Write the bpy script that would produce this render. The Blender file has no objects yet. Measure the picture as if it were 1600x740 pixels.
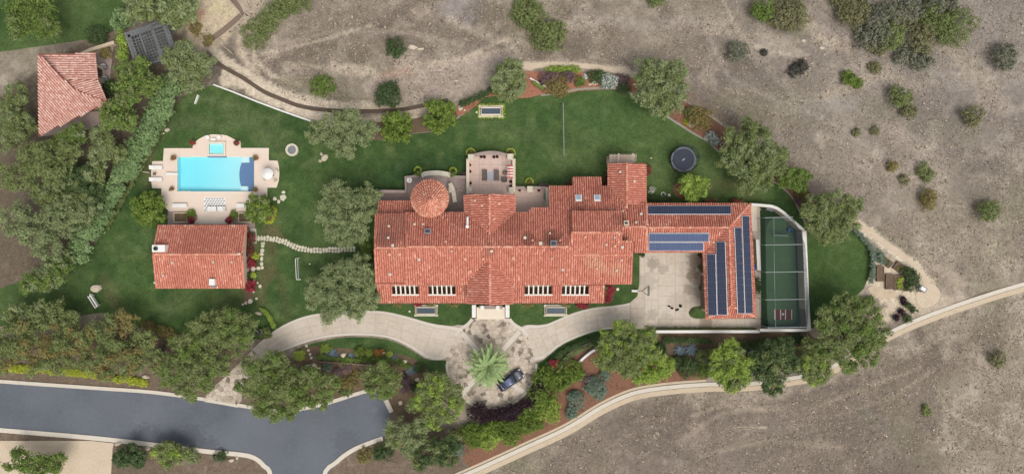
import bpy, math, random
import numpy as np
from mathutils import Vector, Matrix
random.seed(7)
RNG = np.random.default_rng(11)
C = bpy.context.scene.collection
sc = bpy.context.scene
H = 100.0            # flying height of the camera above the lawn, metres (10 photo pixels = 1 m on the ground)

# ---------------------------------------------------------------- camera, world, sun, exposure
cam = bpy.data.cameras.new('camera'); co = bpy.data.objects.new('camera', cam); C.objects.link(co)
co.location = (0, 0, H); co.rotation_euler = (0, 0, 0)
cam.sensor_width = 36; cam.lens = 22.5; cam.clip_end = 2000
sc.camera = co
SUNV = Vector((0.36, -0.58, 1.25)).normalized()
w = bpy.data.worlds.new("World"); sc.world = w; w.use_nodes = True
nt = w.node_tree; nt.nodes.clear()
sky = nt.nodes.new('ShaderNodeTexSky'); sky.sky_type = 'NISHITA'; sky.sun_disc = False
sky.sun_elevation = math.asin(SUNV.z); sky.sun_rotation = math.atan2(SUNV.x, SUNV.y)
sky.dust_density = 4.0
hs = nt.nodes.new('ShaderNodeHueSaturation'); hs.inputs['Saturation'].default_value = 0.3
bg = nt.nodes.new('ShaderNodeBackground'); bg.inputs['Strength'].default_value = 0.12
wo = nt.nodes.new('ShaderNodeOutputWorld')
nt.links.new(sky.outputs[0], hs.inputs['Color']); nt.links.new(hs.outputs[0], bg.inputs['Color']); nt.links.new(bg.outputs[0], wo.inputs[0])
sl = bpy.data.lights.new('sun', 'SUN'); sl.energy = 1.0; sl.angle = math.radians(34); sl.color = (1.0, 0.93, 0.84)
so = bpy.data.objects.new('sun', sl); C.objects.link(so); so.location = SUNV*150
so.rotation_euler = (-SUNV).to_track_quat('-Z', 'Y').to_euler()
sc.view_settings.view_transform = 'Standard'; sc.view_settings.look = 'None'
sc.view_settings.exposure = 0.56; sc.view_settings.gamma = 1.0
ALB = 0.80           # photo colour (sRGB) -> base colour under this light

# ---------------------------------------------------------------- small helpers
def lin(c):
    return tuple((v/255/12.92 if v/255 <= .04045 else ((v/255+.055)/1.055)**2.4) for v in c)
def bc(c, k=1.0):
    r = lin(c); return tuple(min(.85, v*ALB*k) for v in r) + (1.0,)
def W(px, py, z=0.0):
    s = (H-z)/H
    return Vector(((px-800)/10*s, -(py-370)/10*s, z))
def W2(px, py, z=0.0):
    v = W(px, py, z); return (v.x, v.y)
def PX(pts, z=0.0): return [W2(a, b, z) for a, b in pts]
WL = {}
def wloc(o): return WL.get(o.name, Vector((0, 0, 0)))
def tag(o, label=None, cat=None, group=None, kind=None):
    if label: o['label'] = label
    if cat: o['category'] = cat
    if group: o['group'] = group
    if kind: o['kind'] = kind
    return o
def thing(name, label, cat, loc=(0, 0, 0), group=None, rz=0.0):
    o = bpy.data.objects.new(name, None); C.objects.link(o); o.location = loc; o.rotation_euler = (0, 0, rz)
    o.empty_display_size = .3
    WL[o.name] = Vector(loc) if rz == 0 else Vector((0, 0, 0))
    return tag(o, label, cat, group)
def setmats(me, mats):
    for m in (mats if isinstance(mats, (list, tuple)) else [mats]): me.materials.append(m)
def link(name, me, parent, off):
    o = bpy.data.objects.new(name, me); C.objects.link(o)
    if parent is not None:
        o.parent = parent
        o.location = off - wloc(parent)
    else: o.location = off
    WL[o.name] = Vector(off)
    return o
class MB:
    def __init__(s): s.v = []; s.f = []; s.m = []
    def add(s, vs, fs, mi=0):
        o = len(s.v); s.v += [tuple(v) for v in vs]; s.f += [[i+o for i in f] for f in fs]; s.m += [mi]*len(fs); return s
    def box(s, c, d, rz=0, mi=0, tilt=None):
        hx, hy, hz = d[0]/2, d[1]/2, d[2]/2
        vs = [Vector((x*hx, y*hy, z*hz)) for z in (-1, 1) for y in (-1, 1) for x in (-1, 1)]
        R = Matrix.Rotation(rz, 3, 'Z')
        if tilt: R = R @ Matrix.Rotation(tilt, 3, 'Y')
        vs = [R @ v + Vector(c) for v in vs]
        return s.add(vs, [(0, 2, 3, 1), (4, 5, 7, 6), (0, 1, 5, 4), (2, 6, 7, 3), (0, 4, 6, 2), (1, 3, 7, 5)], mi)
    def prism(s, pts, z0, z1, mi=0, top=True, bottom=False, mside=None, inset=0):
        n = len(pts)
        if area(pts) < 0: pts = pts[::-1]
        vs = [(p[0], p[1], z0) for p in pts] + [(p[0], p[1], z1) for p in pts]
        s.add(vs, [(i, (i+1) % n, n+(i+1) % n, n+i) for i in range(n)], mi if mside is None else mside)
        if top: s.add([(p[0], p[1], z1) for p in pts], [list(range(n))], mi)
        if bottom: s.add([(p[0], p[1], z0) for p in pts], [list(range(n))[::-1]], mi)
        return s
    def tube(s, pts, r, n=6, mi=0, r2=None):
        pts = [Vector(p) for p in pts]; k = len(pts); vs = []
        for i, p in enumerate(pts):
            d = (pts[min(i+1, k-1)]-pts[max(i-1, 0)]).normalized()
            a = d.orthogonal().normalized(); b = d.cross(a)
            rr = r if r2 is None else r+(r2-r)*i/max(1, k-1)
            vs += [p+(a*math.cos(2*math.pi*j/n)+b*math.sin(2*math.pi*j/n))*rr for j in range(n)]
        fs = [(i*n+j, i*n+(j+1) % n, (i+1)*n+(j+1) % n, (i+1)*n+j) for i in range(k-1) for j in range(n)]
        fs += [list(range(n))[::-1], [(k-1)*n+j for j in range(n)]]
        return s.add(vs, fs, mi)
    def lathe(s, c, prof, n=20, mi=0, sx=1, sy=1):
        vs = []; c = Vector(c)
        for r, z in prof: vs += [c+Vector((sx*r*math.cos(2*math.pi*j/n), sy*r*math.sin(2*math.pi*j/n), z)) for j in range(n)]
        fs = [(i*n+j, i*n+(j+1) % n, (i+1)*n+(j+1) % n, (i+1)*n+j) for i in range(len(prof)-1) for j in range(n)]
        if prof[-1][0] > 1e-4: fs.append([(len(prof)-1)*n+j for j in range(n)])
        return s.add(vs, fs, mi)
    def ribbon(s, pts, wd, z0, z1, mi=0, closed=False):
        a, b = offset(pts, wd/2, closed), offset(pts, -wd/2, closed); n = len(pts)
        vs = []
        for i in range(n): vs += [(a[i][0], a[i][1], z0), (a[i][0], a[i][1], z1), (b[i][0], b[i][1], z1), (b[i][0], b[i][1], z0)]
        fs = []
        for i in range(n if closed else n-1):
            j = (i+1) % n
            for q in range(3): fs.append((4*i+q, 4*i+q+1, 4*j+q+1, 4*j+q))
        if not closed: fs += [(0, 3, 2, 1), (4*(n-1), 4*(n-1)+1, 4*(n-1)+2, 4*(n-1)+3)]
        return s.add(vs, fs, mi)
    def build(s, name, mats, parent=None, smooth=False, origin=None, bevel=0):
        V = np.array(s.v, dtype=np.float64).reshape(-1, 3)
        if origin is None:
            origin = wloc(parent) if parent is not None else Vector((*(V[:, :2].min(0)+V[:, :2].max(0))/2, V[:, 2].min()))
        V = V-np.array(origin)
        me = bpy.data.meshes.new(name); me.from_pydata(V.tolist(), [], s.f)
        setmats(me, mats); me.polygons.foreach_set('material_index', s.m)
        if smooth: me.polygons.foreach_set('use_smooth', [True]*len(s.f))
        me.update()
        o = link(name, me, parent, Vector(origin))
        if bevel:
            b = o.modifiers.new('bevel', 'BEVEL'); b.width = bevel; b.segments = 2; b.limit_method = 'ANGLE'
        return o
def area(p): return .5*sum(p[i][0]*p[(i+1) % len(p)][1]-p[(i+1) % len(p)][0]*p[i][1] for i in range(len(p)))
def offset(pts, d, closed=False):
    n = len(pts); out = []
    for i in range(n):
        a = Vector(pts[i-1][:2]) if (closed or i > 0) else Vector(pts[i][:2])
        b = Vector(pts[(i+1) % n][:2]) if (closed or i < n-1) else Vector(pts[i][:2])
        t = (b-a).normalized(); nn = Vector((-t.y, t.x)); out.append((pts[i][0]+nn.x*d, pts[i][1]+nn.y*d))
    return out
def cr(pts, n=5, closed=True):
    P = [Vector((p[0], p[1])) for p in pts]; k = len(P); out = []
    for i in range(k if closed else k-1):
        g = (lambda j: P[j % k]) if closed else (lambda j: P[max(0, min(k-1, j))])
        p0, p1, p2, p3 = g(i-1), g(i), g(i+1), g(i+2)
        for q in range(n):
            t = q/n
            v = .5*((2*p1)+(p2-p0)*t+(2*p0-5*p1+4*p2-p3)*t*t+(3*p1-p0-3*p2+p3)*t**3); out.append((v.x, v.y))
    if not closed: out.append(tuple(P[-1]))
    return out
def resample(pts, n):
    P = np.array([p[:2] for p in pts], float); d = np.r_[0, np.cumsum(np.hypot(*np.diff(P, axis=0).T))]
    t = np.linspace(0, d[-1], n); return [(float(np.interp(a, d, P[:, 0])), float(np.interp(a, d, P[:, 1]))) for a in t]
def length(pts): return sum(math.dist(pts[i][:2], pts[i+1][:2]) for i in range(len(pts)-1))
def clip(sub, cell):      # clip any polygon by a convex one (counter-clockwise)
    if area(cell) < 0: cell = cell[::-1]
    out = [tuple(p) for p in sub]
    for i in range(len(cell)):
        a, b = cell[i], cell[(i+1) % len(cell)]; inp, out = out, []
        side = lambda p: (b[0]-a[0])*(p[1]-a[1])-(b[1]-a[1])*(p[0]-a[0])
        for j in range(len(inp)):
            p, q = inp[j], inp[(j+1) % len(inp)]; sp, sq = side(p), side(q)
            if sp >= 0: out.append(p)
            if sp*sq < 0: t = sp/(sp-sq); out.append((p[0]+(q[0]-p[0])*t, p[1]+(q[1]-p[1])*t))
        if len(out) < 3: return []
    return out
def pip(X, Y, poly):
    X = np.asarray(X, float); Y = np.asarray(Y, float); ins = np.zeros(X.shape, bool); n = len(poly)
    for i in range(n):
        x1, y1 = poly[i]; x2, y2 = poly[(i+1) % n]
        c = ((y1 > Y) != (y2 > Y)); 
        if abs(y2-y1) < 1e-12: continue
        ins ^= c & (X < (x2-x1)*(Y-y1)/(y2-y1)+x1)
    return ins
def dpoly(X, Y, pts, closed=False):
    d = np.full(np.shape(X), 1e9); n = len(pts)
    for i in range(n if closed else n-1):
        x1, y1 = pts[i]; x2, y2 = pts[(i+1) % n]; dx, dy = x2-x1, y2-y1
        t = np.clip(((X-x1)*dx+(Y-y1)*dy)/(dx*dx+dy*dy+1e-9), 0, 1); d = np.minimum(d, np.hypot(X-x1-t*dx, Y-y1-t*dy))
    return d
def vn(x, y, seed=0):
    xi, yi = np.floor(x).astype(int), np.floor(y).astype(int); fx, fy = x-xi, y-yi
    fx, fy = fx*fx*(3-2*fx), fy*fy*(3-2*fy)
    def h(a, b):
        n = (a*374761393+b*668265263+seed*1442695041) & 0x7fffffff; n = ((n ^ (n >> 13))*1274126177) & 0x7fffffff
        return ((n ^ (n >> 16)) & 0xffff)/65535.0
    return (h(xi, yi)*(1-fx)+h(xi+1, yi)*fx)*(1-fy)+(h(xi, yi+1)*(1-fx)+h(xi+1, yi+1)*fx)*fy
def fbm(x, y, s, oct=4, seed=0):
    x = np.asarray(x, float); y = np.asarray(y, float)
    return sum(vn(x/s*2**o+17*o, y/s*2**o, seed+o)/2**o for o in range(oct))/sum(1/2**o for o in range(oct))
def np_mesh(name, V, per, mats, parent=None, origin=None, faces=None, smooth=False):
    """V: (N*per,3) verts, one polygon per 'per' verts (or explicit equal-size faces)"""
    V = np.asarray(V, np.float64)
    if origin is None: origin = wloc(parent) if parent is not None else Vector((*(V[:, :2].min(0)+V[:, :2].max(0))/2, V[:, 2].min()))
    V = V-np.array(origin)
    me = bpy.data.meshes.new(name); F = np.arange(len(V)).reshape(-1, per) if faces is None else np.asarray(faces)
    me.vertices.add(len(V)); me.vertices.foreach_set('co', V.astype(np.float32).ravel())
    me.loops.add(F.size); me.loops.foreach_set('vertex_index', F.astype(np.int32).ravel())
    me.polygons.add(len(F)); me.polygons.foreach_set('loop_start', (np.arange(len(F))*F.shape[1]).astype(np.int32))
    me.polygons.foreach_set('loop_total', np.full(len(F), F.shape[1], np.int32))
    if smooth: me.polygons.foreach_set('use_smooth', np.ones(len(F), bool))
    setmats(me, mats); me.update(calc_edges=True)
    return link(name, me, parent, Vector(origin))

# ---------------------------------------------------------------- materials
def mat(name, cols, scale=.6, rough=.85, bump=.0, bscale=20, isl=0., objr=0., spec=.25, metal=0., fine=.35, contrast=1.6, attr=None, k=1.0, leaf=0., alpha=1.0, fscale=7., stains=None, coat=0):
    m = bpy.data.materials.new(name); m.use_nodes = True; t = m.node_tree; N = t.nodes; L = t.links; N.clear()
    out = N.new('ShaderNodeOutputMaterial'); p = N.new('ShaderNodeBsdfPrincipled')
    p.inputs['Roughness'].default_value = rough; p.inputs['Metallic'].default_value = metal
    p.inputs['Specular IOR Level'].default_value = spec
    if coat: p.inputs['Coat Weight'].default_value = coat; p.inputs['Coat Roughness'].default_value = .05
    geo = N.new('ShaderNodeNewGeometry')
    def noise(s, det=4):
        n = N.new('ShaderNodeTexNoise'); n.inputs['Scale'].default_value = s; n.inputs['Detail'].default_value = det
        L.new(geo.outputs['Position'], n.inputs['Vector']); return n.outputs['Fac']
    def math_(op, a, b):
        n = N.new('ShaderNodeMath'); n.operation = op
        for i, v in enumerate((a, b)):
            if isinstance(v, (int, float)): n.inputs[i].default_value = v
            else: L.new(v, n.inputs[i])
        return n.outputs[0]
    n1 = noise(scale); n2 = noise(scale*fscale)
    f = math_('ADD', math_('MULTIPLY', n1, 1-fine), math_('MULTIPLY', n2, fine))
    f = math_('ADD', math_('MULTIPLY', math_('SUBTRACT', f, .5), contrast), .5)
    if isl:
        f = math_('ADD', math_('MULTIPLY', f, 1-isl), math_('MULTIPLY', geo.outputs['Random Per Island'], isl))
    if objr:
        oi = N.new('ShaderNodeObjectInfo'); f = math_('ADD', math_('MULTIPLY', f, 1-objr), math_('MULTIPLY', oi.outputs['Random'], objr))
    if attr:
        a = N.new('ShaderNodeAttribute'); a.attribute_name = attr
        g = N.new('ShaderNodeVectorMath'); g.operation = 'SCALE'
        L.new(a.outputs['Color'], g.inputs[0]); L.new(math_('ADD', math_('MULTIPLY', math_('SUBTRACT', f, .5), attr_amp.get(name, 1.0)), 1.0), g.inputs['Scale'])
        col = g.outputs[0]
    elif len(cols) == 1:
        p.inputs['Base Color'].default_value = bc(cols[0], k); col = None
    else:
        r = N.new('ShaderNodeValToRGB'); e = r.color_ramp.elements
        cl = [c if isinstance(c[1], (tuple, list)) else (i/(len(cols)-1), c) for i, c in enumerate(cols)]
        e[0].position = cl[0][0]; e[0].color = bc(cl[0][1], k); e[1].position = cl[-1][0]; e[1].color = bc(cl[-1][1], k)
        for ps, c in cl[1:-1]: q = e.new(ps); q.color = bc(c, k)
        L.new(f, r.inputs[0]); col = r.outputs[0]
    if stains:
        for (sx, sy, sr, scol, amt, *sz) in stains:
            sz = sz[0] if sz else .05
            d = N.new('ShaderNodeVectorMath'); d.operation = 'DISTANCE'; L.new(geo.outputs['Position'], d.inputs[0]); d.inputs[1].default_value = (*W2(sx, sy, sz), sz)
            dd = math_('ADD', d.outputs['Value'], math_('MULTIPLY', math_('SUBTRACT', n2, .5), sr*1.6))
            mr = N.new('ShaderNodeMapRange'); mr.inputs['From Min'].default_value = sr*1.15; mr.inputs['From Max'].default_value = sr*.75
            L.new(dd, mr.inputs['Value'])
            mx = N.new('ShaderNodeMixRGB'); mx.inputs['Color2'].default_value = bc(scol); L.new(math_('MULTIPLY', mr.outputs[0], amt), mx.inputs['Fac']); L.new(col, mx.inputs['Color1']); col = mx.outputs[0]
    if col is not None: L.new(col, p.inputs['Base Color'])
    if bump:
        b = N.new('ShaderNodeBump'); b.inputs['Strength'].default_value = bump; b.inputs['Distance'].default_value = .05
        L.new(noise(bscale, 3), b.inputs['Height']); L.new(b.outputs[0], p.inputs['Normal'])
    sh = p.outputs[0]
    if leaf:
        tr = N.new('ShaderNodeBsdfTranslucent'); ms = N.new('ShaderNodeMixShader'); ms.inputs[0].default_value = leaf
        if col is not None: L.new(col, tr.inputs['Color'])
        L.new(sh, ms.inputs[1]); L.new(tr.outputs[0], ms.inputs[2]); sh = ms.outputs[0]
    if alpha < 1:
        tp = N.new('ShaderNodeBsdfTransparent'); ms = N.new('ShaderNodeMixShader'); ms.inputs[0].default_value = alpha
        L.new(tp.outputs[0], ms.inputs[1]); L.new(sh, ms.inputs[2]); sh = ms.outputs[0]
    L.new(sh, out.inputs['Surface'])
    return m
attr_amp = {'dry_ground': .7, 'lawn_grass': .9}
m_ground = mat('dry_ground', [], scale=1.3, rough=.95, attr='col', bump=.8, bscale=3.5, fine=.6, contrast=2.6, fscale=2.6)
m_lawn = mat('lawn_grass', [], scale=1.0, rough=.9, attr='col', bump=.5, bscale=5, fine=.6, contrast=2.0, spec=.1, fscale=3.2)
RST = [(612, 356, 2.6, (138, 96, 86), .5, 6.3), (600, 375, 1.6, (142, 100, 90), .45, 6.8), (826, 374, 1.1, (120, 78, 66), .6, 7), (862, 374, 1.5, (112, 76, 68), .6, 7), (720, 340, 1.8, (160, 104, 86), .4, 6), (800, 350, 2.0, (150, 96, 78), .45, 6.2), (900, 318, 1.6, (150, 94, 78), .4, 5), (940, 300, 1.5, (148, 90, 76), .4, 4.5), (764, 392, 1.0, (150, 100, 84), .5, 7.2), (966, 345, 1.1, (140, 92, 78), .5, 6.8), (927, 409, 1.3, (228, 184, 150), .35, 6.4), (940, 418, 1.0, (228, 186, 154), .35, 6.2), (964, 420, 1.2, (226, 182, 150), .35, 6.2), (620, 400, 1.0, (214, 160, 134), .3, 6.5), (310, 380, 2.6, (176, 112, 94), .4, 4), (280, 430, 2.0, (184, 118, 100), .35, 4), (350, 420, 1.6, (216, 158, 136), .3, 4), (1080, 342, 2.0, (168, 102, 84), .4, 5), (1120, 350, 1.5, (160, 98, 82), .4, 5)]  # two patches darken the left wing back slope; the others weather the tiles
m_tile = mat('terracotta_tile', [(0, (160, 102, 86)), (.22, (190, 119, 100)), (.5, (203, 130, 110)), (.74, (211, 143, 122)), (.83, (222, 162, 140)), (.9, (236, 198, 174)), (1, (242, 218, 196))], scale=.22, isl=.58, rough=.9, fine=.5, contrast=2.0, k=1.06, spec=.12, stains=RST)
m_tilepale = mat('faded_pink_tile', [(186, 132, 120), (206, 156, 142), (222, 180, 166), (234, 206, 192)], scale=.3, isl=.6, rough=.85)
m_tilelight = mat('weathered_tile', [(0, (196, 122, 100)), (.35, (210, 138, 114)), (.7, (222, 158, 132)), (.9, (232, 186, 158)), (1, (240, 208, 184))], scale=.4, isl=.7, rough=.85)
m_deck = mat('tile_pan', [(124, 75, 62), (148, 91, 76), (164, 104, 88)], scale=.5, rough=.9, fine=.5)
m_ridge = mat('ridge_tile', [(186, 108, 88), (208, 132, 108), (220, 154, 130), (232, 186, 160)], scale=1.5, isl=.8, rough=.85)
m_stucco = mat('stucco_wall', [(205, 188, 165), (222, 206, 184), (214, 196, 172)], scale=.8, bump=.3)
m_white = mat('white_paint', [(228, 226, 220), (243, 241, 236)], scale=2, rough=.6)
m_cap = mat('white_wall_cap', [(205, 202, 194), (228, 226, 220), (240, 238, 232)], scale=.5, rough=.8, bump=.2)
stn = [(1012, 440, 1.5, (176, 166, 152), .5), (1060, 470, 1.6, (182, 170, 154), .5), (1040, 500, 1.3, (176, 164, 148), .5), (1094, 436, 1.4, (148, 130, 112), .6), (1020, 412, 1.0, (150, 141, 128), .7), (1036, 420, .8, (165, 156, 142), .6), (1086, 408, 1.2, (150, 130, 110), .75), (1082, 428, 1.0, (146, 128, 110), .75), (1092, 455, 1.0, (150, 134, 116), .6), (1076, 452, .8, (156, 140, 122), .6), (1103, 505, 1.1, (150, 132, 114), .7), (1020, 492, .9, (168, 160, 148), .6), (955, 500, 1.7, (180, 172, 160), .6), (905, 505, 1.5, (184, 175, 163), .5)]
m_conc = mat('driveway_concrete', [(182, 169, 152), (201, 188, 171), (211, 199, 183), (192, 182, 168)], scale=.22, objr=.3, rough=.9, bump=.2, fine=.5, contrast=2.6, stains=stn)
m_band = mat('concrete_border', [(206, 196, 182), (222, 213, 200)], scale=.8, rough=.9, bump=.2, fine=.5)
m_joint = mat('driveway_joint', [(172, 160, 144), (184, 172, 156)], scale=.7, rough=.95)
m_stone = mat('court_stone', [(0, (104, 96, 88)), (.25, (128, 117, 106)), (.36, (180, 166, 148)), (.6, (204, 190, 172)), (1, (220, 208, 190))], scale=1.1, objr=.62, rough=.9, bump=.4, contrast=2.8, fine=.6)
m_cream = mat('cream_stone', [(196, 188, 166), (216, 208, 188), (180, 171, 149)], scale=1.5, objr=.5, rough=.85, bump=.4)
m_rock = mat('boulder_rock', [(190, 176, 152), (214, 202, 180), (166, 150, 128)], scale=1.5, objr=.4, rough=.9, bump=.6)
m_road = mat('road_asphalt', [(88, 93, 101), (99, 104, 112), (107, 112, 119), (114, 118, 124)], scale=.13, rough=.75, fine=.25, contrast=2.2, bump=.2, bscale=12, fscale=14, stains=[(325, 698, 1.6, (78, 82, 88), .5), (345, 700, .5, (60, 62, 66), .6), (230, 688, 2.6, (84, 88, 95), .5), (300, 685, 2.2, (82, 86, 93), .5), (420, 690, 2.5, (108, 112, 116), .4), (500, 660, 3, (104, 108, 112), .4), (180, 640, 2.5, (102, 106, 111), .4), (585, 640, .5, (120, 120, 118), .5), (540, 690, 2, (86, 90, 96), .4)])
m_kerb = mat('kerb_concrete', [(196, 186, 170), (216, 207, 192), (206, 194, 176)], scale=.6, rough=.9, bump=.2)
m_tan = mat('tan_concrete', [(190, 170, 144), (206, 188, 162), (176, 154, 128)], scale=.5, rough=.95, bump=.3, fine=.5)
m_sand = mat('decomposed_granite', [(188, 168, 142), (208, 190, 166), (218, 202, 180)], scale=.5, rough=.95, bump=.4, fine=.6, contrast=2.0)
m_mulch = mat('bark_mulch', [(94, 80, 66), (116, 88, 70), (142, 100, 80), (122, 96, 78), (150, 114, 94)], scale=.35, rough=.95, bump=.8, bscale=6, fine=.55, contrast=2.6, fscale=6)
m_redmulch = mat('red_mulch', [(122, 90, 72), (154, 104, 82), (172, 120, 98), (150, 118, 96)], scale=.4, rough=.95, bump=.8, bscale=6, fine=.6, contrast=2.4, fscale=6)
m_soil = mat('garden_soil', [(84, 70, 56), (112, 95, 76), (132, 112, 90)], scale=.9, rough=.95, bump=.8, bscale=12, fine=.6, contrast=2.2)
m_deckstone = mat('pool_deck_stone', [(222, 204, 186), (233, 214, 197), (228, 212, 198)], scale=.35, rough=.85, bump=.12, fine=.4)
m_coping = mat('pool_coping', [(226, 212, 190), (238, 228, 210)], scale=1.0, rough=.8)
m_terr = mat('terrace_tile', [(176, 150, 138), (206, 180, 167), (222, 196, 182), (192, 168, 156)], scale=2.2, rough=.9, bump=.2, fine=.7, contrast=2.6)
m_terrgrey = mat('terrace_grey_stone', [(142, 126, 120), (164, 147, 140), (178, 161, 153)], scale=1.6, rough=.9, bump=.2, fine=.6, contrast=2)
m_plaster = mat('pool_plaster', [(240, 250, 250), (246, 252, 252)], scale=.5, rough=.7)
m_bluetile = mat('pool_blue_tile', [(132, 134, 172), (142, 144, 180)], scale=3, rough=.5)
m_dkwater = mat('basin_water', [(66, 80, 92), (80, 94, 106)], scale=.5, rough=.08, spec=.5)
m_iron = mat('dark_metal', [(52, 54, 60), (70, 72, 78)], scale=2, rough=.5, metal=.4)
m_grey = mat('grey_paint', [(120, 122, 126), (140, 142, 146)], scale=2, rough=.6)
m_galv = mat('galvanised_metal', [(150, 160, 156), (178, 186, 182)], scale=2, rough=.5, metal=.3)
m_black = mat('black_rubber', [(30, 31, 34), (42, 43, 47)], scale=2, rough=.7)
m_mat = mat('trampoline_fabric', [(66, 72, 86), (76, 82, 97)], scale=.8, rough=.6)
m_pad = mat('trampoline_pad', [(118, 124, 134), (140, 146, 154)], scale=1, rough=.6)
m_wood = mat('weathered_wood', [(98, 80, 68), (128, 108, 94), (146, 126, 110)], scale=1.2, rough=.9, bump=.4)
m_paleWood = mat('pale_timber', [(190, 172, 152), (210, 194, 174)], scale=1.5, rough=.85, bump=.3)
m_greywood = mat('grey_lattice_wood', [(92, 94, 96), (116, 118, 120), (138, 140, 140)], scale=1.2, rough=.9, objr=.4, bump=.3)
m_beam = mat('white_beam', [(226, 218, 204), (240, 234, 222)], scale=1.5, rough=.75)
m_floor = mat('dim_interior_floor', [(190, 158, 136), (206, 174, 150)], scale=.8, rough=.9)
m_solar = mat('solar_cell', [(48, 56, 76), (58, 67, 90)], scale=.6, rough=.5, spec=.2, objr=.35)
m_solarblue = mat('solar_cell_blue', [(66, 82, 116), (80, 96, 130)], scale=.6, rough=.5, spec=.12, objr=.4)
m_rail = mat('panel_rail', [(196, 194, 196), (214, 212, 212)], scale=3, rough=.45, metal=.3)
m_glass = mat('dark_window_glass', [(46, 54, 62), (58, 66, 74)], scale=1, rough=.1, spec=.6)
m_turf = mat('artificial_turf', [(70, 98, 66), (84, 112, 74), (96, 124, 84)], scale=.25, rough=.95, bump=.4, fine=.4, contrast=2)
m_turfdark = mat('turf_border', [(44, 66, 44), (56, 82, 52)], scale=.5, rough=.95, bump=.4)
m_net = mat('cage_netting', [(48, 62, 66), (60, 74, 78)], scale=2, rough=.9, alpha=.34)
m_tnet = mat('trampoline_netting', [(40, 44, 52), (50, 54, 62)], scale=2, rough=.9, alpha=.22)
m_whitenet = mat('white_netting', [(214, 220, 216), (226, 230, 228)], scale=2, rough=.9, alpha=.5)
m_redmat = mat('red_rubber_mat', [(104, 46, 42), (128, 60, 54)], scale=1.2, rough=.9)
m_blue = mat('blue_plastic', [(52, 92, 160), (70, 112, 180)], scale=2, rough=.4)
m_cush = mat('grey_cushion', [(96, 88, 82), (116, 106, 100)], scale=2, rough=.9)
m_rugblue = mat('blue_grey_rug', [(168, 174, 186), (184, 188, 198)], scale=2, rough=.95)
m_redcloth = mat('red_cloth', [(188, 62, 60), (204, 84, 78)], scale=2, rough=.9)
m_terracotta = mat('terracotta_pot', [(160, 96, 72), (182, 116, 90)], scale=2, rough=.85)
m_paint = mat('midnight_blue_paint', [(34, 40, 66), (40, 46, 74)], scale=1, rough=.3, spec=.5, coat=.8)
m_roofreflect = mat('car_roof_reflection_tint', [(88, 96, 130), (104, 112, 144)], scale=1, rough=.12, spec=.6)  # grey-blue reflection on the car roof, painted as base colour
m_trunk = mat('tree_bark', [(88, 72, 58), (116, 98, 80)], scale=3, rough=.95, bump=.6)
m_straw = mat('dry_straw', [(0, (84, 74, 64)), (.2, (112, 100, 87)), (.45, (144, 130, 113)), (.7, (168, 154, 135)), (.88, (194, 180, 160)), (1, (224, 213, 195))], scale=.3, isl=.85, rough=.95, contrast=1.5)
def leafm(name, cols, k=1.0, isl=.42, scale=.9): return mat(name, [tuple(min(235, v*1.1+6) for v in c) for c in cols], scale=scale, isl=isl, rough=.6, spec=.2, leaf=.3, k=k*1.12, contrast=2.0, fine=.4)
LF = dict(
    olive=leafm('olive_leaf', [(84, 95, 60), (112, 124, 82), (138, 148, 104), (164, 172, 132)]),
    green=leafm('green_leaf', [(62, 80, 38), (88, 108, 50), (114, 134, 66), (144, 160, 88)]),
    mid=leafm('mid_green_leaf', [(70, 82, 46), (100, 112, 66), (128, 138, 86), (156, 164, 108)]),
    citrus=leafm('citrus_leaf', [(56, 74, 32), (86, 106, 44), (116, 136, 58), (150, 166, 84)]),
    bright=leafm('bright_leaf', [(92, 114, 46), (120, 142, 60), (146, 166, 76), (172, 186, 102)]),
    lime=leafm('lime_leaf', [(128, 146, 54), (156, 172, 72), (184, 196, 100)]),
    yellow=leafm('yellow_ground_leaf', [(140, 150, 44), (168, 176, 60), (190, 194, 90)]),
    dark=leafm('dark_leaf', [(44, 58, 34), (62, 80, 46), (84, 102, 62), (106, 122, 80)]),
    hedge=leafm('sage_hedge_leaf', [(74, 98, 54), (104, 128, 80), (134, 156, 106), (168, 186, 142)]),
    brush=leafm('dry_brush_leaf', [(88, 88, 58), (112, 112, 78), (132, 130, 94), (152, 148, 116)]),
    greybrush=leafm('grey_brush_leaf', [(96, 98, 80), (122, 123, 104), (142, 141, 124)]),
    char=leafm('charred_leaf', [(58, 56, 52), (76, 74, 68), (92, 88, 82)]),
    purple=leafm('burgundy_leaf', [(34, 24, 30), (50, 34, 40), (70, 48, 54)]),
    mauve=leafm('mauve_leaf', [(88, 70, 72), (116, 94, 96), (138, 118, 118)]),
    blue=leafm('blue_grey_leaf', [(92, 108, 92), (114, 130, 112), (138, 152, 132)]),
    agave=leafm('agave_leaf', [(88, 104, 112), (112, 128, 136), (140, 154, 158)]),
    red=leafm('red_blossom', [(120, 38, 48), (150, 54, 64), (172, 80, 84)]),
    orange=leafm('orange_blossom', [(150, 104, 54), (176, 132, 70)]),
    white=leafm('white_blossom', [(206, 210, 196), (228, 230, 220)]),
    palm=leafm('palm_leaflet', [(92, 116, 72), (124, 146, 94), (156, 174, 120), (190, 202, 156)]),
    flax=leafm('dry_shrub_leaf', [(100, 92, 52), (130, 120, 72), (150, 138, 90)]),
)
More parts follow.
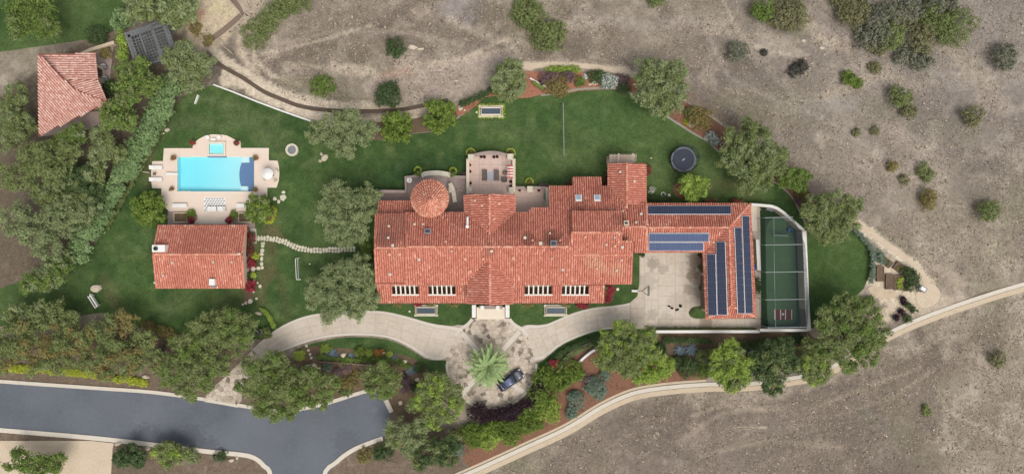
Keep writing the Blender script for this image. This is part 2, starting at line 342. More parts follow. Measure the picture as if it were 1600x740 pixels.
# ================================================================ the setting: ground, lawn, beds, paths, road
ESTATE = [(-260, 860), (-260, 130), (143, 60), (250, 30), (330, 80), (420, 145), (500, 172), (620, 178), (700, 160), (770, 130), (820, 108), (985, 118), (1060, 160), (1140, 205), (1230, 275), (1340, 345), (1440, 425), (1475, 480), (1300, 585), (1060, 608), (900, 665), (760, 730), (640, 860)]
EST = PX(ESTATE)
def tz(x, y):
    """height of the open hillside: level inside the estate, rolling gently away outside it"""
    x = np.asarray(x, float); y = np.asarray(y, float)
    d = dpoly(x, y, EST, True); d = np.where(pip(x, y, EST), 0, d)
    f = np.clip((d-.5)/14, 0, 1); f = f*f*(3-2*f)
    return -.03+f*((fbm(x, y, 22, 3, 5)-.62)*2.4)-np.clip(d-55, 0, 300)*.06
def tz1(px, py):
    z = 0.0
    for _ in range(3):
        p = W(px, py, z); z = float(tz(np.array([p.x]), np.array([p.y]))[0])
    return z
def G(px, py, up=0.0):
    z = tz1(px, py)+up; return W(px, py, z)
def strokes(PXx, PYy, col, items):
    for it in items:
        pts, wd, c, amt = it[:4]; soft = it[4] if len(it) > 4 else .6; closed = it[5] if len(it) > 5 else False
        xs = [p[0] for p in pts]; ys = [p[1] for p in pts]; mgn = wd*2.2+12
        sel = (PXx > min(xs)-mgn) & (PXx < max(xs)+mgn) & (PYy > min(ys)-mgn) & (PYy < max(ys)+mgn)
        if not sel.any(): continue
        X, Y = PXx[sel], PYy[sel]
        d = dpoly(X, Y, pts, closed) if len(pts) > 1 else np.hypot(X-pts[0][0], Y-pts[0][1])
        if closed: d = np.where(pip(X, Y, pts), 0, d)
        d = d+(fbm(X, Y, 9, 3, 3)-.5)*wd*1.3
        a = np.clip((wd-d)/(wd*soft+1e-6), 0, 1)*amt
        a = a*np.clip(.45+fbm(X, Y, 5, 2, 9)*1.1, 0, 1)
        cc = np.array(bc(c)[:3]); col[sel] = col[sel]*(1-a[:, None])+cc*a[:, None]
def axis(lo, hi, step, far):
    a = list(np.arange(lo, hi+.01, step)); q = step
    left = []; v = lo
    while v > -far: q *= 1.6; v -= q; left.append(v)
    q = step; right = []; v = hi
    while v < far: q *= 1.6; v += q; right.append(v)
    return np.array(left[::-1]+a+right)
def setcol(o, col):
    me = o.data; at = me.color_attributes.new('col', 'FLOAT_COLOR', 'POINT')
    at.data.foreach_set('color', np.c_[col, np.ones(len(col))].astype(np.float32).ravel())
ax, ay = axis(-84, 84, .38, 420), axis(-42, 42, .38, 420)
X, Y = np.meshgrid(ax, ay); X = X.ravel(); Y = Y.ravel(); Z = tz(X, Y)
gx = X*10+800; gy = 370-Y*10
A, B, D_ = (np.array(bc(c)[:3]) for c in ((152, 140, 125), (122, 111, 99), (180, 167, 150)))
f1 = fbm(X, Y, 9, 4, 1)[:, None]; f2 = fbm(X, Y, 2.2, 3, 2)[:, None]
f3 = fbm(X, Y, 1.3, 2, 41)[:, None]; col = B+(A-B)*np.clip(f1*2.6-.8, 0, 1); col = col+(D_-col)*np.clip(f2*3-1.4, 0, 1)*.8; col = col*(1-.2*np.clip(f3*3.2-1.9, 0, 1)); f4 = fbm(X*.6+Y*.25, Y, 5, 4, 61)[:, None]; col = col*(1+.3*(f4-.5)*2); f5 = fbm(X, Y*2.2+X*.4, 13, 3, 71)[:, None]; ol = np.array(bc((128, 124, 98))[:3]); col = col+(ol-col)*np.clip(f5*3-1.65, 0, 1)*.55
gray = np.clip((gx-950)/500, 0, 1)*np.clip(1-(gy-100)/300, 0, 1); col = col*(1-.45*gray[:, None])+np.array(bc((146, 140, 136))[:3])*.45*gray[:, None]
TAN, LTAN, BRN, OLV, GRN, GRY, PNK = (194, 178, 156), (210, 195, 173), (110, 99, 88), (120, 117, 88), (98, 108, 70), (140, 137, 132), (176, 161, 148)
ST = [
 ([(290, 20), (330, 5), (360, 20), (340, 45), (312, 60)], 26, (204, 186, 158), .95, .5, True),
 ([(300, 38), (310, 25)], 14, (190, 150, 116), .7), ([(335, 8), (350, 14)], 12, (206, 192, 150), .6),
 ([(400, 5), (390, 40)], 14, TAN, .8), ([(372, 60), (380, 90), (400, 112)], 9, TAN, .7),
 ([(380, 20), (392, 60), (400, 95), (425, 118), (470, 132)], 5, LTAN, .75), ([(370, 30), (378, 75), (388, 100)], 4, LTAN, .6),
 ([(330, 90), (370, 118), (420, 150), (470, 168)], 9, BRN, .55),
 ([(352, 122), (385, 130), (430, 158), (480, 178), (530, 190)], 14, LTAN, 1.0, .35), ([(345, 88), (390, 118), (430, 140), (470, 155), (520, 164), (580, 166)], 8, LTAN, .9, .4),
 ([(330, 75), (400, 130), (440, 150), (500, 168), (560, 172)], 8, LTAN, .8), ([(560, 168), (640, 172), (690, 160)], 7, TAN, .8),
 ([(540, 190), (600, 190), (650, 185)], 10, TAN, .9, .4),
 ([(520, 100), (600, 120), (660, 112), (720, 95), (780, 80)], 9, LTAN, .55), ([(580, 135), (640, 128), (700, 112), (760, 95), (800, 85)], 16, PNK, .8),
 ([(640, 150), (700, 140), (760, 118)], 13, PNK, .85), ([(450, 98), (520, 108), (560, 118)], 6, TAN, .4),
 ([(410, 85), (500, 62), (580, 40)], 4, LTAN, .5), ([(430, 70), (520, 48), (640, 50), (720, 70)], 5, (176, 162, 146), .5), ([(700, 30), (760, 55), (800, 75)], 8, LTAN, .4), ([(640, 100), (720, 92), (790, 62), (830, 70)], 5, (196, 180, 160), .6), ([(470, 30), (540, 20), (600, 24)], 14, (134, 120, 106), .5), ([(560, 70), (600, 85)], 20, (132, 118, 104), .45), ([(900, 20), (1000, 40), (1100, 30)], 12, (168, 158, 148), .5), ([(920, 60), (1010, 70), (1090, 100)], 16, (140, 128, 114), .5), ([(1110, 60), (1140, 120), (1200, 150), (1300, 190), (1380, 240)], 5, (172, 162, 152), .5), ([(1180, 200), (1260, 240), (1330, 300)], 16, (132, 122, 110), .5), ([(1300, 200), (1360, 280), (1420, 330)], 14, (150, 140, 128), .5), ([(1250, 170), (1330, 160)], 20, (158, 150, 142), .45), ([(600, 118), (640, 112)], 9, (160, 120, 104), .5),
 ([(440, 125), (500, 140), (540, 150)], 12, OLV, .5), ([(505, 133)], 30, GRN, .65, .8), ([(590, 140), (640, 145)], 12, BRN, .3),
 ([(840, 45)], 55, OLV, .55, .9), ([(880, 75), (960, 85), (1000, 100)], 14, BRN, .45), ([(720, 10)], 40, (150, 146, 150), .4),
 ([(815, 104), (870, 98), (920, 102), (965, 108), (990, 120)], 8, LTAN, .95, .4), ([(820, 92), (880, 92), (960, 100)], 7, BRN, .5),
 ([(1060, 160), (1100, 178), (1145, 210)], 6, LTAN, .9, .5), ([(1075, 150), (1120, 175), (1160, 205)], 8, (128, 108, 92), .6),
 ([(1260, 30), (1290, 60), (1330, 75)], 12, TAN, .5), ([(1255, 45)], 26, OLV, .4), ([(1240, 75), (1260, 85)], 8, LTAN, .4),
 ([(1130, 0), (1150, 40), (1180, 70), (1260, 90)], 3, LTAN, .45), ([(1290, 150), (1380, 115), (1440, 130)], 10, TAN, .35),
 ([(1370, 45)], 70, BRN, .5, .9), ([(1390, 200), (1440, 230), (1430, 280)], 18, PNK, .55),
 ([(1230, 250), (1270, 290), (1310, 330)], 10, (128, 110, 96), .45), ([(1130, 150), (1180, 175), (1240, 180)], 20, OLV, .3),
 ([(1340, 350), (1370, 372), (1405, 398), (1435, 420), (1446, 440)], 9, (218, 206, 182), .95, .35),
 ([(1350, 395), (1380, 410), (1430, 470), (1400, 480), (1370, 450)], 14, (214, 198, 174), .95, .4, True),
 ([(1370, 500), (1400, 490), (1440, 470), (1455, 440)], 12, (200, 184, 160), .9), ([(1430, 485), (1500, 470)], 18, TAN, .7),
 ([(1370, 360), (1420, 390), (1450, 400)], 8, OLV, .35), ([(1440, 400), (1500, 440)], 12, TAN, .4),
 ([(860, 720), (1000, 650), (1200, 640), (1460, 560), (1460, 740), (860, 740)], 20, (112, 100, 91), .75, .8, True), ([(860, 700), (960, 650), (1060, 630)], 10, BRN, .35), ([(1080, 650), (1130, 632), (1200, 640)], 5, TAN, .4),
 ([(1060, 690), (1130, 645), (1230, 638)], 4, TAN, .28), ([(1090, 715), (1200, 690), (1320, 700)], 5, TAN, .25),
 ([(1270, 640), (1340, 610), (1440, 575)], 4, TAN, .28), ([(1290, 655), (1400, 620), (1460, 580)], 4, TAN, .25), ([(1080, 660), (1140, 690), (1260, 670)], 9, (136, 126, 114), .4), ([(960, 680), (1010, 700), (1090, 720)], 9, (104, 96, 88), .5), ([(1340, 640), (1420, 690)], 16, (122, 118, 104), .5), ([(1250, 625), (1330, 600)], 12, (108, 100, 90), .5), ([(1180, 720), (1300, 660)], 16, (112, 104, 94), .45),
 ([(1140, 670), (1200, 668)], 2, LTAN, .5), ([(1400, 640), (1450, 720)], 26, OLV, .3), ([(1300, 650)], 30, BRN, .3), ([(1090, 680)], 26, PNK, .3),
 ([(1600, 300), (1540, 420), (1580, 560)], 30, OLV, .35), ([(1480, 60), (1560, 160)], 24, TAN, .3), ([(1480, 640), (1580, 690)], 4, LTAN, .4),
]
strokes(gx, gy, col, ST)
# bare soil under the planted ground on the valley side of the estate
strokes(gx, gy, col, [([(-200, 560), (143, 520), (260, 530), (420, 560), (640, 600), (720, 720), (640, 860), (-200, 860)], 10, (112, 96, 80), .9, .6, True), ([(-200, 300), (143, 60), (280, 60), (300, 110), (150, 420), (-200, 480)], 8, (104, 92, 76), .9, .5, True)])
far = np.clip((np.maximum(np.abs(X)-83, np.abs(Y)-41))/2, 0, 1)[:, None]; col = col*(1-far)+np.array(bc((140, 129, 116))[:3])*far   # beyond the surveyed land the cells grow too large to carry detail
ny, nx = len(ay), len(ax); ii = (np.arange(ny-1)[:, None]*nx+np.arange(nx-1)).ravel()
POOLR = (*W2(276.6, 300, 0), *W2(397.4, 244.4, 0))
cxs = X[ii]; cys = Y[ii]; ii = ii[~((cxs > POOLR[0]-.45) & (cxs < POOLR[2]+.05) & (cys > POOLR[1]-.45) & (cys < POOLR[3]+.05))]   # the pool is dug into the ground
g = np_mesh('ground', np.c_[X, Y, Z], 4, m_ground, origin=Vector((0, 0, 0)), faces=np.c_[ii, ii+1, ii+nx+1, ii+nx], smooth=True)
setcol(g, col); tag(g, kind='structure')

def sheet(name, pts, z, m, kind='structure', px=True, th=.0, label=None):
    b = MB(); p = PX(pts, z) if px else pts
    b.prism(p, z-max(th, .03), z, 0); o = b.build(name, m); tag(o, label, kind=kind); return o
def grid_sheet(name, poly, z, m, step, colf):
    """flat ground cover inside an outline, as small cells so that its colour can vary"""
    if area(poly) < 0: poly = poly[::-1]
    xs = [p[0] for p in poly]; ys = [p[1] for p in poly]
    gxs = np.arange(min(xs)-step, max(xs)+step, step); gys = np.arange(min(ys)-step, max(ys)+step, step)
    XX, YY = np.meshgrid(gxs, gys); ins = pip(XX, YY, poly); V = []; F = []; idx = {}
    near = dpoly(XX+step/2, YY+step/2, poly, True) < step*1.5
    def vid(p):
        k = (round(p[0], 4), round(p[1], 4))
        if k not in idx: idx[k] = len(V); V.append(k)
        return idx[k]
    for j in range(len(gys)-1):
        for i in range(len(gxs)-1):
            if POOLR[0]-.55 < gxs[i] < POOLR[2]+.05 and POOLR[1]-.55 < gys[j] < POOLR[3]+.05: continue
            if not near[j, i]:
                if not ins[j, i]: continue
                F.append([vid((gxs[i], gys[j])), vid((gxs[i+1], gys[j])), vid((gxs[i+1], gys[j+1])), vid((gxs[i], gys[j+1]))])
            else:
                c = clip(poly, [(gxs[i], gys[j]), (gxs[i+1], gys[j]), (gxs[i+1], gys[j+1]), (gxs[i], gys[j+1])])
                if len(c) >= 3 and abs(area(c)) > 1e-4:
                    q = [vid(p) for p in c]; q = [a for k, a in enumerate(q) if a != q[k-1]]
                    if len(set(q)) == len(q) >= 3: F.append(q)
    me = bpy.data.meshes.new(name); me.from_pydata([(a, b, 0) for a, b in V], [], F); setmats(me, m); me.update()
    o = link(name, me, None, Vector((0, 0, z))); P = np.array(V)
    if colf: setcol(o, colf(P[:, 0], P[:, 1]))
    tag(o, kind='structure'); return o
LG = [(74, 97, 53), (60, 84, 46), (98, 115, 70)]
def lawncol(extra):
    def f(x, y):
        a, b, c = (np.array(bc(q)[:3]) for q in LG); n = fbm(x, y, 6, 4, 21)[:, None]; n2 = fbm(x, y, 1.6, 3, 22)[:, None]
        k = b+(a-b)*np.clip(n*3.2-1.0, 0, 1); k = k+(c-k)*np.clip(n2*3-1.5, 0, 1)*.75; k = k*(1-.16*np.clip(fbm(x, y, .9, 2, 29)*3-1.6, 0, 1)[:, None]); n3 = fbm(x, y, 14, 3, 23)[:, None]; k = k+(c-k)*np.clip(n3*3.2-1.75, 0, 1)*.5; k = k*(1+.05*np.sin((x*.5+y*.87)*3.4)[:, None])
        strokes(x*10+800, 370-y*10, k, extra); return k
    return f
WORN, PALE = (112, 100, 74), (106, 116, 78)
LX = [([(415, 362), (425, 380), (420, 420), (405, 470)], 13, WORN, .6, .8), ([(418, 350), (440, 372)], 9, WORN, .65), ([(395, 380), (410, 430)], 8, WORN, .4),
      ([(245, 215), (230, 260), (225, 295)], 10, WORN, .5, .9), ([(360, 180), (400, 195), (440, 225)], 26, PALE, .5, .9), ([(270, 195), (330, 190)], 22, PALE, .45, .9), ([(300, 150), (370, 165), (440, 190)], 16, PALE, .35, .9),
      ([(340, 470), (400, 455)], 16, PALE, .45), ([(265, 480), (300, 460)], 18, PALE, .3), ([(195, 403)], 6, (140, 132, 100), .6), ([(880, 255)], 46, PALE, .22, .9), ([(760, 200), (850, 215)], 22, PALE, .2), ([(900, 170), (980, 200)], 40, (86, 112, 62), .35, .9),
      ([(1090, 300), (1140, 285), (1170, 300)], 16, WORN, .4, .9), ([(1020, 265)], 20, PALE, .3), ([(470, 262), (500, 245)], 4, PALE, .3), ([(1280, 400), (1340, 430)], 40, (72, 92, 46), .5, .9),
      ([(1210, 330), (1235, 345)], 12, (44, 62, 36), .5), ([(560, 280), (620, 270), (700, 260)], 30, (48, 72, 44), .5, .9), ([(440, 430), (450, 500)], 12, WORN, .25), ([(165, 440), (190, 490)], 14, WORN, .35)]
LAWN = [(-60, 470), (60, 430), (150, 380), (215, 262), (285, 150), (312, 140), (336, 132), (400, 160), (495, 193), (560, 215), (600, 220), (640, 210), (678, 206), (692, 199), (711, 188), (733, 174), (741, 166), (757, 151), (782, 150), (806, 154), (830, 152), (844, 148), (875, 149), (905, 142), (959, 140), (983, 147), (1015, 165), (1042, 184), (1081, 208), (1105, 221), (1122, 236), (1165, 262), (1210, 284), (1227, 298), (1240, 314), (1251, 335), (1262, 362), (1300, 368), (1334, 360), (1348, 370), (1360, 392), (1362, 420), (1350, 450), (1322, 478), (1290, 500), (1266, 514), (1190, 514), (1000, 517), (940, 505), (860, 520), (740, 520), (640, 510), (560, 500), (470, 505), (410, 530), (360, 525), (300, 520), (262, 524), (220, 512), (180, 494), (160, 488), (60, 500), (-60, 520)]
grid_sheet('lawn', PX(LAWN), .012, m_lawn, .5, lawncol(LX))
grid_sheet('lawn', PX(cr([(462, 546), (500, 533), (540, 527), (580, 527), (615, 533), (645, 548), (668, 562), (699, 563), (699, 580), (680, 588), (640, 580), (600, 560), (540, 552), (490, 550)], 3)), .012, m_lawn, .5, lawncol([]))
grid_sheet('lawn', PX([(838, 606), (836, 570), (852, 560), (872, 543), (892, 531), (917, 521), (945, 515), (1020, 517), (1060, 540), (1100, 556), (1060, 560), (1000, 540), (950, 535), (905, 548), (880, 562), (860, 585)]), .012, m_lawn, .5, lawncol([]))
grid_sheet('lawn', PX([(-60, -60), (205, -60), (196, 30), (186, 46), (150, 60), (-60, 90)]), .012, m_lawn, .6, lawncol([([(150, 60), (185, 52)], 10, (60, 60, 54), .8)]))

# ---- planted beds and bare strips
sheet('mulch_bed', cr([(742, 167), (758, 152), (782, 151), (806, 154), (830, 152), (844, 148), (875, 149), (905, 142), (959, 140), (983, 147), (1005, 155), (1000, 128), (960, 116), (900, 112), (840, 112), (815, 112), (780, 135), (745, 152), (715, 163), (716, 182)], 2), .028, m_redmulch)
sheet('mulch_bed', cr([(1020, 165), (1042, 184), (1081, 208), (1105, 221), (1122, 236), (1150, 240), (1150, 215), (1120, 190), (1085, 168), (1050, 150)], 2), .02, m_mulch)
sheet('mulch_bed', cr([(560, 214), (600, 219), (640, 209), (678, 205), (692, 198), (711, 187), (722, 172), (700, 168), (650, 185), (600, 190), (570, 195)], 2), .02, m_soil)
sheet('mulch_bed', cr([(1180, 260), (1210, 285), (1227, 299), (1240, 314), (1251, 335), (1270, 350), (1280, 320), (1262, 298), (1235, 270), (1200, 250)], 2), .02, m_mulch)
sheet('mulch_bed', cr([(860, 590), (880, 572), (905, 552), (950, 538), (1000, 545), (1060, 562), (1100, 570), (1105, 592), (1060, 596), (1000, 602), (955, 620), (895, 655), (825, 690), (765, 715), (735, 730), (720, 700), (740, 670), (800, 650), (840, 620)], 3), .02, m_mulch)
sheet('mulch_bed', cr([(466, 546), (490, 540), (520, 542), (560, 545), (590, 546), (620, 552), (645, 560), (670, 580), (660, 640), (640, 660), (612, 640), (600, 610), (560, 612), (500, 630), (470, 620), (460, 570)], 3), .022, m_soil)
sheet('mulch_bed', [(1020, 519.5), (1190, 519.5), (1262, 517), (1300, 560), (1200, 575), (1110, 585), (1050, 560)], .028, m_soil)
sheet('flower_bed', cr([(380, 350), (392, 348), (398, 360), (400, 390), (398, 430), (396, 460), (390, 474), (381, 470), (380, 400)], 2), .02, m_soil)
sheet('flower_bed', [(592, 472), (738, 471), (738, 474.5), (592, 475)], .02, m_soil)
sheet('flower_bed', [(796, 471), (958, 470), (960, 445), (950, 440), (948, 474), (796, 475)], .02, m_soil)

# ---- driveway: a base that shows as joints, and every slab on it
drive = sheet('driveway', cr([(372, 632), (380, 603), (402, 574), (425, 556), (460, 541), (500, 529), (540, 524), (580, 524), (615, 530), (645, 545), (668, 560), (700, 562), (735, 560), (735, 515), (717, 507), (705, 509), (675, 505), (640, 495), (600, 486), (560, 485), (510, 488), (475, 494), (440, 509), (410, 531), (385, 556), (352, 588), (320, 622)], 3), .024, m_joint)
slabs = 0
def slab(poly, z0, z1, m, parent, name='paving_slab'):
    if abs(area(poly)) < .03: return
    b = MB(); b.prism(poly, z0, z1, 0); b.build(name, m, parent)
def shrink(poly, d):
    if area(poly) < 0: poly = poly[::-1]
    return offset(poly, d, True)
def quad_strip(A, B, u0, u1, v0, v1, n):
    us = np.linspace(u0, u1, n)
    def at(u, v):
        k = u*(len(A)-1); i = min(int(k), len(A)-2); t = k-i
        a = (A[i][0]*(1-t)+A[i+1][0]*t, A[i][1]*(1-t)+A[i+1][1]*t); b = (B[i][0]*(1-t)+B[i+1][0]*t, B[i][1]*(1-t)+B[i+1][1]*t)
        return (a[0]*(1-v)+b[0]*v, a[1]*(1-v)+b[1]*v)
    return [at(u, v0) for u in us]+[at(u, v1) for u in us[::-1]]
def strip_slabs(An, Bs, parent, m, band=True, gap=.025, umin=1.7, umax=3.2, seed=1):
    rr = random.Random(seed); An = resample(PX(cr(An, 4, False)), 80); Bs = resample(PX(cr(Bs, 4, False)), 80); Ln = (length(An)+length(Bs))/2
    lo, hi = (.11, .89) if band else (0, 1)
    if band:
        n = int(Ln/5)
        for k in range(n):
            for v0, v1 in ((0, .105), (.895, 1)):
                slab(shrink(quad_strip(An, Bs, k/n, (k+1)/n, v0, v1, 5), gap*.6), .02, .055, m_band, parent, 'border_slab')
    u = 0
    while u < Ln:
        du = rr.uniform(umin, umax); u1 = Ln if Ln-u-du < umin*.7 else u+du
        v = lo; k = rr.choice((2, 2, 3, 3)); cuts = [lo]+sorted(lo+(hi-lo)*(i+rr.uniform(-.22, .22))/k for i in range(1, k))+[hi]
        for a, b in zip(cuts, cuts[1:]):
            if rr.random() < .35 and (u1-u) > 2.2:
                mid = u+(u1-u)*rr.uniform(.4, .6); segs = ((u, mid), (mid, u1))
            else: segs = ((u, u1),)
            for p, q in segs: slab(shrink(quad_strip(An, Bs, p/Ln, q/Ln, a, b, 4), gap), .02, .042+rr.uniform(0, .003), m, parent)
        u = u1
strip_slabs([(395, 545), (410, 531), (440, 509), (475, 494), (510, 488), (560, 485), (600, 486), (640, 495), (675, 505), (705, 509), (727, 514)], [(412, 566), (425, 556), (460, 541), (500, 529), (540, 524), (580, 524), (615, 530), (645, 545), (668, 560), (690, 562), (700, 556)], drive, m_conc, seed=3)
drive2 = sheet('driveway', cr([(812, 512), (823, 507), (850, 507), (875, 497), (900, 487), (930, 480), (960, 477), (985, 472), (996, 462)], 3, False)+[(999, 440), (999, 394), (1104, 394), (1104, 497), (1181, 497), (1181, 320), (1174, 318), (1190, 318), (1190, 514), (1020, 514)]+cr([(960, 513), (940, 514), (915, 521), (890, 531), (870, 542), (850, 561), (832, 566)], 3, False), .026, m_joint)
strip_slabs([(812, 512), (823, 507), (850, 507), (875, 497), (900, 487), (930, 480), (960, 477), (984, 473)], [(836, 563), (852, 559), (870, 543), (890, 532), (915, 522), (940, 515), (965, 513), (984, 513)], drive2, m_conc, seed=5)
def court_slabs(region, x0, y0, parent, m, gap=.025, seed=2, cell=3.0):
    rr = random.Random(seed); xs = [p[0] for p in region]; ys = [p[1] for p in region]; x = min(xs)
    while x < max(xs):
        wx = rr.uniform(cell*.75, cell*1.2); y = min(ys)
        while y < max(ys):
            wy = rr.uniform(cell*.6, cell*1.15); halves = [(x, x+wx)] if rr.random() < .65 else [(x, x+wx*.5), (x+wx*.5, x+wx)]
            for a, b in halves:
                c = clip(region, [(a+gap, y+gap), (b-gap, y+gap), (b-gap, y+wy-gap), (a+gap, y+wy-gap)])
                if len(c) >= 3: slab(c, .02, .05+rr.uniform(0, .004), m, parent)
            y += wy
        x += wx
court = [(985, 472), (996, 462), (1000, 440), (1000, 394.5), (1103, 394.5), (1103, 477), (1088, 477), (1080, 480), (1075, 487), (1078, 495), (1086, 498), (1103, 498), (1189, 498), (1189, 513), (985, 513)]
court_slabs(PX(court), 0, 0, drive2, m_conc, seed=9, cell=2.3)
court_slabs(PX([(1174, 320), (1187, 320), (1188, 360), (1189, 497), (1183, 497), (1177, 380)]), 0, 0, drive2, m_conc, seed=4, cell=3.5)
grid_sheet('lawn', PX(cr([(1102, 478), (1088, 478), (1080, 481), (1076, 488), (1079, 494), (1087, 497), (1102, 497)], 2, False)), .03, m_lawn, .5, lawncol([([(1080, 486)], 7, (70, 52, 40), .6)]))

# ---- stone court round the palm
cx, cy = 768, 568
def circ(px, py, r, n=40, a0=0, a1=360): return [(px+r*math.cos(math.radians(a0+(a1-a0)*i/n)), py+r*math.sin(math.radians(a0+(a1-a0)*i/n))) for i in range(n+1)]
COURT = [(739, 497), (795, 497), (816, 512), (826, 530), (835, 560), (838, 570)]+circ(768, 568, 70.5, 30, 4, 176)+[(697, 560), (710, 530), (719, 512)]
cb = sheet('stone_court', COURT, .03, m_joint)
def voronoi(poly_px, s, z, m, parent, name, keep=None, gap=.03, seed=4, jit=.42):
    rr = random.Random(seed); poly = PX(poly_px); xs = [p[0] for p in poly]; ys = [p[1] for p in poly]; P = {}
    nx, ny = int((max(xs)-min(xs))/s)+3, int((max(ys)-min(ys))/s)+3
    for i in range(nx):
        for j in range(ny): P[i, j] = (min(xs)+(i-1+.5+(j % 2)*.5+rr.uniform(-jit, jit))*s, min(ys)+(j-1+.5+rr.uniform(-jit, jit))*s)
    n = 0
    for (i, j), p in P.items():
        cell = [(p[0]-s*1.3, p[1]-s*1.3), (p[0]+s*1.3, p[1]-s*1.3), (p[0]+s*1.3, p[1]+s*1.3), (p[0]-s*1.3, p[1]+s*1.3)]
        for di in range(-2, 3):
            for dj in range(-2, 3):
                q = P.get((i+di, j+dj))
                if q is None or q == p: continue
                mx, my = (p[0]+q[0])/2, (p[1]+q[1])/2; dx, dy = q[0]-p[0], q[1]-p[1]; L_ = math.hypot(dx, dy); mx -= dx/L_*gap; my -= dy/L_*gap
                out = []
                for k in range(len(cell)):
                    a, b = cell[k], cell[(k+1) % len(cell)]; sa = (a[0]-mx)*dx+(a[1]-my)*dy; sb = (b[0]-mx)*dx+(b[1]-my)*dy
                    if sa <= 0: out.append(a)
                    if sa*sb < 0: t = sa/(sa-sb); out.append((a[0]+(b[0]-a[0])*t, a[1]+(b[1]-a[1])*t))
                cell = out
                if len(cell) < 3: break
            if len(cell) < 3: break
        if len(cell) < 3: continue
        c = clip(poly, cell)
        if len(c) < 3 or abs(area(c)) < .04: continue
        if keep and not keep(p): continue
        slab(c, z-.03, z+rr.uniform(0, .012), m, parent, name); n += 1
    return n
BANDS = [[(722, 520), (748, 548)], [(812, 517), (786, 546)], [(744, 590), (720, 618)], [(790, 592), (818, 612)]]
def offband(p):
    return all(dpoly(np.array([p[0]]), np.array([p[1]]), PX(b))[0] > .55 for b in BANDS) and math.dist(p, W2(763, 573)) > 1.0
print('court stones', voronoi(COURT, .68, .06, m_stone, cb, 'paving_stone', offband))
for b_ in BANDS:
    q = MB(); q.ribbon(PX(b_), .72, .03, .068); q.build('stone_band', m_band, cb)
for arc in ([(738, 498), (730, 507), (719, 514), (712, 524)], [(796, 498), (804, 507), (816, 514), (824, 524)]):
    q = MB(); q.ribbon(PX(cr(arc, 4, False)), .5, .03, .075); q.build('stone_band', m_band, cb)
q = MB(); q.ribbon(PX(circ(768, 568, 70, 40, 0, 180)), .35, .0, .09); q.build('edging', m_kerb, cb)
mouth = [(320, 622), (352, 588), (385, 556), (395, 546), (412, 567), (402, 574), (380, 603), (370, 632)]
voronoi(mouth, .7, .055, m_stone, drive, 'paving_stone', seed=8)

# ---- road with its kerbs
ROAD = [(-160, 585), (0, 597), (143, 607), (240, 614), (320, 625), (380, 634), (440, 641), (500, 633), (565, 613), (600, 607), (612, 640), (606, 672), (597, 686), (560, 701), (527, 722), (505, 748), (500, 860), (428, 860), (425, 745), (405, 720), (375, 708), (330, 704), (250, 694), (143, 681), (0, 668), (-160, 655)]
sheet('road', ROAD, .03, m_road)
def kerb(pts, wd=.55, z=.13, name='kerb', m=None):
    b = MB(); b.ribbon(PX(cr(pts, 4, False)), wd, -.02, z); tag(b.build(name, m or m_kerb), kind='structure')
kerb([(-160, 583), (0, 595), (143, 605), (240, 612), (320, 623)]); kerb([(372, 632), (440, 641), (500, 632), (566, 612), (598, 606)])
kerb([(603, 624), (612, 643)], .7); kerb([(598, 684), (575, 692), (550, 703), (526, 721), (505, 748), (500, 860)], .65)
kerb([(-160, 658), (0, 671), (143, 683), (250, 695), (330, 705), (375, 709), (397, 714), (412, 726), (424, 748), (428, 860)], .7)
b = MB(); b.ribbon(PX(cr([(320, 624), (345, 628), (372, 633)], 3, False)), .6, .0, .05); tag(b.build('kerb', m_kerb), kind='structure')   # dropped kerb at the driveway
sheet('path', [(-60, 688), (143, 688), (178, 692), (176, 700), (172, 760), (-60, 760)], .02, m_sand)     # pale forecourt across the road
# pale concrete swale and tan verge along the lower boundary
SW = [(700, 752), (740, 735), (780, 717), (830, 694), (870, 676), (900, 660), (930, 641), (965, 623), (1000, 611), (1050, 604), (1105, 600), (1170, 599), (1240, 590), (1290, 578), (1340, 548), (1390, 519), (1457, 490), (1560, 455), (1650, 430)]
b = MB(); b.ribbon(PX(cr(SW, 3, False)), .62, -.1, .07); tag(b.build('path', m_kerb), kind='structure')
b = MB(); b.ribbon(PX(cr([(x+1.5, y+7.5) for x, y in SW], 3, False)), .75, -.1, .03); tag(b.build('path', m_tan), kind='structure')
b = MB(); b.ribbon(PX(cr([(x-1.5, y-6) for x, y in SW[:11]], 3, False)), .35, -.1, .045); tag(b.build('path', m_tan), kind='structure')
# dark drainage ditch along the hill side, and the swale beyond the pool lawn
b = MB(); DT = [(322, 82), (345, 102), (380, 122), (412, 143), (440, 155), (470, 166), (510, 172), (560, 174), (620, 172), (665, 164), (700, 157)]
P_ = PX(cr(DT, 4, False)); b.ribbon(offset(P_, .25), .14, -.3, .02); b.ribbon(offset(P_, -.25), .14, -.3, .02); b.ribbon(P_, .36, -.5, -.004)
tag(b.build('drainage_ditch', mat('ditch_concrete', [(84, 72, 62), (112, 98, 86)], scale=1, rough=.95)), kind='structure')
b = MB(); b.ribbon(PX([(318, 70), (350, 47), (380, 21), (366, 2), (355, -14), (330, -50)]), .85, -.05, .035); tag(b.build('path', mat('packed_earth', [(120, 104, 92), (146, 128, 114)], scale=.8, rough=.95, bump=.4)), kind='structure')
b = MB(); b.ribbon(PX(cr([(1335, 343), (1372, 372), (1405, 396), (1436, 420), (1447, 442)], 4, False)), .85, -.1, .03); tag(b.build('path', m_sand), kind='structure')
b = MB(); b.ribbon(PX(cr([(818, 104), (870, 101), (920, 104), (960, 110), (985, 118)], 4, False)), .8, -.1, .025); tag(b.build('path', m_sand), kind='structure')
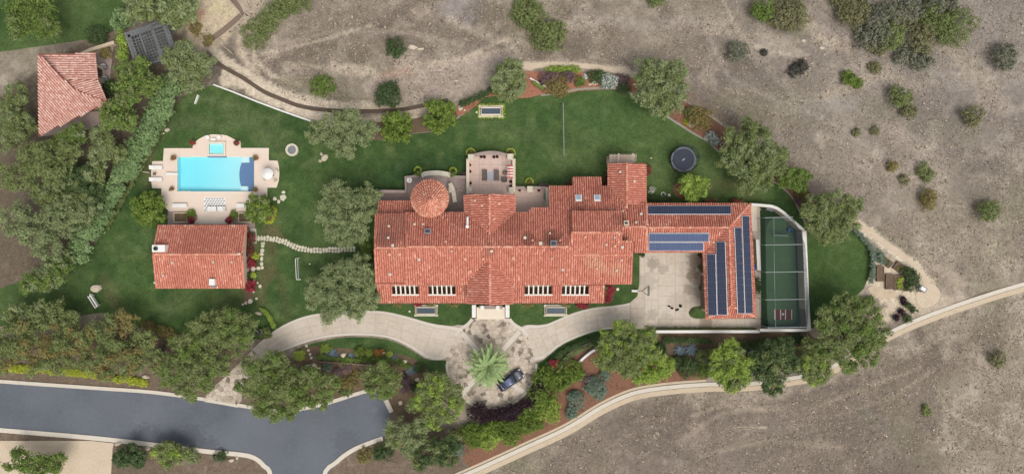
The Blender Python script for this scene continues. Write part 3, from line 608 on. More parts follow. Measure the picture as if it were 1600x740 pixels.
b = MB(); b.ribbon(PX(cr([(845, 149), (875, 146), (905, 139.5), (960, 138), (985, 146), (1015, 163), (1042, 182), (1081, 207), (1107, 222), (1122, 237)], 4, False)), .3, .0, .06); tag(b.build('path', mat('stone_edging', [(140, 138, 126), (166, 162, 148)], scale=1.5, rough=.95)), kind='structure')
b = MB(); b.ribbon(PX(cr([(1207, 282), (1227, 297), (1240, 312), (1251, 334)], 4, False)), .2, .0, .05); tag(b.build('path', bpy.data.materials['stone_edging']), kind='structure')
sheet('path', cr([(1356, 452), (1363, 446), (1375, 450), (1388, 456), (1400, 456), (1400, 464), (1385, 466), (1370, 462)], 2), .03, m_tan)
sheet('path', cr([(1432, 446), (1446, 441), (1462, 446), (1470, 460), (1462, 474), (1446, 480), (1433, 474)], 3), .02, m_sand)
# ---- straw and stubble standing on the open hillside: nobody could count it
n = 170000; tx = RNG.uniform(-84, 84, n); ty = RNG.uniform(-42, 42, n)
PH = PX([(385, -80), (385, 30), (372, 75), (440, 148), (500, 165), (620, 165), (690, 152), (760, 118), (815, 95), (985, 108), (1085, 150), (1145, 195), (1250, 265), (1345, 340), (1440, 415), (1466, 470), (1700, 380), (1700, -80)]); PB = PX([(735, 760), (790, 728), (905, 676), (1000, 625), (1110, 612), (1245, 605), (1350, 560), (1470, 500), (1700, 430), (1700, 800), (735, 800)])
ok = pip(tx, ty, PH) | pip(tx, ty, PB); ok &= (fbm(tx, ty, 5, 3, 31) > .34); tx, ty = tx[ok], ty[ok]; n = len(tx); tzv = tz(tx, ty)
V = np.zeros((n, 3, 3, 3)); size = RNG.uniform(.07, .25, n)*(1+.9*(RNG.random(n) < .1))
for k in range(3):
    a = RNG.uniform(0, 2*np.pi, n); lean = RNG.uniform(.3, 1.1, n); d = np.c_[np.cos(a), np.sin(a)]
    base = np.c_[tx, ty]+d*size[:, None]*.2; pp = np.c_[-d[:, 1], d[:, 0]]*size[:, None]*RNG.uniform(.18, .4, n)[:, None]
    V[:, k, 0] = np.c_[base-pp, tzv]; V[:, k, 1] = np.c_[base+pp, tzv]; V[:, k, 2] = np.c_[base+d*(size*lean)[:, None], tzv+size*RNG.uniform(.1, .5, n)]
o = np_mesh('dry_grass', V.reshape(-1, 3), 3, m_straw); tag(o, 'dry straw and stubble standing on the open hillside', 'dry grass', kind='stuff')
print('tufts', n)
# ================================================================ buildings
class Plane:
    def __init__(s, a, b, c):     # each (px, py, z): two points of the eave and one of the ridge
        A, B, Cc = W(*a), W(*b), W(*c); s.o = A; n = (B-A).cross(Cc-A).normalized()
        if n.z < 0: n = -n
        s.n = n; s.u = Vector((0, 0, 1)).cross(n)
        s.u = (s.u if s.u.length > 1e-6 else Vector((1, 0, 0))).normalized(); s.v = n.cross(s.u)   # v runs up the slope
        if s.v.z < 0: s.v = -s.v; s.u = -s.u
    def hit(s, px, py):
        c = Vector((0, 0, H)); d = W(px, py, 0)-c; return c+d*((s.o-c).dot(s.n)/d.dot(s.n))
    def uv(s, p): q = p-s.o; return (q.dot(s.u), q.dot(s.v))
    def at(s, u, v, wd=0): return s.o+s.u*u+s.v*v+s.n*wd
PU, PV = .335, .37
def tile_template():
    V = []; 
    for v, r, wz in ((-.05, .15, .04), (PV, .115, .0)):
        for k in range(5):
            a = math.pi*k/4; V.append((math.cos(a)*r, v, wz+math.sin(a)*r*.8))
    F = [(k+1, k, 5+k, 6+k) for k in range(4)]
    return np.array(V), F
TV, TF = tile_template()
def place_tiles(parent, pos, U, Vv, Nn, m, name='roof_tiles', scale_u=None):
    """pos (n,3) lower end centre; U,V,N (n,3) frames; a half-barrel tile at each"""
    n = len(pos); r = RNG
    su = np.ones(n) if scale_u is None else scale_u
    j = r.normal(0, .012, (n, 3)); jw = r.uniform(0, .025, n); ang = r.normal(0, .025, n)
    x = TV[None, :, 0]*su[:, None]+TV[None, :, 1]*ang[:, None]+j[:, :1]; y = np.repeat(TV[None, :, 1], n, 0)+j[:, 1:2]; z = TV[None, :, 2]+jw[:, None]
    P = pos[:, None, :]+x[..., None]*U[:, None, :]+y[..., None]*Vv[:, None, :]+z[..., None]*Nn[:, None, :]
    P = P.reshape(-1, 3); F = (np.arange(n)[:, None, None]*10+np.array(TF)[None]).reshape(-1, 4)
    # closing faces at the lower end of each tile
    F2 = (np.arange(n)[:, None, None]*10+np.array([(0, 1, 3, 4), (1, 2, 3, 3)])[None]).reshape(-1, 4)[::2]
    F = np.r_[F, F2]
    o = np_mesh(name, P, 4, m, parent, faces=F); tag(o, kind='stuff'); return o
NT = 0
def slope(root, plane, outline, holes=(), m=None, thick=.16, density=1.0):
    """one roof slope: a deck with rows of barrel tiles laid on it"""
    global NT
    p3 = [plane.hit(*q) for q in outline]; uv = [plane.uv(p) for p in p3]
    hol = [[plane.uv(plane.hit(*q)) for q in h] for h in holes]
    if area(uv) < 0: uv = uv[::-1]
    pieces = [uv]
    for h in hol:      # cut a rectangular opening: what is below, above, before and after it
        u0, u1 = min(a for a, b in h), max(a for a, b in h); v0, v1 = min(b for a, b in h), max(b for a, b in h); new = []
        for pc in pieces:
            for cell in ([(-99, -99), (u0, -99), (u0, 99), (-99, 99)], [(u1, -99), (99, -99), (99, 99), (u1, 99)], [(u0, -99), (u1, -99), (u1, v0), (u0, v0)], [(u0, v1), (u1, v1), (u1, 99), (u0, 99)]):
                c = clip(pc, cell)
                if len(c) >= 3 and abs(area(c)) > 1e-3: new.append(c)
        pieces = new
    b = MB()
    for pc in pieces:
        n = len(pc); top = [plane.at(a, v) for a, v in pc]; bot = [t-Vector((0, 0, thick)) for t in top]
        b.add(top+bot, [list(range(n)), list(range(n, 2*n))[::-1]]+[(i, n+i, n+(i+1) % n, (i+1) % n) for i in range(n)])
    deck = b.build('roof', m_deck, root)
    us = [a for a, _ in uv]; vs = [v for _, v in uv]
    U, V = np.meshgrid(np.arange(min(us)+PU*.5, max(us), PU), np.arange(math.floor(min(vs)/PV)*PV+.0, max(vs), PV))
    U = U.ravel(); V = V.ravel(); ok = pip(U, V+PV*.5, uv)
    for h in hol: ok &= ~((U > min(a for a, _ in h)-.1) & (U < max(a for a, _ in h)+.1) & (V+PV*.5 > min(v for _, v in h)-.12) & (V+PV*.5 < max(v for _, v in h)+.12))
    U, V = U[ok], V[ok]; n = len(U); NT += n
    pos = np.array(plane.o)+U[:, None]*np.array(plane.u)+V[:, None]*np.array(plane.v)
    rep = lambda v: np.repeat(np.array(v)[None], n, 0)
    place_tiles(deck, pos, rep(plane.u), rep(plane.v), rep(plane.n), m or m_tile)
    return deck
def ridge(root, a, b, r=1.25, m=None, lift=.03, name='ridge_tiles'):
    A, B = Vector(a), Vector(b); d = B-A; L_ = d.length; d.normalize(); n = max(1, int(L_/.42)); u = d.cross(Vector((0, 0, 1))).normalized(); nn = u.cross(d)
    if nn.z < 0: nn = -nn
    pos = np.array([A+d*(i*L_/n)+Vector((0, 0, lift)) for i in range(n)]); rep = lambda v: np.repeat(np.array(v)[None], n, 0)
    return place_tiles(root, pos, rep(u), rep(d), rep(nn), m or m_ridge, name, np.full(n, r))
def walls(root, rects, m=m_stucco, th=.3):
    """stucco wall runs round a rectangle (world x0,y0,x1,y1,z0,z1), open at the top"""
    for x0, y0, x1, y1, z0, z1 in rects:
        b = MB(); b.ribbon([(x0+.15, y0+.15), (x1-.15, y0+.15), (x1-.15, y1-.15), (x0+.15, y1-.15)], th, z0, z1, closed=True); b.build('wall', m, root)
def rect(px0, py0, px1, py1, z, ins, z0, z1):
    a = W(px0, py1, z); b = W(px1, py0, z); return (a.x+ins, a.y+ins, b.x-ins, b.y-ins, z0, z1)
def gable(root, tri, m=m_stucco):
    p = [Vector(q) for q in tri]; n = (p[1]-p[0]).cross(p[2]-p[0]).normalized()*.12; b = MB()
    b.add([q-n for q in p]+[q+n for q in p], [(0, 1, 2), (5, 4, 3), (0, 3, 4, 1), (1, 4, 5, 2), (2, 5, 3, 0)]); b.build('gable', m, root)
def window(root, x, y, z, wd, hg, ang):
    """a framed window set on a wall, facing direction ang (radians from +x)"""
    R = Matrix.Rotation(ang, 3, 'Z'); o = Vector((x, y, z)); b = MB()
    for s in (-1, 1):
        b.box(o+R @ Vector((0.04, s*wd/2, 0)), (.12, .1, hg+.1), ang); b.box(o+R @ Vector((0.041, 0, s*hg/2)), (.118, wd-.1, .1), ang)
    b.box(o+R @ Vector((.03, 0, 0)), (.06, .06, hg-.1), ang)
    f = b.build('window', m_wood, root); q = MB(); q.box(o+R @ Vector((.0, 0, 0)), (.04, wd-.1, hg-.1), ang); q.build('pane', m_glass, f)
def vent(root, plane, px, py, r=.14, h=.32, m=None, cap=True):
    p = plane.hit(px, py); b = MB(); b.lathe((p.x, p.y, p.z-.15), [(r, 0), (r, .15+h), (r*.8, .16+h)], 8)
    b.lathe((p.x, p.y, p.z+h+.02), [(r*1.5, 0), (r*1.5, .06), (r*.4, .14), (0.001, .15)], 8); b.build('roof_vent', m or m_ridge, root)

house = thing('villa', 'large terracotta roofed villa between the palm court and the back lawn', 'house', W(765, 400))
MF = Plane((588, 444, 5.6), (954, 444, 5.6), (765, 385, 7.5)); MBk = Plane((635, 332, 5.6), (893, 332, 5.6), (765, 385, 7.5))
LWF = Plane((588, 444, 5.35), (635, 444, 5.35), (610, 387, 7.2)); LWB = Plane((587, 334, 5.35), (635, 334, 5.35), (610, 387, 7.2))
RF = Plane((893, 443, 5.65), (988, 443, 5.65), (940, 363, 7.6)); RB = Plane((893, 330, 6.6), (972, 330, 6.6), (940, 363, 7.6))
CFW = Plane((730, 475, 5.6), (730, 440, 5.6), (765.5, 475, 6.92)); CFE = Plane((801, 475, 5.6), (801, 440, 5.6), (765.5, 475, 6.92))
CBW = Plane((725, 304, 5.6), (726, 332, 5.6), (765, 304, 6.87)); CBE = Plane((805.5, 304, 5.6), (804.7, 332, 5.6), (765, 304, 6.87))
SHL = Plane((592, 472, 3.4), (730, 472, 3.4), (650, 444, 4.6)); NB = Plane((858, 291, 4.0), (950, 291, 4.0), (900, 330, 5.5))
NEW = Plane((950, 255, 4.0), (950, 290, 4.0), (979.5, 255, 5.15)); NEE = Plane((1009, 255, 4.0), (1009.3, 318, 4.0), (979.5, 255, 5.15))
R2B = Plane((985, 318, 4.5), (1010, 318, 4.5), (1000, 354, 6.1)); R2F = Plane((990, 394, 4.6), (1010, 394, 4.6), (1000, 354, 6.1))
LB = Plane((590, 314, 3.5), (645, 314, 3.5), (615, 334, 4.3))
GN = Plane((1010, 318, 4.0), (1172, 318, 4.0), (1100, 355, 5.4)); GS = Plane((1010, 393.5, 4.0), (1098, 393.5, 4.0), (1050, 355, 5.4))
GW = Plane((1098.5, 394, 4.0), (1103, 497, 4.0), (1139, 355, 5.4)); GE = Plane((1172, 318, 4.0), (1181, 495, 4.0), (1139, 355, 5.4)); GH = Plane((1103, 497, 4.0), (1181, 495, 4.0), (1143, 478, 5.4))
slope(house, MF, [(635, 385), (893, 385), (893, 444), (801, 444), (801, 440), (765.5, 403), (730, 440), (730, 444), (635, 444)])
slope(house, MBk, [(635, 385), (893, 385), (893, 330), (858, 330), (858, 325), (830, 325), (826, 332), (804.7, 332), (765, 367), (726, 332), (635, 332)])
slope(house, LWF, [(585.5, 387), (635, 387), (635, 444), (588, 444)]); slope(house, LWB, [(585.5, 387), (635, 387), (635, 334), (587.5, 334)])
slope(house, RF, [(893, 363), (972, 363), (972, 377), (990, 377), (988, 443), (893, 443)]); slope(house, RB, [(893, 363), (972, 363), (972, 329), (893, 329)])
slope(house, CFW, [(765.5, 403), (765.5, 475), (730, 475), (730, 440)]); slope(house, CFE, [(765.5, 403), (765.5, 475), (801, 475), (801, 440)])
slope(house, CBW, [(765, 367), (765, 304), (725, 304), (726, 332)]); slope(house, CBE, [(765, 367), (765, 304), (805.5, 304), (804.7, 332)])
OPEN = [(613.5, 653.5), (670.5, 711), (820.5, 862), (878.5, 919)]
hole = lambda a: [(a[0], 445.5), (a[1], 445.5), (a[1], 459), (a[0], 459)]
slope(house, SHL, [(588, 444), (730, 444), (730, 472), (592, 472)], [hole(a) for a in OPEN[:2]]); slope(house, SHL, [(801, 444), (945, 444), (945, 471.5), (801, 471.5)], [hole(a) for a in OPEN[2:]])
slope(house, NB, [(858, 291), (894, 291), (894, 277), (940, 277), (940, 291), (950, 291), (978, 325), (978, 331), (858, 331)])
slope(house, NEW, [(950, 255), (979.5, 255), (979.5, 326), (950, 291)]); slope(house, NEE, [(979.5, 255), (1009, 255), (1009.5, 318), (979.5, 319)])
slope(house, R2B, [(972, 354), (1010, 354), (1010, 318), (979, 318), (972, 330)]); slope(house, R2F, [(972, 354), (1010, 354), (1010, 394), (989, 394), (990, 377), (972, 377)])
slope(house, LB, [(590, 314), (648, 314), (648, 336), (590, 336)])
slope(house, GN, [(1010, 318), (1172, 318), (1139, 355), (1010, 355)]); slope(house, GS, [(1010, 355), (1139, 355), (1098.5, 393.5), (1010, 393.5)])
slope(house, GW, [(1139, 355), (1143, 478), (1103, 497), (1098.5, 393.5)]); slope(house, GE, [(1139, 355), (1172, 318), (1181, 495), (1143, 478)]); slope(house, GH, [(1143, 478), (1181, 495), (1103, 497)])
rl = [(MF, (635, 385), (893, 385)), (LWF, (585.5, 387), (634, 387)), (RF, (893, 363), (972, 363)), (RF, (972, 377), (989, 377)), (CFW, (765.5, 475), (765.5, 403)), (CBW, (765, 304), (765, 367)), (NEW, (979.5, 255), (979.5, 326)),
      (R2F, (973, 354), (1010, 354)), (GN, (1010, 355), (1139, 355)), (GN, (1172, 318), (1139, 355)), (GE, (1139, 355), (1143, 478)), (GE, (1181, 495), (1143, 478)), (GW, (1103, 497), (1143, 478)),
      (RF, (893, 398), (988, 398)), (RF, (893.3, 443), (893.3, 364)), (R2F, (1010.5, 394), (1010.5, 354)), (R2B, (1010.5, 318), (1010.5, 353))]
for pl, a, b_ in rl: ridge(house, pl.hit(*a), pl.hit(*b_))
for pl, a, b_ in [(MF, (587, 444), (635, 444)), (LWB, (587, 334), (585.5, 386)), (LWF, (588, 444), (585.5, 388)), (MF, (634.5, 444), (634.5, 386)), (MBk, (634.5, 333), (634.5, 384))]: ridge(house, pl.hit(*a), pl.hit(*b_), 1.0, m_tile, .02, 'verge_tiles')
# walls under the eaves
walls(house, [rect(588, 334, 954, 444, 5.5, .5, 0, 5.2), rect(594, 440, 730, 471, 3.4, .45, 0, 3.15), rect(801, 440, 944, 470, 3.4, .45, 0, 3.15), rect(732, 430, 799, 474, 5.5, .4, 0, 5.35), rect(728, 305, 803, 360, 5.5, .45, 0, 5.35),
              rect(893, 332, 986, 443, 5.6, .55, 0, 5.2), rect(858, 292, 952, 340, 4, .5, 0, 3.75), rect(895, 278, 939, 300, 3.6, .45, 0, 3.2), rect(951, 256, 1008, 330, 4, .5, 0, 3.75), rect(975, 319, 1010, 393, 4.5, .5, 0, 4.2),
              rect(591, 315, 646, 345, 3.5, .4, 0, 3.25), rect(1011, 319, 1173, 393, 4, .5, 0, 3.7), rect(1101, 380, 1179, 496, 4, .6, 0, 3.7)])
hp = lambda pl, a: pl.hit(*a)-Vector((0, 0, .2))
gable(house, [hp(CFW, (731, 474)), hp(CFE, (800, 474)), hp(CFW, (765.5, 474))]); gable(house, [hp(CBW, (726, 305)), hp(CBE, (804.5, 305)), hp(CBW, (765, 305))])
gable(house, [hp(NEW, (951, 256)), hp(NEE, (1008, 256)), hp(NEW, (979.5, 256))]); gable(house, [hp(LWF, (588.5, 443)), hp(LWB, (588, 335)), hp(LWF, (586.5, 387))])
gable(house, [hp(RF, (970.5, 377)), hp(RB, (970.5, 331)), hp(RF, (970.5, 363))], m_deck)
# the four roof openings with white beams over the dim loggia below
fb = MB(); fb.box((W(765, 440).x, W(765, 457, 3).y, .06), (34.0, 2.4, .08)); fb.build('loggia_floor', m_floor, house)
for x0, x1 in OPEN:
    pb = MB(); a, c = SHL.hit(x0-1.5, 460.2), SHL.hit(x1+1.5, 460.2); pb.box(((a.x+c.x)/2, a.y, a.z+.06), (c.x-a.x, .22, .24)); pb.build('sill', m_beam, house)
    for k in range(5):
        x = x0+(x1-x0)*(k+1)/6.0-1.2+k*.5; a, c = SHL.hit(x, 459.4), SHL.hit(x, 445.2); m_ = (a+c)/2; bm_ = MB()
        bm_.add([Vector((m_.x+sx*.1, q.y, q.z+dz)) for q in (a, c) for sx in (-1, 1) for dz in (-.14, .1)], [(0, 1, 5, 4), (2, 6, 7, 3), (1, 3, 7, 5), (0, 4, 6, 2), (0, 2, 3, 1), (4, 5, 7, 6)]); bm_.build('beam', m_beam, house)
# round tower with its cone of tiles
tc = W(671.5, 310, 6.2); apex = Vector((W(671, 313, 7.8).x, W(671, 313, 7.8).y, 7.8)); R0 = 2.9*.938
tb = MB(); tb.lathe((tc.x, tc.y, 0), [(2.35, 0), (2.35, 6.15)], 32); tb.build('tower_wall', m_stucco, house)
cb_ = MB(); cb_.lathe((tc.x, tc.y, 0), [(2.3, 5.95), (R0, 6.05), (R0, 6.2)], 40); n = 40
vs = [Vector((tc.x+R0*math.cos(2*math.pi*i/n), tc.y+R0*math.sin(2*math.pi*i/n), 6.2)) for i in range(n)]+[apex]
cb_.add(vs, [(i, (i+1) % n, n) for i in range(n)]); cone = cb_.build('tower_roof', m_deck, house)
pos, UU, VV, NN, SU = [], [], [], [], []
rows = 7
for k in range(rows):
    t = k/rows; r_ = R0*(1-t); cnt = max(8, int(2*math.pi*r_/.34)) 
    for i in range(cnt):
        a = 2*math.pi*(i+.5*(k % 2)*0)/cnt; e = Vector((tc.x+R0*math.cos(a), tc.y+R0*math.sin(a), 6.2)); d = (apex-e).normalized(); p = e+(apex-e)*t
        u = Vector((-math.sin(a), math.cos(a), 0)); u = (u-d*u.dot(d)).normalized(); nn = u.cross(d); nn = nn if nn.z > 0 else -nn
        pos.append(p+d*random.uniform(0, .04)); UU.append(u); VV.append(d); NN.append(nn); SU.append(min(1.0, .34/.34) if k < 6 else .7)
place_tiles(cone, np.array(pos), np.array(UU), np.array(VV), np.array(NN), m_tilelight, 'roof_tiles', np.array(SU)*1.12)
fb = MB(); fb.lathe(apex-Vector((0, 0, .05)), [(.3, 0), (.24, .12), (.1, .2), (.08, .4), (0.001, .45)], 10); fb.build('finial', m_ridge, cone)
# chimneys, skylights and vents on the villa
def chimney(px, py, pl, dx, dy, h, m, capm):
    p = pl.hit(px, py); b = MB(); b.box((p.x, p.y, p.z+h/2-.3), (dx, dy, h+.6)); c = b.build('chimney', m, house)
    q = MB(); q.box((p.x, p.y, p.z+h+.06), (dx+.16, dy+.16, .12)); q.box((p.x, p.y, p.z+h+.16), (dx-.12, dy-.2, .08), mi=1); q.build('chimney_cap', [capm, m_iron], c)
chimney(669, 361, MBk, .8, .6, .55, m_grey, m_grey); chimney(864.5, 380, MBk, .75, .7, .6, mat('slate_blue_metal', [(92, 96, 118), (112, 116, 138)], scale=2, rough=.5), m_grey)
chimney(977, 348.5, R2B, .55, .55, .7, m_ridge, m_cream)
cb_ = MB(); a, c = MBk.hit(730.5, 354), MBk.hit(731, 339); cb_.tube([a+Vector((0, 0, .3)), c+Vector((0, 0, .55))], .17, 8); cb_.tube([a+Vector((0, 0, -.2)), a+Vector((0, 0, .5))], .26, 8); cb_.build('flue_pipe', m_white, house)
for px in (904, 933):
    p = NB.hit(px, 310); b = MB(); R = NB
    for (u, v, w_, su, sv, sw, mi) in ((0, 0, .12, .95, 1.05, .3, 0), (0, -.08, .29, .72, .72, .06, 1)):
        o = p+R.u*u+R.v*v+R.n*w_; b.add([o+R.u*(x*su/2)+R.v*(y*sv/2)+R.n*(z*sw/2) for z in (-1, 1) for y in (-1, 1) for x in (-1, 1)], [(0, 2, 3, 1), (4, 5, 7, 6), (0, 1, 5, 4), (2, 6, 7, 3), (0, 4, 6, 2), (1, 3, 7, 5)], mi)
    b.build('skylight', [m_white, mat('skylight_glass', [(150, 164, 178), (168, 180, 192)], scale=1, rough=.15) if px == 904 else bpy.data.materials['skylight_glass']], house)
VT = [(MF, 655, 405), (MF, 706, 392), (MF, 727, 404), (MF, 755, 404), (MF, 768, 392), (MF, 735, 423), (MF, 802, 403), (MF, 862, 403), (MF, 879, 421), (MBk, 820, 371), (MBk, 832, 375), (MBk, 859, 364), (MBk, 875, 375), (RF, 914, 370), (RF, 960, 371), (RF, 947, 382), (RF, 960, 384), (RF, 972, 386), (R2B, 1001, 334), (R2B, 993, 347), (NB, 973, 329.5), (RF, 926, 407), (RF, 932, 419), (RF, 963, 422), (RF, 971, 406), (CBE, 772, 342), (CBE, 780, 318), (CBW, 742, 313), (CBW, 753, 321), (NEW, 968.5, 268.5), (NEE, 991, 283), (LWB, 608, 353), (LWB, 607, 371), (LWB, 614, 383), (LWF, 609, 397), (LWF, 625, 397), (MBk, 648, 350), (MBk, 661, 350), (MBk, 697, 377), (LWF, 610, 428)]
for pl, x, y in VT: vent(house, pl, x, y, r=random.uniform(.1, .17), h=random.uniform(.12, .35), m=random.choice((m_ridge, m_cream, m_cream)))
p = MBk.hit(844.5, 380); b = MB(); b.box((p.x, p.y, p.z+.2), (.5, .5, .7)); b.build('roof_vent', m_cream, house)
# windows and doors
yF = W(0, 471, 3.4).y+.45; yU = W(0, 475, 5.5).y+.4
for px in (606, 628, 650, 676, 698, 718, 814, 836, 858, 884, 906, 928): window(house, W(px, 0, 3.4).x, yF, 1.6, 1.2, 1.7, -math.pi/2)
for px in (620, 665, 690, 840, 880): window(house, W(px, 0, 5.5).x, W(0, 334, 5.5).y-.5, 3.4, 1.1, 1.3, math.pi/2)
xE = W(986, 0, 5.6).x-.55
for py in (410, 430): window(house, xE, W(0, py, 5).y, 3.2, 1.2, 1.4, 0)
for px in (1030, 1062): 
    b = MB(); x = W(px, 0, 4).x; y = W(0, 393, 4).y+.5; b.box((x, y, 1.25), (2.6, .12, 2.5)); d = b.build('garage_door', m_wood, house)
for py in (415, 445, 472):
    b = MB(); x = W(1101, 0, 4).x+.6; y = W(0, py, 4).y; b.box((x, y, 1.25), (.12, 2.5, 2.5)); b.build('garage_door', m_wood, house)
xG = W(1179, 0, 4).x-.6
for py in (350, 400, 450): window(house, xG, W(0, py, 4).y, 1.7, 1.0, 1.2, 0)
for px in (918,): window(house, W(px, 0).x, W(0, 278, 3.6).y-.45, 1.6, 1.8, 1.5, math.pi/2)
b = MB(); b.box((W(766, 0, 4).x, yU+.02, 1.35), (1.8, .1, 2.6)); dr = b.build('door', m_wood, house); q = MB(); q.lathe((W(766, 0, 4).x+.6, yU-.08, 1.2), [(.05, 0), (.05, .12)], 8); q.build('handle', m_iron, dr)
# front steps between low white walls
b = MB()
for i in range(3): b.box((W(767, 0).x, W(0, 486+i*4).y, .3-i*.09), (4.4, 1.4-.3*i, .6-i*.18-.02*i))
b.build('entrance_steps', m_coping, house)
for s in (741, 793):
    b = MB(); b.box((W(s, 0).x, W(0, 485).y, .45), (.62, 1.95, .9)); b.build('entrance_wall', m_white, house)
b = MB(); b.box((W(767, 0).x, W(0, 481).y+.2, .61), (3.6, .55, .05)); b.build('doormat', m_terrgrey, house)
for s in (754, 778):
    b = MB(); b.lathe((W(s, 0).x, W(0, 478.6).y, .6), [(.22, 0), (.3, .5), (.34, .9), (.2, .95)], 10); tag(b.build('urn', m_white), 'white urn %s the entrance steps' % ('on the pool house side of' if s == 754 else 'on the garage side of'), 'urn', 'urns by the front door')
# ---- terraces behind the villa
def panels(parent, px0, py0, px1, py1, nx, ny, z, m, th=.06, gap=.02, name='paving_panel'):
    a, c = W2(px0, py1, z), W2(px1, py0, z)
    for i in range(nx):
        for j in range(ny):
            x0 = a[0]+(c[0]-a[0])*i/nx; x1 = a[0]+(c[0]-a[0])*(i+1)/nx; y0 = a[1]+(c[1]-a[1])*j/ny; y1 = a[1]+(c[1]-a[1])*(j+1)/ny
            slab([(x0+gap, y0+gap), (x1-gap, y0+gap), (x1-gap, y1-gap), (x0+gap, y1-gap)], z-th, z+random.uniform(0, .003), m, parent, name)
def block(name, pts, z, m, kind='structure', z0=0.0):
    b = MB(); b.prism(PX(pts, z), z0, z, 0); return tag(b.build(name, m), kind=kind)
t1 = block('terrace', [(731, 240), (803, 240), (803, 306), (731, 306)], 1.05, m_joint); panels(t1, 732, 241, 802, 305, 4, 4, 1.09, m_terr)
t2 = block('terrace', cr([(634, 277), (645, 275), (655, 273), (672, 270), (690, 271), (706, 274), (731, 277)], 3, False)+[(731, 332), (634, 332)], .85, m_terrgrey)
t3 = block('terrace', [(592, 299), (634, 299), (634, 316), (592, 316)], .8, m_terrgrey); t4 = block('terrace', [(803.2, 293), (858, 293), (858, 332), (803.2, 332)], .95, m_terr)
def lowwall(pts, wd, z0, z1, name, label, cat, m=None, group=None, capm=None, curve=False):
    b = MB(); p = PX(cr(pts, 4, False) if curve else pts, z1); b.ribbon(p, wd, z0, z1); o = b.build(name, m or m_stucco); tag(o, label, cat, group)
    if capm:
        q = MB(); q.ribbon(p, wd+.12, z1+.002, z1+.08); q.build('coping', capm, o)
    return o
GP = 'low walls round the terraces'
lowwall([(731, 304), (731, 248)], .35, 0, 1.7, 'parapet', 'pinkish parapet along the cone tower side of the lounger terrace', 'parapet', group=GP, capm=m_stucco)
lowwall([(803, 248), (803, 300)], .35, 0, 1.7, 'parapet', 'pinkish parapet beside the red umbrella on the lounger terrace', 'parapet', group=GP, capm=m_stucco)
lowwall([(743, 242.5), (755, 239.5), (767, 238.5), (779, 239.5), (791, 242.5)], .4, 0, 1.6, 'parapet', 'bowed grey balustrade closing the lounger terrace towards the lawn', 'parapet', m_terrgrey, GP, m_terrgrey, True)
lowwall([(592, 299), (634, 299), (634, 277), (654, 275)], .35, 0, 1.5, 'parapet', 'stepped grey parapet on the olive tree side of the cone tower', 'parapet', m_terrgrey, GP, m_terrgrey)
lowwall([(658, 275), (665, 271.5), (682, 270), (698, 272), (704, 274)], .6, 0, 1.0, 'parapet', 'curved pale parapet bowing out behind the cone tower', 'parapet', m_cream, GP, m_cream, True)
lowwall([(708, 276.5), (731, 277)], .35, 0, 1.3, 'parapet', 'short grey parapet joining the lounger terrace wall', 'parapet', m_terrgrey, GP, m_terrgrey)
lowwall([(803, 293.5), (820, 293.5)], .35, 0, 1.5, 'parapet', 'short parapet piece before the single potted ring by the lounger terrace', 'parapet', group=GP, capm=m_terrgrey)
lowwall([(832, 293.5), (857, 293.5)], .35, 0, 1.5, 'parapet', 'short parapet piece meeting the villa wing with two skylights', 'parapet', group=GP, capm=m_terrgrey)
lowwall([(703, 286), (708, 297), (711, 316)], .5, .8, 2.0, 'parapet', 'curved stair wall hugging the cone tower', 'parapet', m_terrgrey, GP, m_cream, True)
lowwall([(855.5, 293), (855.5, 324)], .45, 0, 2.1, 'parapet', 'pale outdoor counter wall at the end of the skylight wing terrace', 'parapet', m_cream, GP, m_cream)
for x, y, l in ((735.5, 246, 'terrace corner pier nearest the cone tower and the lawn'), (797, 245, 'terrace corner pier nearest the net and the lawn'), (733.5, 297, 'terrace corner pier where the cone tower terrace meets the villa'), (799, 297, 'terrace corner pier beside the skylight wing terrace'), (828, 295.5, 'squat pier behind the single ring shrub'), (705.5, 296, 'stair pier beside the cone tower')):
    p = W(x, y, 1.9); b = MB(); b.box((p.x, p.y, .95), (.72, .8, 1.9)); o = tag(b.build('pier', m_stucco), l, 'pier', 'stucco piers of the terraces'); q = MB(); q.box((p.x, p.y, 1.95), (.84, .92, .1)); q.build('cap', m_cream, o)
POTL = ['small dark pot %s' % s for s in ('inside the bowed balustrade, nearest the cone tower', 'inside the bowed balustrade, second from the cone tower', 'inside the bowed balustrade, second from the red parasol', 'inside the bowed balustrade, nearest the red parasol', 'by the tower-side parapet near the lawn corner pier', 'by the tower-side parapet level with the loungers', 'by the tower-side parapet nearest the villa roof', 'under the red parasol along the terrace parapet', 'on the lounger terrace nearest the skylight wing terrace', 'on the skylight wing terrace before the ring shrub', 'on the skylight wing terrace nearest the counter wall')]
for k, (x, y) in enumerate([(752, 245), (757, 245.5), (772, 245.5), (777, 245), (734, 258), (734.5, 268), (735, 286), (798, 284), (798, 291), (812, 297), (842, 297)]):
    p = W(x, y, 1.2); b = MB(); b.lathe((p.x, p.y, .9), [(.14, 0), (.22, .3), (.2, .36), (.1, .3)], 8); b.lathe((p.x, p.y, 1.2), [(.2, 0), (.24, .14), (.12, .3), (.001, .34)], 7, 1)
    tag(b.build('flower_pot', [m_terracotta, LF['purple']]), POTL[k], 'potted plant', 'small dark pots along the terrace walls')
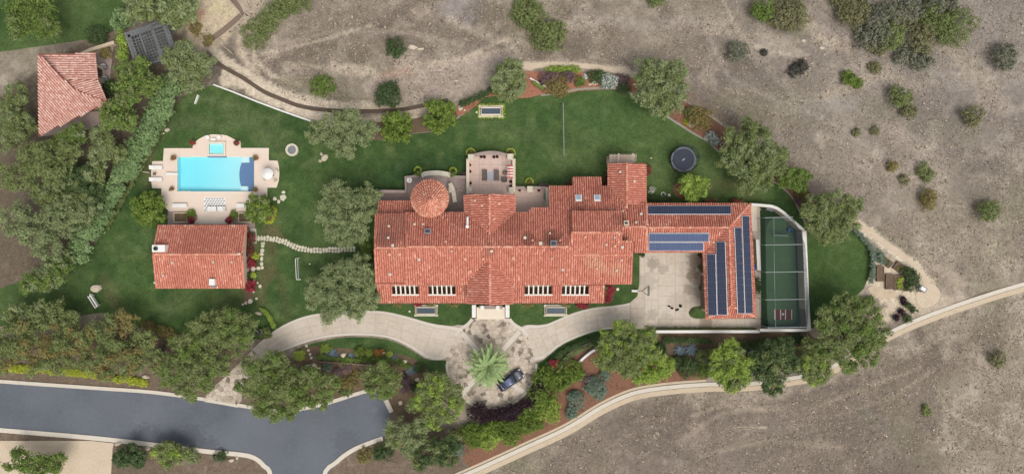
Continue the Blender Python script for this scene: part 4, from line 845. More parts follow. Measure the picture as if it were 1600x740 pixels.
# ---- pool house
ph = thing('pool_house', 'small gabled terracotta roofed pool house below the swimming pool', 'house', W(312, 400))
PN = Plane((248, 352, 3.3), (385.5, 352, 3.3), (312, 397, 4.75)); PS = Plane((244.5, 449.5, 3.3), (381.5, 449.5, 3.3), (312, 397, 4.75))
slope(ph, PN, [(248, 352), (385.5, 352), (378.8, 397), (239.5, 397)]); slope(ph, PS, [(239.5, 397), (378.8, 397), (381.5, 449.5), (244.5, 449.5)])
ridge(ph, PN.hit(239.5, 397), PN.hit(378.8, 397)); 
for pl, a, b_ in ((PN, (248, 352), (239.5, 396)), (PN, (385.5, 352), (378.8, 396)), (PS, (244.5, 449), (239.5, 398)), (PS, (381.5, 449), (378.8, 398))): ridge(ph, pl.hit(*a), pl.hit(*b_), 1.0, m_tile, .02, 'verge_tiles')
walls(ph, [rect(248, 353, 381, 449, 3.3, .5, 0, 3.05)]); gable(ph, [hp(PN, (249.5, 353.5)), hp(PS, (246, 448)), hp(PN, (241, 397))]); gable(ph, [hp(PN, (384, 353.5)), hp(PS, (380, 448)), hp(PN, (377.5, 397))])
p = W(247.5, 388, 5.4); b = MB(); b.box((p.x, p.y, 2.9), (1.9, 1.05, 5.0)); c = b.build('chimney', m_white, ph); q = MB(); q.lathe((p.x-.35, p.y, 5.4), [(.3, 0), (.3, .22), (.18, .24), (.17, .1)], 12); q.build('chimney_pot', m_iron, c)
b = MB(); p = PS.hit(334, 440); b.box((p.x, p.y, p.z+.2), (.85, .95, .9)); c = b.build('chimney', m_white, ph); b = MB(); b.box((p.x, p.y-.62, p.z-.05), (.8, .3, .6)); b.build('flashing', m_grey, c)
for x, y in ((270, 410), (334, 409), (363, 409), (375, 396), (256, 430), (243, 441)): vent(ph, PS, x, y, .12, .2, m_cream)
yN = W(0, 353, 3.3).y-.5; yS = W(0, 449, 3.3).y+.5
for px in (275, 350): window(ph, W(px, 0, 3).x, yN, 1.6, 1.4, 1.5, math.pi/2)
for px in (270, 310, 355): window(ph, W(px, 0, 3).x, yS, 1.6, 1.2, 1.3, -math.pi/2)
b = MB(); b.box((W(312, 0, 3).x, yN, 1.15), (2.4, .12, 2.2)); b.build('door', m_wood, ph)
# ---- neighbour's house at the hedge
nb = thing('neighbour_house', 'neighbouring house with faded pink tiled roof beyond the hedge', 'house', W(100, 150))
N1 = Plane((149, 84, 3.5), (153, 124, 3.5), (100, 105, 5.0)); N2 = Plane((153, 124, 3.5), (168, 160, 3.5), (100, 160, 5.2)); N3 = Plane((168, 160, 3.5), (142, 177, 3.5), (118, 120, 5.3))
slope(nb, N1, [(149, 84), (153, 124), (100, 124), (60, 84)], m=m_tilepale); slope(nb, N2, [(153, 124), (168, 160), (118, 140), (100, 124)], m=m_tilepale); slope(nb, N3, [(168, 160), (60, 212), (60, 84), (100, 124), (118, 140)], m=m_tilepale)
walls(nb, [rect(62, 90, 148, 170, 3.5, .6, 0, 3.2)])
tag(block('terrace', [(60, 176), (163, 174), (166, 186), (140, 202), (60, 214)], .12, m_terrgrey), kind='structure'); tag(block('terrace', [(143, 78), (178, 66), (172, 120), (178, 150), (166, 156), (150, 118)], .06, m_terrgrey), kind='structure')
window(nb, W(148, 0, 3.5).x-.6, W(0, 110, 3).y, 1.6, 1.2, 1.4, 0)
print('roof tiles', NT)
# ---- solar arrays
m_panelframe = mat('panel_frame', [(92, 98, 112), (108, 114, 128)], scale=2, rough=.4, metal=.3)
def solar(name_label, pl, quad, nu, nv, m, z=.3):
    """rows of panels between four photo corners a,b,c,d (a-b along u)"""
    a, b_, c, d = [pl.hit(*q) for q in quad]; n = pl.n; root = thing('solar_array', name_label, 'solar panels', (a+b_+c+d)/4, 'solar panels on the garage roof')
    f = lambda u, v: (a*(1-u)+b_*u)*(1-v)+(d*(1-u)+c*u)*v
    for i in range(nu):
        for j in range(nv):
            g = .012; q = [f((i+g)/nu, (j+.02)/nv), f((i+1-g)/nu, (j+.02)/nv), f((i+1-g)/nu, (j+.98)/nv), f((i+g)/nu, (j+.98)/nv)]
            cen = sum(q, Vector())/4; q = [cen+(p-cen)*1.0 for p in q]; lo = [p+n*(z-.05) for p in q]; hi = [p+n*z for p in q]; b = MB(); inn = [p+(cen-p)*(.05)+n*(z+.006) for p in q]
            b.add(lo+hi, [(0, 1, 2, 3), (7, 6, 5, 4), (0, 4, 5, 1), (1, 5, 6, 2), (2, 6, 7, 3), (3, 7, 4, 0)]); b.add(inn, [(0, 1, 2, 3)], 1)
            for t in (1/3, 2/3) if nu > 1 else (.25, .5, .75):
                if nu > 1: s0, s1 = inn[0]+(inn[1]-inn[0])*t, inn[3]+(inn[2]-inn[3])*t; e = (inn[1]-inn[0]).normalized()*.012
                else: s0, s1 = inn[0]+(inn[1]-inn[0])*t, inn[3]+(inn[2]-inn[3])*t; e = (inn[1]-inn[0]).normalized()*.012
                b.add([s0-e+n*.004, s0+e+n*.004, s1+e+n*.004, s1-e+n*.004], [(0, 1, 2, 3)], 0)
            b.build('solar_panel', [m_panelframe, m], root)
    rb = MB()
    for p, q in ((f(0, 0), f(1, 0)), (f(0, 1), f(1, 1)), (f(0, 0), f(0, 1)), (f(1, 0), f(1, 1))): rb.tube([p+n*(z-.08), q+n*(z-.08)], .06, 4)
    rb.build('mounting_rail', m_rail, root)
solar('long single row of dark panels above the garage ridge towards the lawn', GN, [(1011, 322.5), (1141, 322.5), (1141, 335.5), (1011, 335.5)], 12, 1, m_solar)
solar('upper row of pale blue panels on the slope above the parking court', GS, [(1013.5, 363.5), (1107, 363.5), (1106, 376.2), (1013.5, 376.2)], 9, 1, m_solarblue)
solar('lower row of pale blue panels just above the parking court eave', GS, [(1013.5, 377.6), (1098, 377.6), (1098, 390.3), (1013.5, 390.3)], 8, 1, m_solarblue)
solar('shorter column of dark panels nearest the parking court', GW, [(1104.5, 397), (1118, 397), (1120.5, 492), (1107, 492)], 1, 9, m_solar)
solar('longer column of dark panels on the parking court side of the garage ridge', GW, [(1119.3, 377.5), (1133, 377.5), (1136.5, 491), (1121.8, 491)], 1, 11, m_solar)
solar('shorter column of dark panels on the cage side beside the garage ridge', GE, [(1146, 355.5), (1156.5, 355.5), (1161.5, 489), (1151, 489)], 1, 12, m_solar)
solar('longest column of dark panels, nearest the batting cage', GE, [(1157.8, 337.5), (1168.5, 337.5), (1174.5, 489), (1162.8, 489)], 1, 14, m_solar)
# ================================================================ trees, shrubs and flowers
NL = 0
def leaves(name, lobes, lf, parent, leaf=.26, clump=.45, dens=1.0, flat=.72, flw=None, spiky=0., up=.35):
    """crown built of many small leaf faces gathered in puffs over each lobe; lobes: (x,y,z,r) in world metres"""
    global NL
    out = []
    for (x, y, z, r) in lobes:
        ns = max(6, int(3.6*(r/clump)**1.9))
        d = RNG.normal(size=(ns, 3)); d[:, 2] = np.abs(d[:, 2])*.9-.25; d /= np.linalg.norm(d, axis=1)[:, None]
        lump = 1+.22*(np.sin(d[:, 0]*4+x)+np.sin(d[:, 1]*5+y))*.6
        cs = np.array([x, y, z])+d*(r*RNG.uniform(.62, .98, ns)*lump)[:, None]*np.array([1, 1, flat])
        rs = clump*RNG.uniform(.55, 1.25, ns)
        nl = np.maximum(6, (dens*2.9*(rs/leaf)**1.7*2.4).astype(int)); idx = np.repeat(np.arange(ns), nl); n = len(idx)
        e = RNG.normal(size=(n, 3)); e[:, 2] += .35; e /= np.linalg.norm(e, axis=1)[:, None]
        pos = cs[idx]+e*(rs[idx]*RNG.uniform(.45, 1.08, n))[:, None]*np.array([1, 1, .8])
        nrm = e*.8+d[idx]*.4+np.array([0, 0, up])+RNG.normal(size=(n, 3))*.45; out.append(np.c_[pos, nrm])
        # looser leaves inside so that no lobe is hollow
        k = int(n*.25); q = RNG.normal(size=(k, 3)); q /= np.linalg.norm(q, axis=1)[:, None]
        out.append(np.c_[np.array([x, y, z])+q*(r*RNG.uniform(.2, .75, k))[:, None]*np.array([1, 1, flat]), q+np.array([0, 0, .6])])
    A = np.concatenate(out); n = len(A); NL += n; nr = A[:, 3:]/np.linalg.norm(A[:, 3:], axis=1)[:, None]
    t = RNG.normal(size=(n, 3)); t -= nr*(t*nr).sum(1)[:, None]; t /= np.linalg.norm(t, axis=1)[:, None]; b = np.cross(nr, t)
    s = leaf*RNG.uniform(.7, 1.4, n)[:, None]; wd = .42+.1*RNG.random((n, 1))
    if spiky: wd *= (1-spiky); s *= 1+spiky
    P = A[:, :3]; V = np.stack([P-t*s*.5, P+b*s*wd*.6-nr*s*.08, P+t*s*.55, P-b*s*wd*.6-nr*s*.08], 1).reshape(-1, 3)
    return np_mesh(name, V, 4, LF[lf] if isinstance(lf, str) else lf, parent)
def trunk(parent, base, lobes, r=.2, name='trunk'):
    b = MB(); B = Vector(base); top = Vector((sum(l[0] for l in lobes)/len(lobes), sum(l[1] for l in lobes)/len(lobes), min(l[2] for l in lobes)))
    fork = B+(top-B)*.45+Vector((random.uniform(-.1, .1), random.uniform(-.1, .1), 0)); b.tube([B-Vector((0, 0, .1)), B+(fork-B)*.5+Vector((.05, .03, 0)), fork], r*1.25, 7, r2=r*.8)
    for l in lobes[:9]:
        e = Vector(l[:3]); m = fork+(e-fork)*.5+Vector((random.uniform(-.2, .2), random.uniform(-.2, .2), .15)); b.tube([fork, m, e], r*.7, 5, r2=r*.15)
    return b.build(name, m_trunk, parent)
TG = 'trees standing round the estate'
def tree(label, lobes_px, kind, zc=4.0, cat='tree', group=TG, name=None, leaf=.24, clump=.48, flat=.72, tr=.2, mix=None, **kw):
    """lobes_px: (px, py, radius px[, extra height])"""
    L_ = []
    for q in lobes_px:
        z = zc+(q[3] if len(q) > 3 else 0); p = W(q[0], q[1], z); L_.append((p.x, p.y, z, q[2]/10*(H-z)/H))
    bx = sum(l[0]*l[3] for l in L_)/sum(l[3] for l in L_); by = sum(l[1]*l[3] for l in L_)/sum(l[3] for l in L_)
    gz = float(tz(np.array([bx]), np.array([by]))[0]); root = thing(name or 'tree', label, cat, (bx, by, gz), group)
    L_ = [(a, b, c+min(0, gz), d) for a, b, c, d in L_]
    trunk(root, (bx, by, gz), L_, tr); sub = []
    for (x, y, z, r) in L_:    # each lobe breaks up into boughs of its own
        sub.append((x, y, z-.2*r, r*.74))
        for k in range(int(7+r*5)):
            d = Vector((random.gauss(0, 1), random.gauss(0, 1), abs(random.gauss(0, .8))-.15)).normalized(); rr = r*random.uniform(.66, .92)*(1.16 if random.random() < .16 else 1); sub.append((x+d.x*rr, y+d.y*rr, z+d.z*rr*.75, r*random.uniform(.2, .34)))
    if mix:
        cut = [s for s in sub if random.random() < .3]; sub = [s for s in sub if s not in cut]
        if cut: leaves('crown', cut, mix, root, leaf, clump, flat=flat, **kw)
    leaves('crown', sub, kind, root, leaf, clump, flat=flat, **kw); return root
def shrub(label, px, py, r, kind, z=None, cat='shrub', group='shrubs in the planted beds', name='shrub', leaf=.18, clump=.3, flat=.75, sx=1.0, ang=0, extra=None, **kw):
    rr = r/10; zc = (z if z is not None else rr*.55); p = G(px, py, zc); gz = p.z-zc; base = Vector((p.x, p.y, gz)); root = thing(name, label, cat, base, group); L_ = []
    if sx != 1:
        n = max(2, int(round(sx*1.6)))
        for i in range(n):
            t = (i/(n-1)-.5)*2*(sx-1)*rr; L_.append((p.x+math.cos(ang)*t, p.y+math.sin(ang)*t, p.z, rr*random.uniform(.95, 1.15)))
    else:
        L_ = [(p.x, p.y, p.z, rr*.95)]+[(p.x+math.cos(a)*rr*.55, p.y+math.sin(a)*rr*.55, p.z-.1*rr, rr*.45) for a in [random.uniform(0, 6.28) for _ in range(4)]]
    b = MB(); 
    for l in L_[:3]: b.tube([(l[0]*.3+p.x*.7, l[1]*.3+p.y*.7, gz-.05), (l[0], l[1], l[2])], .05+.02*rr, 5, r2=.02)
    b.build('stem', m_trunk, root); leaves('foliage', L_, kind, root, leaf, clump, flat=flat, **kw)
    if extra: leaves('blossom', [(l[0], l[1], l[2]+l[3]*.12, l[3]*.95) for l in L_], extra, root, leaf*.8, clump*.7, dens=.35, flat=flat)
    return root
# --- olive trees, pepper trees and others (photo position, radius)
tree('grey-green feathery tree hanging over the lattice pergola', [(212, 8, 22, .5), (240, 6, 28, 1), (270, 16, 24), (288, 4, 20), (280, 32, 11, -1), (226, 20, 13), (296, 24, 9, -1)], 'olive', 5, leaf=.42, spiky=.35, mix='mid', clump=.6)
tree('round bright green tree between the lattice pergola and the neighbour roof', [(212, 122, 28), (196, 112, 15), (232, 130, 20), (222, 106, 16), (205, 145, 15)], 'green', 4.5, leaf=.34, clump=.5, mix='mid')
tree('round green tree beside the neighbour roof and the sage hedge', [(186, 178, 24), (200, 192, 14), (172, 188, 14), (190, 162, 15)], 'green', 4, leaf=.34, mix='mid')
tree('olive-green tree at the top end of the sage hedge by the pen', [(292, 92, 24, .5), (310, 106, 20), (280, 112, 18), (300, 128, 18), (268, 90, 14), (322, 92, 13), (286, 76, 12)], 'olive', 4.5, mix='mid')
tree('dull green tree squeezed between the neighbour terrace and the hedge', [(162, 214, 18), (178, 236, 20), (158, 240, 18), (150, 268, 18)], 'mid', 3.5, mix='olive')
tree('dark tree in the deep shade behind the sage hedge', [(145, 295, 20), (120, 280, 24), (160, 300, 10)], 'dark', 3)
tree('pale olive tree between the fire pit and the citrus pair', [(498, 208, 18, -.5), (518, 198, 22), (545, 192, 24), (566, 212, 18), (532, 222, 20), (545, 236, 11, -1), (578, 200, 12)], 'olive', 4.2)
tree('rounded citrus tree on the fire pit side of the citrus pair', [(619, 199, 24), (608, 188, 11), (632, 190, 12), (610, 212, 11), (633, 210, 12)], 'citrus', 2.2, leaf=.34, clump=.38)
tree('rounded citrus tree on the garden basin side of the citrus pair', [(686, 178, 23), (674, 166, 11), (698, 168, 11), (672, 190, 11), (700, 190, 12), (686, 200, 9)], 'citrus', 2.2, leaf=.34, clump=.38)
tree('narrow olive tree with hanging tip beside the red mulch bed', [(793, 118, 20), (780, 132, 15), (806, 136, 17), (800, 104, 14), (797, 150, 9, -1), (812, 122, 12), (782, 146, 10, -.5)], 'olive', 4, spiky=.25, mix='mid')
tree('big pale green tree at the lawn corner above the trampoline', [(1030, 120, 28, .5), (1052, 140, 24), (1010, 142, 24), (1034, 160, 22), (1055, 112, 18), (1008, 110, 18), (1050, 168, 12, -1)], 'olive', 4.8, mix='mid')
tree('largest green tree between the trampoline and the hillside', [(1150, 225, 24), (1180, 222, 28, .5), (1204, 252, 24), (1168, 258, 28), (1190, 278, 22), (1140, 250, 18), (1166, 290, 14, -1), (1172, 200, 17, -.5), (1216, 240, 14)], 'mid', 4.6, mix='olive')
tree('small vivid green tree beside the largest tree on the hillside edge', [(1246, 282, 15), (1256, 276, 11), (1238, 272, 10), (1226, 284, 11, -.5), (1252, 292, 9)], 'green', 2.6)
tree('wide olive-green tree outside the batting cage curve', [(1278, 325, 22), (1302, 318, 24), (1322, 335, 24), (1296, 348, 26), (1276, 348, 18), (1310, 362, 15), (1332, 322, 14), (1288, 374, 10, -1), (1262, 330, 12)], 'mid', 4.4, mix='olive')
tree('small yellow-green tree by the garage roof above a red mulch ring', [(1084, 288, 14), (1074, 296, 10), (1092, 300, 11), (1084, 304, 11), (1070, 284, 8), (1096, 288, 9)], 'bright', 2.8, mix='citrus', leaf=.3)
tree('grey-green olive tree at the villa corner beside the stone path', [(528, 306, 22), (565, 306, 20, -.3), (515, 332, 20), (548, 330, 26, .4), (574, 328, 18), (526, 354, 20), (556, 360, 22), (540, 376, 11, -1), (585, 306, 11, -.5)], 'olive', 4.8)
tree('grey-green olive tree reaching over the curved driveway at the villa end', [(500, 450, 22), (532, 430, 24), (566, 420, 22), (560, 450, 26), (526, 466, 24), (488, 468, 15), (520, 486, 18, -.5), (556, 480, 20), (578, 470, 14), (548, 420, 14), (584, 438, 12)], 'olive', 4.8)
tree('clipped citrus globe beside the pool deck', [(232, 327, 24), (218, 318, 12), (246, 318, 12), (220, 338, 12), (246, 338, 12), (232, 344, 11), (232, 310, 11)], 'citrus', 2.2, leaf=.32, clump=.36, flat=.85)
tree('shaggy citrus tree on the pool house corner by the yellow bed', [(404, 324, 17), (392, 332, 10), (416, 330, 11), (398, 314, 10), (412, 316, 9), (404, 340, 9)], 'citrus', 2.2, leaf=.34, clump=.4, mix='mid')
tree('brown-tinged olive tree above the yellow verge at the road', [(158, 515, 22), (190, 505, 22), (215, 540, 26), (175, 545, 26), (150, 560, 24), (205, 565, 24), (240, 560, 18), (120, 530, 26), (165, 580, 14, -.5), (230, 532, 14)], 'mid', 4, mix='flax')
tree('large green tree overhanging the road beside the driveway mouth', [(322, 512, 24), (352, 502, 24), (384, 508, 20), (295, 540, 28), (335, 540, 26), (370, 534, 20), (270, 575, 22), (310, 575, 26), (345, 568, 18), (288, 602, 18, -.5), (258, 590, 12), (322, 600, 12, -.5), (300, 618, 8, -1)], 'mid', 4.6, mix='green')
tree('large green tree overhanging the road between driveway mouth and agave bed', [(396, 578, 22), (430, 568, 20), (412, 610, 26), (448, 600, 26), (485, 590, 20), (515, 600, 16), (430, 636, 20, -.5), (468, 622, 20), (500, 620, 18), (408, 640, 12, -1), (452, 644, 12, -1), (385, 606, 14)], 'mid', 4.8, mix='green')
tree('rounded green tree at the end of the agave bed', [(590, 580, 18), (610, 592, 18), (586, 602, 18), (604, 612, 14), (575, 590, 12)], 'mid', 3.6, mix='green')
tree('bright pepper tree leaning over the stone court', [(684, 592, 16), (700, 612, 20), (672, 622, 20), (705, 640, 18), (680, 650, 20), (650, 632, 12), (660, 606, 10), (714, 622, 11)], 'mid', 4.2, mix='bright')
tree('dusty tree at the road turn below the pepper tree', [(622, 668, 20), (645, 680, 22), (618, 686, 14), (660, 662, 14), (640, 700, 14, -.5)], 'olive', 3.8, mix='mid')
tree('dark tree in the hollow behind the burgundy hedge', [(680, 700, 22), (705, 690, 14), (660, 716, 18), (700, 715, 16)], 'dark', 3, mix='mid')
tree('spreading pepper tree over the driveway hedge near the garage', [(950, 540, 22), (975, 522, 22), (1002, 535, 20), (965, 560, 22), (990, 560, 22), (942, 560, 14), (1015, 520, 12), (985, 580, 15, -.5), (1018, 548, 12)], 'mid', 4.6, mix='bright')
tree('bright low tree beside the pepper tree on the lower bed', [(1024, 576, 18), (1040, 570, 13), (1012, 586, 12), (1034, 588, 11), (996, 588, 9)], 'bright', 2.6)
tree('conical yellow-green tree below the white wall', [(1140, 548, 20), (1128, 566, 20), (1154, 570, 22), (1142, 590, 20), (1120, 580, 13), (1160, 590, 12), (1146, 604, 9, -.5)], 'bright', 4.2, mix='mid')
tree('dark green tree below the white wall beside the conical tree', [(1195, 552, 22), (1220, 545, 20), (1212, 575, 24), (1190, 580, 18), (1206, 600, 16, -.5), (1235, 570, 15)], 'dark', 4, mix='mid')
tree('yellow-tinged tree under the batting cage corner', [(1262, 545, 20), (1282, 560, 20), (1258, 572, 18), (1285, 580, 14, -.5), (1272, 590, 12, -.5)], 'mid', 3.8, mix='bright')
tree('biggest dark green tree beside the round play lawn', [(1300, 490, 24), (1328, 482, 22), (1352, 496, 24), (1310, 520, 28), (1342, 525, 28), (1370, 515, 18), (1322, 552, 24), (1292, 540, 20), (1350, 552, 20), (1285, 505, 14), (1372, 535, 12), (1326, 572, 12, -1)], 'mid', 5, mix='green')
tree('dark green rounded shrub tree on the bank across the road', [(205, 708, 16), (190, 714, 12), (216, 716, 12)], 'dark', 2.2, leaf=.3)
tree('bright green bushy tree on the bank across the road', [(250, 706, 13), (268, 700, 14), (284, 708, 13), (262, 716, 12)], 'mid', 2.2, mix='bright')
tree('green tree beyond the end of the neighbour roof', [(60, 245, 30), (90, 265, 24), (30, 270, 30), (110, 240, 20)], 'mid', 4.5)
tree('olive tree on the neighbour lawn edge behind the hedge', [(60, 360, 30), (95, 345, 26), (30, 345, 26), (80, 390, 24), (115, 330, 20)], 'olive', 4.5)
tree('green tree above the road at the far end of the verge', [(30, 530, 30), (60, 550, 30), (90, 525, 22), (0, 555, 30), (95, 560, 24)], 'mid', 4.4, mix='flax')
tree('green tree across the neighbour lawn', [(40, 40, 26), (70, 20, 24), (30, 10, 24), (80, 50, 16)], 'green', 4.5, mix='mid')
tree('rounded tree across the road beyond the pale forecourt', [(60, 730, 24), (90, 722, 16), (30, 720, 20)], 'green', 3)
for a in [('olive tree filling the neighbour side below the roof', [(112, 300, 24), (90, 312, 24), (128, 322, 20), (70, 295, 22)], 'mid'), ('green tree where the sage hedge leaves the lawn', [(85, 425, 24), (60, 440, 24), (100, 410, 16)], 'green'), ('dull olive tree at the lawn end beyond the white bench', [(60, 495, 24), (85, 490, 22), (30, 500, 24), (108, 502, 18)], 'mid'), ('leafy tree at the neighbour path corner', [(112, 215, 18), (96, 226, 16), (122, 204, 12)], 'green'), ('dark tree between the sage hedge and the neighbour olive', [(135, 268, 15), (150, 322, 14), (128, 345, 14)], 'dark'), ('tall leafy tree at the far neighbour boundary', [(15, 180, 26), (35, 200, 24), (10, 215, 24), (30, 150, 20)], 'mid')]: tree(a[0], a[1], a[2], 3.6, mix='olive')
# --- long hedges
def hedge(label, path, r, kind, z, name='hedge', leaf=.26, clump=.36, step=.8, mix=None, **kw):
    p = resample(PX(path, z), max(3, int(length(PX(path))/(r*step)))); L_ = []
    for x, y in p:
        for k in range(2): L_.append((x+random.uniform(-.45, .45)*r, y+random.uniform(-.45, .45)*r, z+random.uniform(-.1, .1), r*random.uniform(.7, .95)))
    m = p[len(p)//2]; root = thing(name, label, 'hedge', (m[0], m[1], 0)); b = MB()
    for x, y in p[::2]: b.tube([(x, y, -.05), (x, y, z)], .06, 5)
    tag(b.build('stems', m_trunk, root), kind='stuff'); leaves('foliage', L_, kind, root, leaf, clump, **kw); return root
hedge('long tall sage-coloured hedge running diagonally beside the pool lawn', [(268, 138), (256, 165), (240, 192), (222, 222), (202, 252), (184, 282), (166, 312), (148, 342), (130, 372), (112, 402)], 1.75, 'hedge', 1.9, leaf=.3, clump=.36, step=.5, mix=None)
hedge('low dull strip hedge along the foot of the sage hedge', [(262, 186), (236, 232), (212, 275), (188, 318), (168, 356)], .35, 'mid', .4, leaf=.16, clump=.2)
hedge('bright clipped hedge block between the two olive trees and the villa wall', [(568, 364), (569, 380), (569, 396), (568, 410)], .95, 'green', 1.2, leaf=.16, clump=.25)
hedge('upright lime shrub row between the neighbour path and the pergola', [(188, 58), (192, 74), (196, 92)], .85, 'bright', 2.6, leaf=.3, clump=.36, mix=None)
hedge('dark burgundy hedge curling round the lower edge of the stone court', [(741, 641), (758, 646), (778, 648), (798, 645), (815, 636), (832, 623), (840, 606)], 1.15, 'purple', 1.1, leaf=.22, clump=.3)
hedge('thin dark hedge along the driveway side of the lower white wall', [(1024, 513.5), (1060, 513.5), (1100, 514), (1140, 514), (1184, 514)], .22, 'mid', .35, leaf=.14, clump=.16)
hedge('clipped dark hedge following the outer curve of the driveway', [(846, 580), (862, 563), (882, 548), (905, 536), (930, 528)], .42, 'dark', .6, leaf=.14, clump=.2)
hedge('second clipped hedge line inside the driveway curve', [(884, 560), (902, 548), (925, 538)], .28, 'mid', .5, leaf=.14, clump=.2)
hedge('dark green hedge behind the red mulch beside the hanging olive tree', [(720, 163), (738, 157), (756, 148), (770, 138)], .5, 'dark', .8, leaf=.18, clump=.25)
hedge('dark clipped hedge under the long thin white wall', [(1040, 531), (1075, 531), (1110, 532)], .5, 'dark', .8, leaf=.16, clump=.22)
hedge('dark undergrowth hedge between the conical tree and the cage', [(1160, 540), (1190, 537), (1225, 535), (1250, 530)], .8, 'dark', .9, leaf=.2, clump=.26)
hedge('dense green bank hedge along the lower rim of the burgundy hedge', [(726, 672), (752, 674), (782, 668), (810, 658), (836, 640), (850, 622)], 1.15, 'citrus', .8, leaf=.2, clump=.28)
hedge('low mixed green ground hedge through the agave bed', [(498, 556), (525, 560), (555, 562), (590, 560), (620, 563), (640, 572)], .42, 'green', .15, leaf=.15, clump=.2)
hedge('clipped hedge strip by the garage under the trampoline', [(1016, 310.5), (1032, 311), (1050, 311)], .42, 'dark', .8, leaf=.14, clump=.2)
hedge('curving low hedge round the round play lawn', [(1336, 358), (1350, 372), (1362, 388), (1365, 405), (1364, 424), (1362, 438)], .38, 'blue', .7, leaf=.16, clump=.2)
hedge('yellow-flowering ground hedge along the road verge', [(-40, 572), (60, 576), (143, 583), (170, 588), (198, 594), (226, 598)], .62, 'yellow', .3, leaf=.16, clump=.22)
hedge('lime strip hedge at the bend of the driveway', [(408, 482), (418, 490), (424, 500), (428, 508)], .34, 'bright', .4, leaf=.16, clump=.2)
# --- shrubs and bushes on the hillside
HG = 'bushes on the dry hillside'
for args in [('long olive-coloured bush on the slope beside the pen', 412, 40, 20, 'mid', dict(sx=2.0, ang=.9)), ('green end of the scrub by the upper picture edge near the pen', 455, 8, 17, 'mid', dict(sx=1.9, ang=.35)),
    ('compact dark bush beside the pale flat rocks', 618, 76, 17, 'dark', {}), ('low green ground shrub near the drainage ditch', 504, 134, 15, 'green', dict(sx=1.4, ang=.2, z=.3)), ('dark round bush leaning over the drainage ditch', 608, 150, 23, 'dark', dict(z=1.4)),
    ('upper of two loose green shrubs on the middle of the slope', 824, 20, 24, 'mid', dict(sx=1.25, ang=-.7, z=.6)), ('lower of two loose green shrubs on the middle of the slope', 856, 55, 25, 'mid', dict(sx=1.15, z=.7)), ('bush cut by the picture edge above the big lawn tree', 1026, -3, 15, 'mid', {}),
    ('vivid green bush against the brown brush mound', 1193, 14, 20, 'green', dict(z=1.4)), ('broad brown-green brush mound beside the vivid bush', 1232, 24, 26, 'brush', dict(sx=1.15, ang=-1.2, z=.9)), ('bush of mixed grey leaves alone on the hillside', 1153, 82, 16, 'greybrush', dict(sx=1.15, ang=-.6)),
    ('flat charred bush on the hillside', 1246, 107, 11, 'char', dict(sx=1.7, ang=.45, z=.35)), ('small yellow-green bush on the hillside', 1326, 122, 13, 'citrus', {}), ('tail of the small yellow-green bush', 1341, 130, 8, 'citrus', {}),
    ('rounded brown-green bush on the far hillside', 1407, 152, 18, 'mid', dict(z=1.2)), ('lower lobe bush touching the rounded brown-green bush', 1420, 174, 13, 'brush', {}), ('low grey bush between the yellow-green and the rounded bush', 1367, 106, 11, 'brush', dict(z=.3)),
    ('tiny yellowish bush on the far bare patch', 1395, 260, 9, 'flax', {}), ('small dull bush below the tiny yellowish bush', 1413, 282, 9, 'brush', {}), ('dark bush at the far edge above the vegetable beds', 1446, 270, 12, 'mid', dict(sx=1.4, ang=-.9)),
    ('tall yellow-brown shrub at the far edge above the vegetable beds', 1450, 312, 14, 'flax', dict(sx=1.3, ang=1.5)), ('tiny bush near the top of the far slope', 1194, 82, 5, 'char', {}), ('pale shrub on the far slope above the bare patch', 1366, 205, 8, 'brush', dict(z=.2)), ('low shrub on the bare slope past the trampoline tree', 1338, 208, 7, 'brush', dict(z=.2)),
    ('grey-green brush in the corner thicket nearest the bare slope', 1335, 20, 28, 'brush', dict(z=1.2, mixk=1)), ('largest grey brush of the corner thicket', 1375, 40, 34, 'greybrush', dict(z=1.4)), ('dark green brush in the middle of the corner thicket', 1392, 55, 24, 'mid', dict(z=1.6)), ('pale dry brush at the upper rim of the corner thicket', 1410, 12, 30, 'greybrush', dict(z=1.2)), ('dull brush at the outer rim of the corner thicket', 1440, 60, 26, 'brush', dict(z=1)),
    ('low scrub at the foot of the corner thicket', 1440, 95, 20, 'greybrush', dict(z=.5)), ('grey scrub filling the gap inside the corner thicket', 1355, 60, 22, 'greybrush', dict(z=.7)), ('olive scrub between the grey brushes of the corner thicket', 1400, 35, 26, 'brush', dict(z=.9)), ('dark scrub on the picture edge of the corner thicket', 1452, 30, 26, 'mid', dict(z=1)), ('dry scrub at the near tip of the corner thicket', 1318, -5, 24, 'brush', dict(z=.8)), ('grey scrub along the lower rim of the corner thicket', 1412, 84, 18, 'greybrush', dict(z=.5)), ('dull scrub under the dark green brush of the corner thicket', 1372, 72, 16, 'brush', dict(z=.5)), ('tall scrub at the outer top of the corner thicket', 1470, 0, 28, 'greybrush', dict(z=1)), ('dark bush beyond the corner thicket', 1490, 40, 34, 'mid', dict(z=1.2)), ('round bush on the slope past the rounded brown-green bush', 1520, 180, 18, 'brush', {}), ('small bush far along the lower field', 1447, 642, 9, 'mid', dict(z=.3)), ('bush on the far slope past the vegetable beds', 1545, 330, 17, 'mid', {}), ('dry bush low on the far field', 1560, 560, 14, 'brush', {}), ('grey bush high on the far slope', 1570, 90, 22, 'greybrush', {}),
    ('reddish scrub patch at the pen corner', 325, 62, 9, 'flax', dict(z=.3)), ('rusty bush inside the pen fence', 306, 46, 10, 'flax', dict(z=.3))]:
    kw = dict(args[5]); kw.pop('mixk', 0); shrub(args[0], args[1], args[2], args[3], args[4], group=HG, name='bush', cat='bush', leaf=.24, clump=.34, **kw)
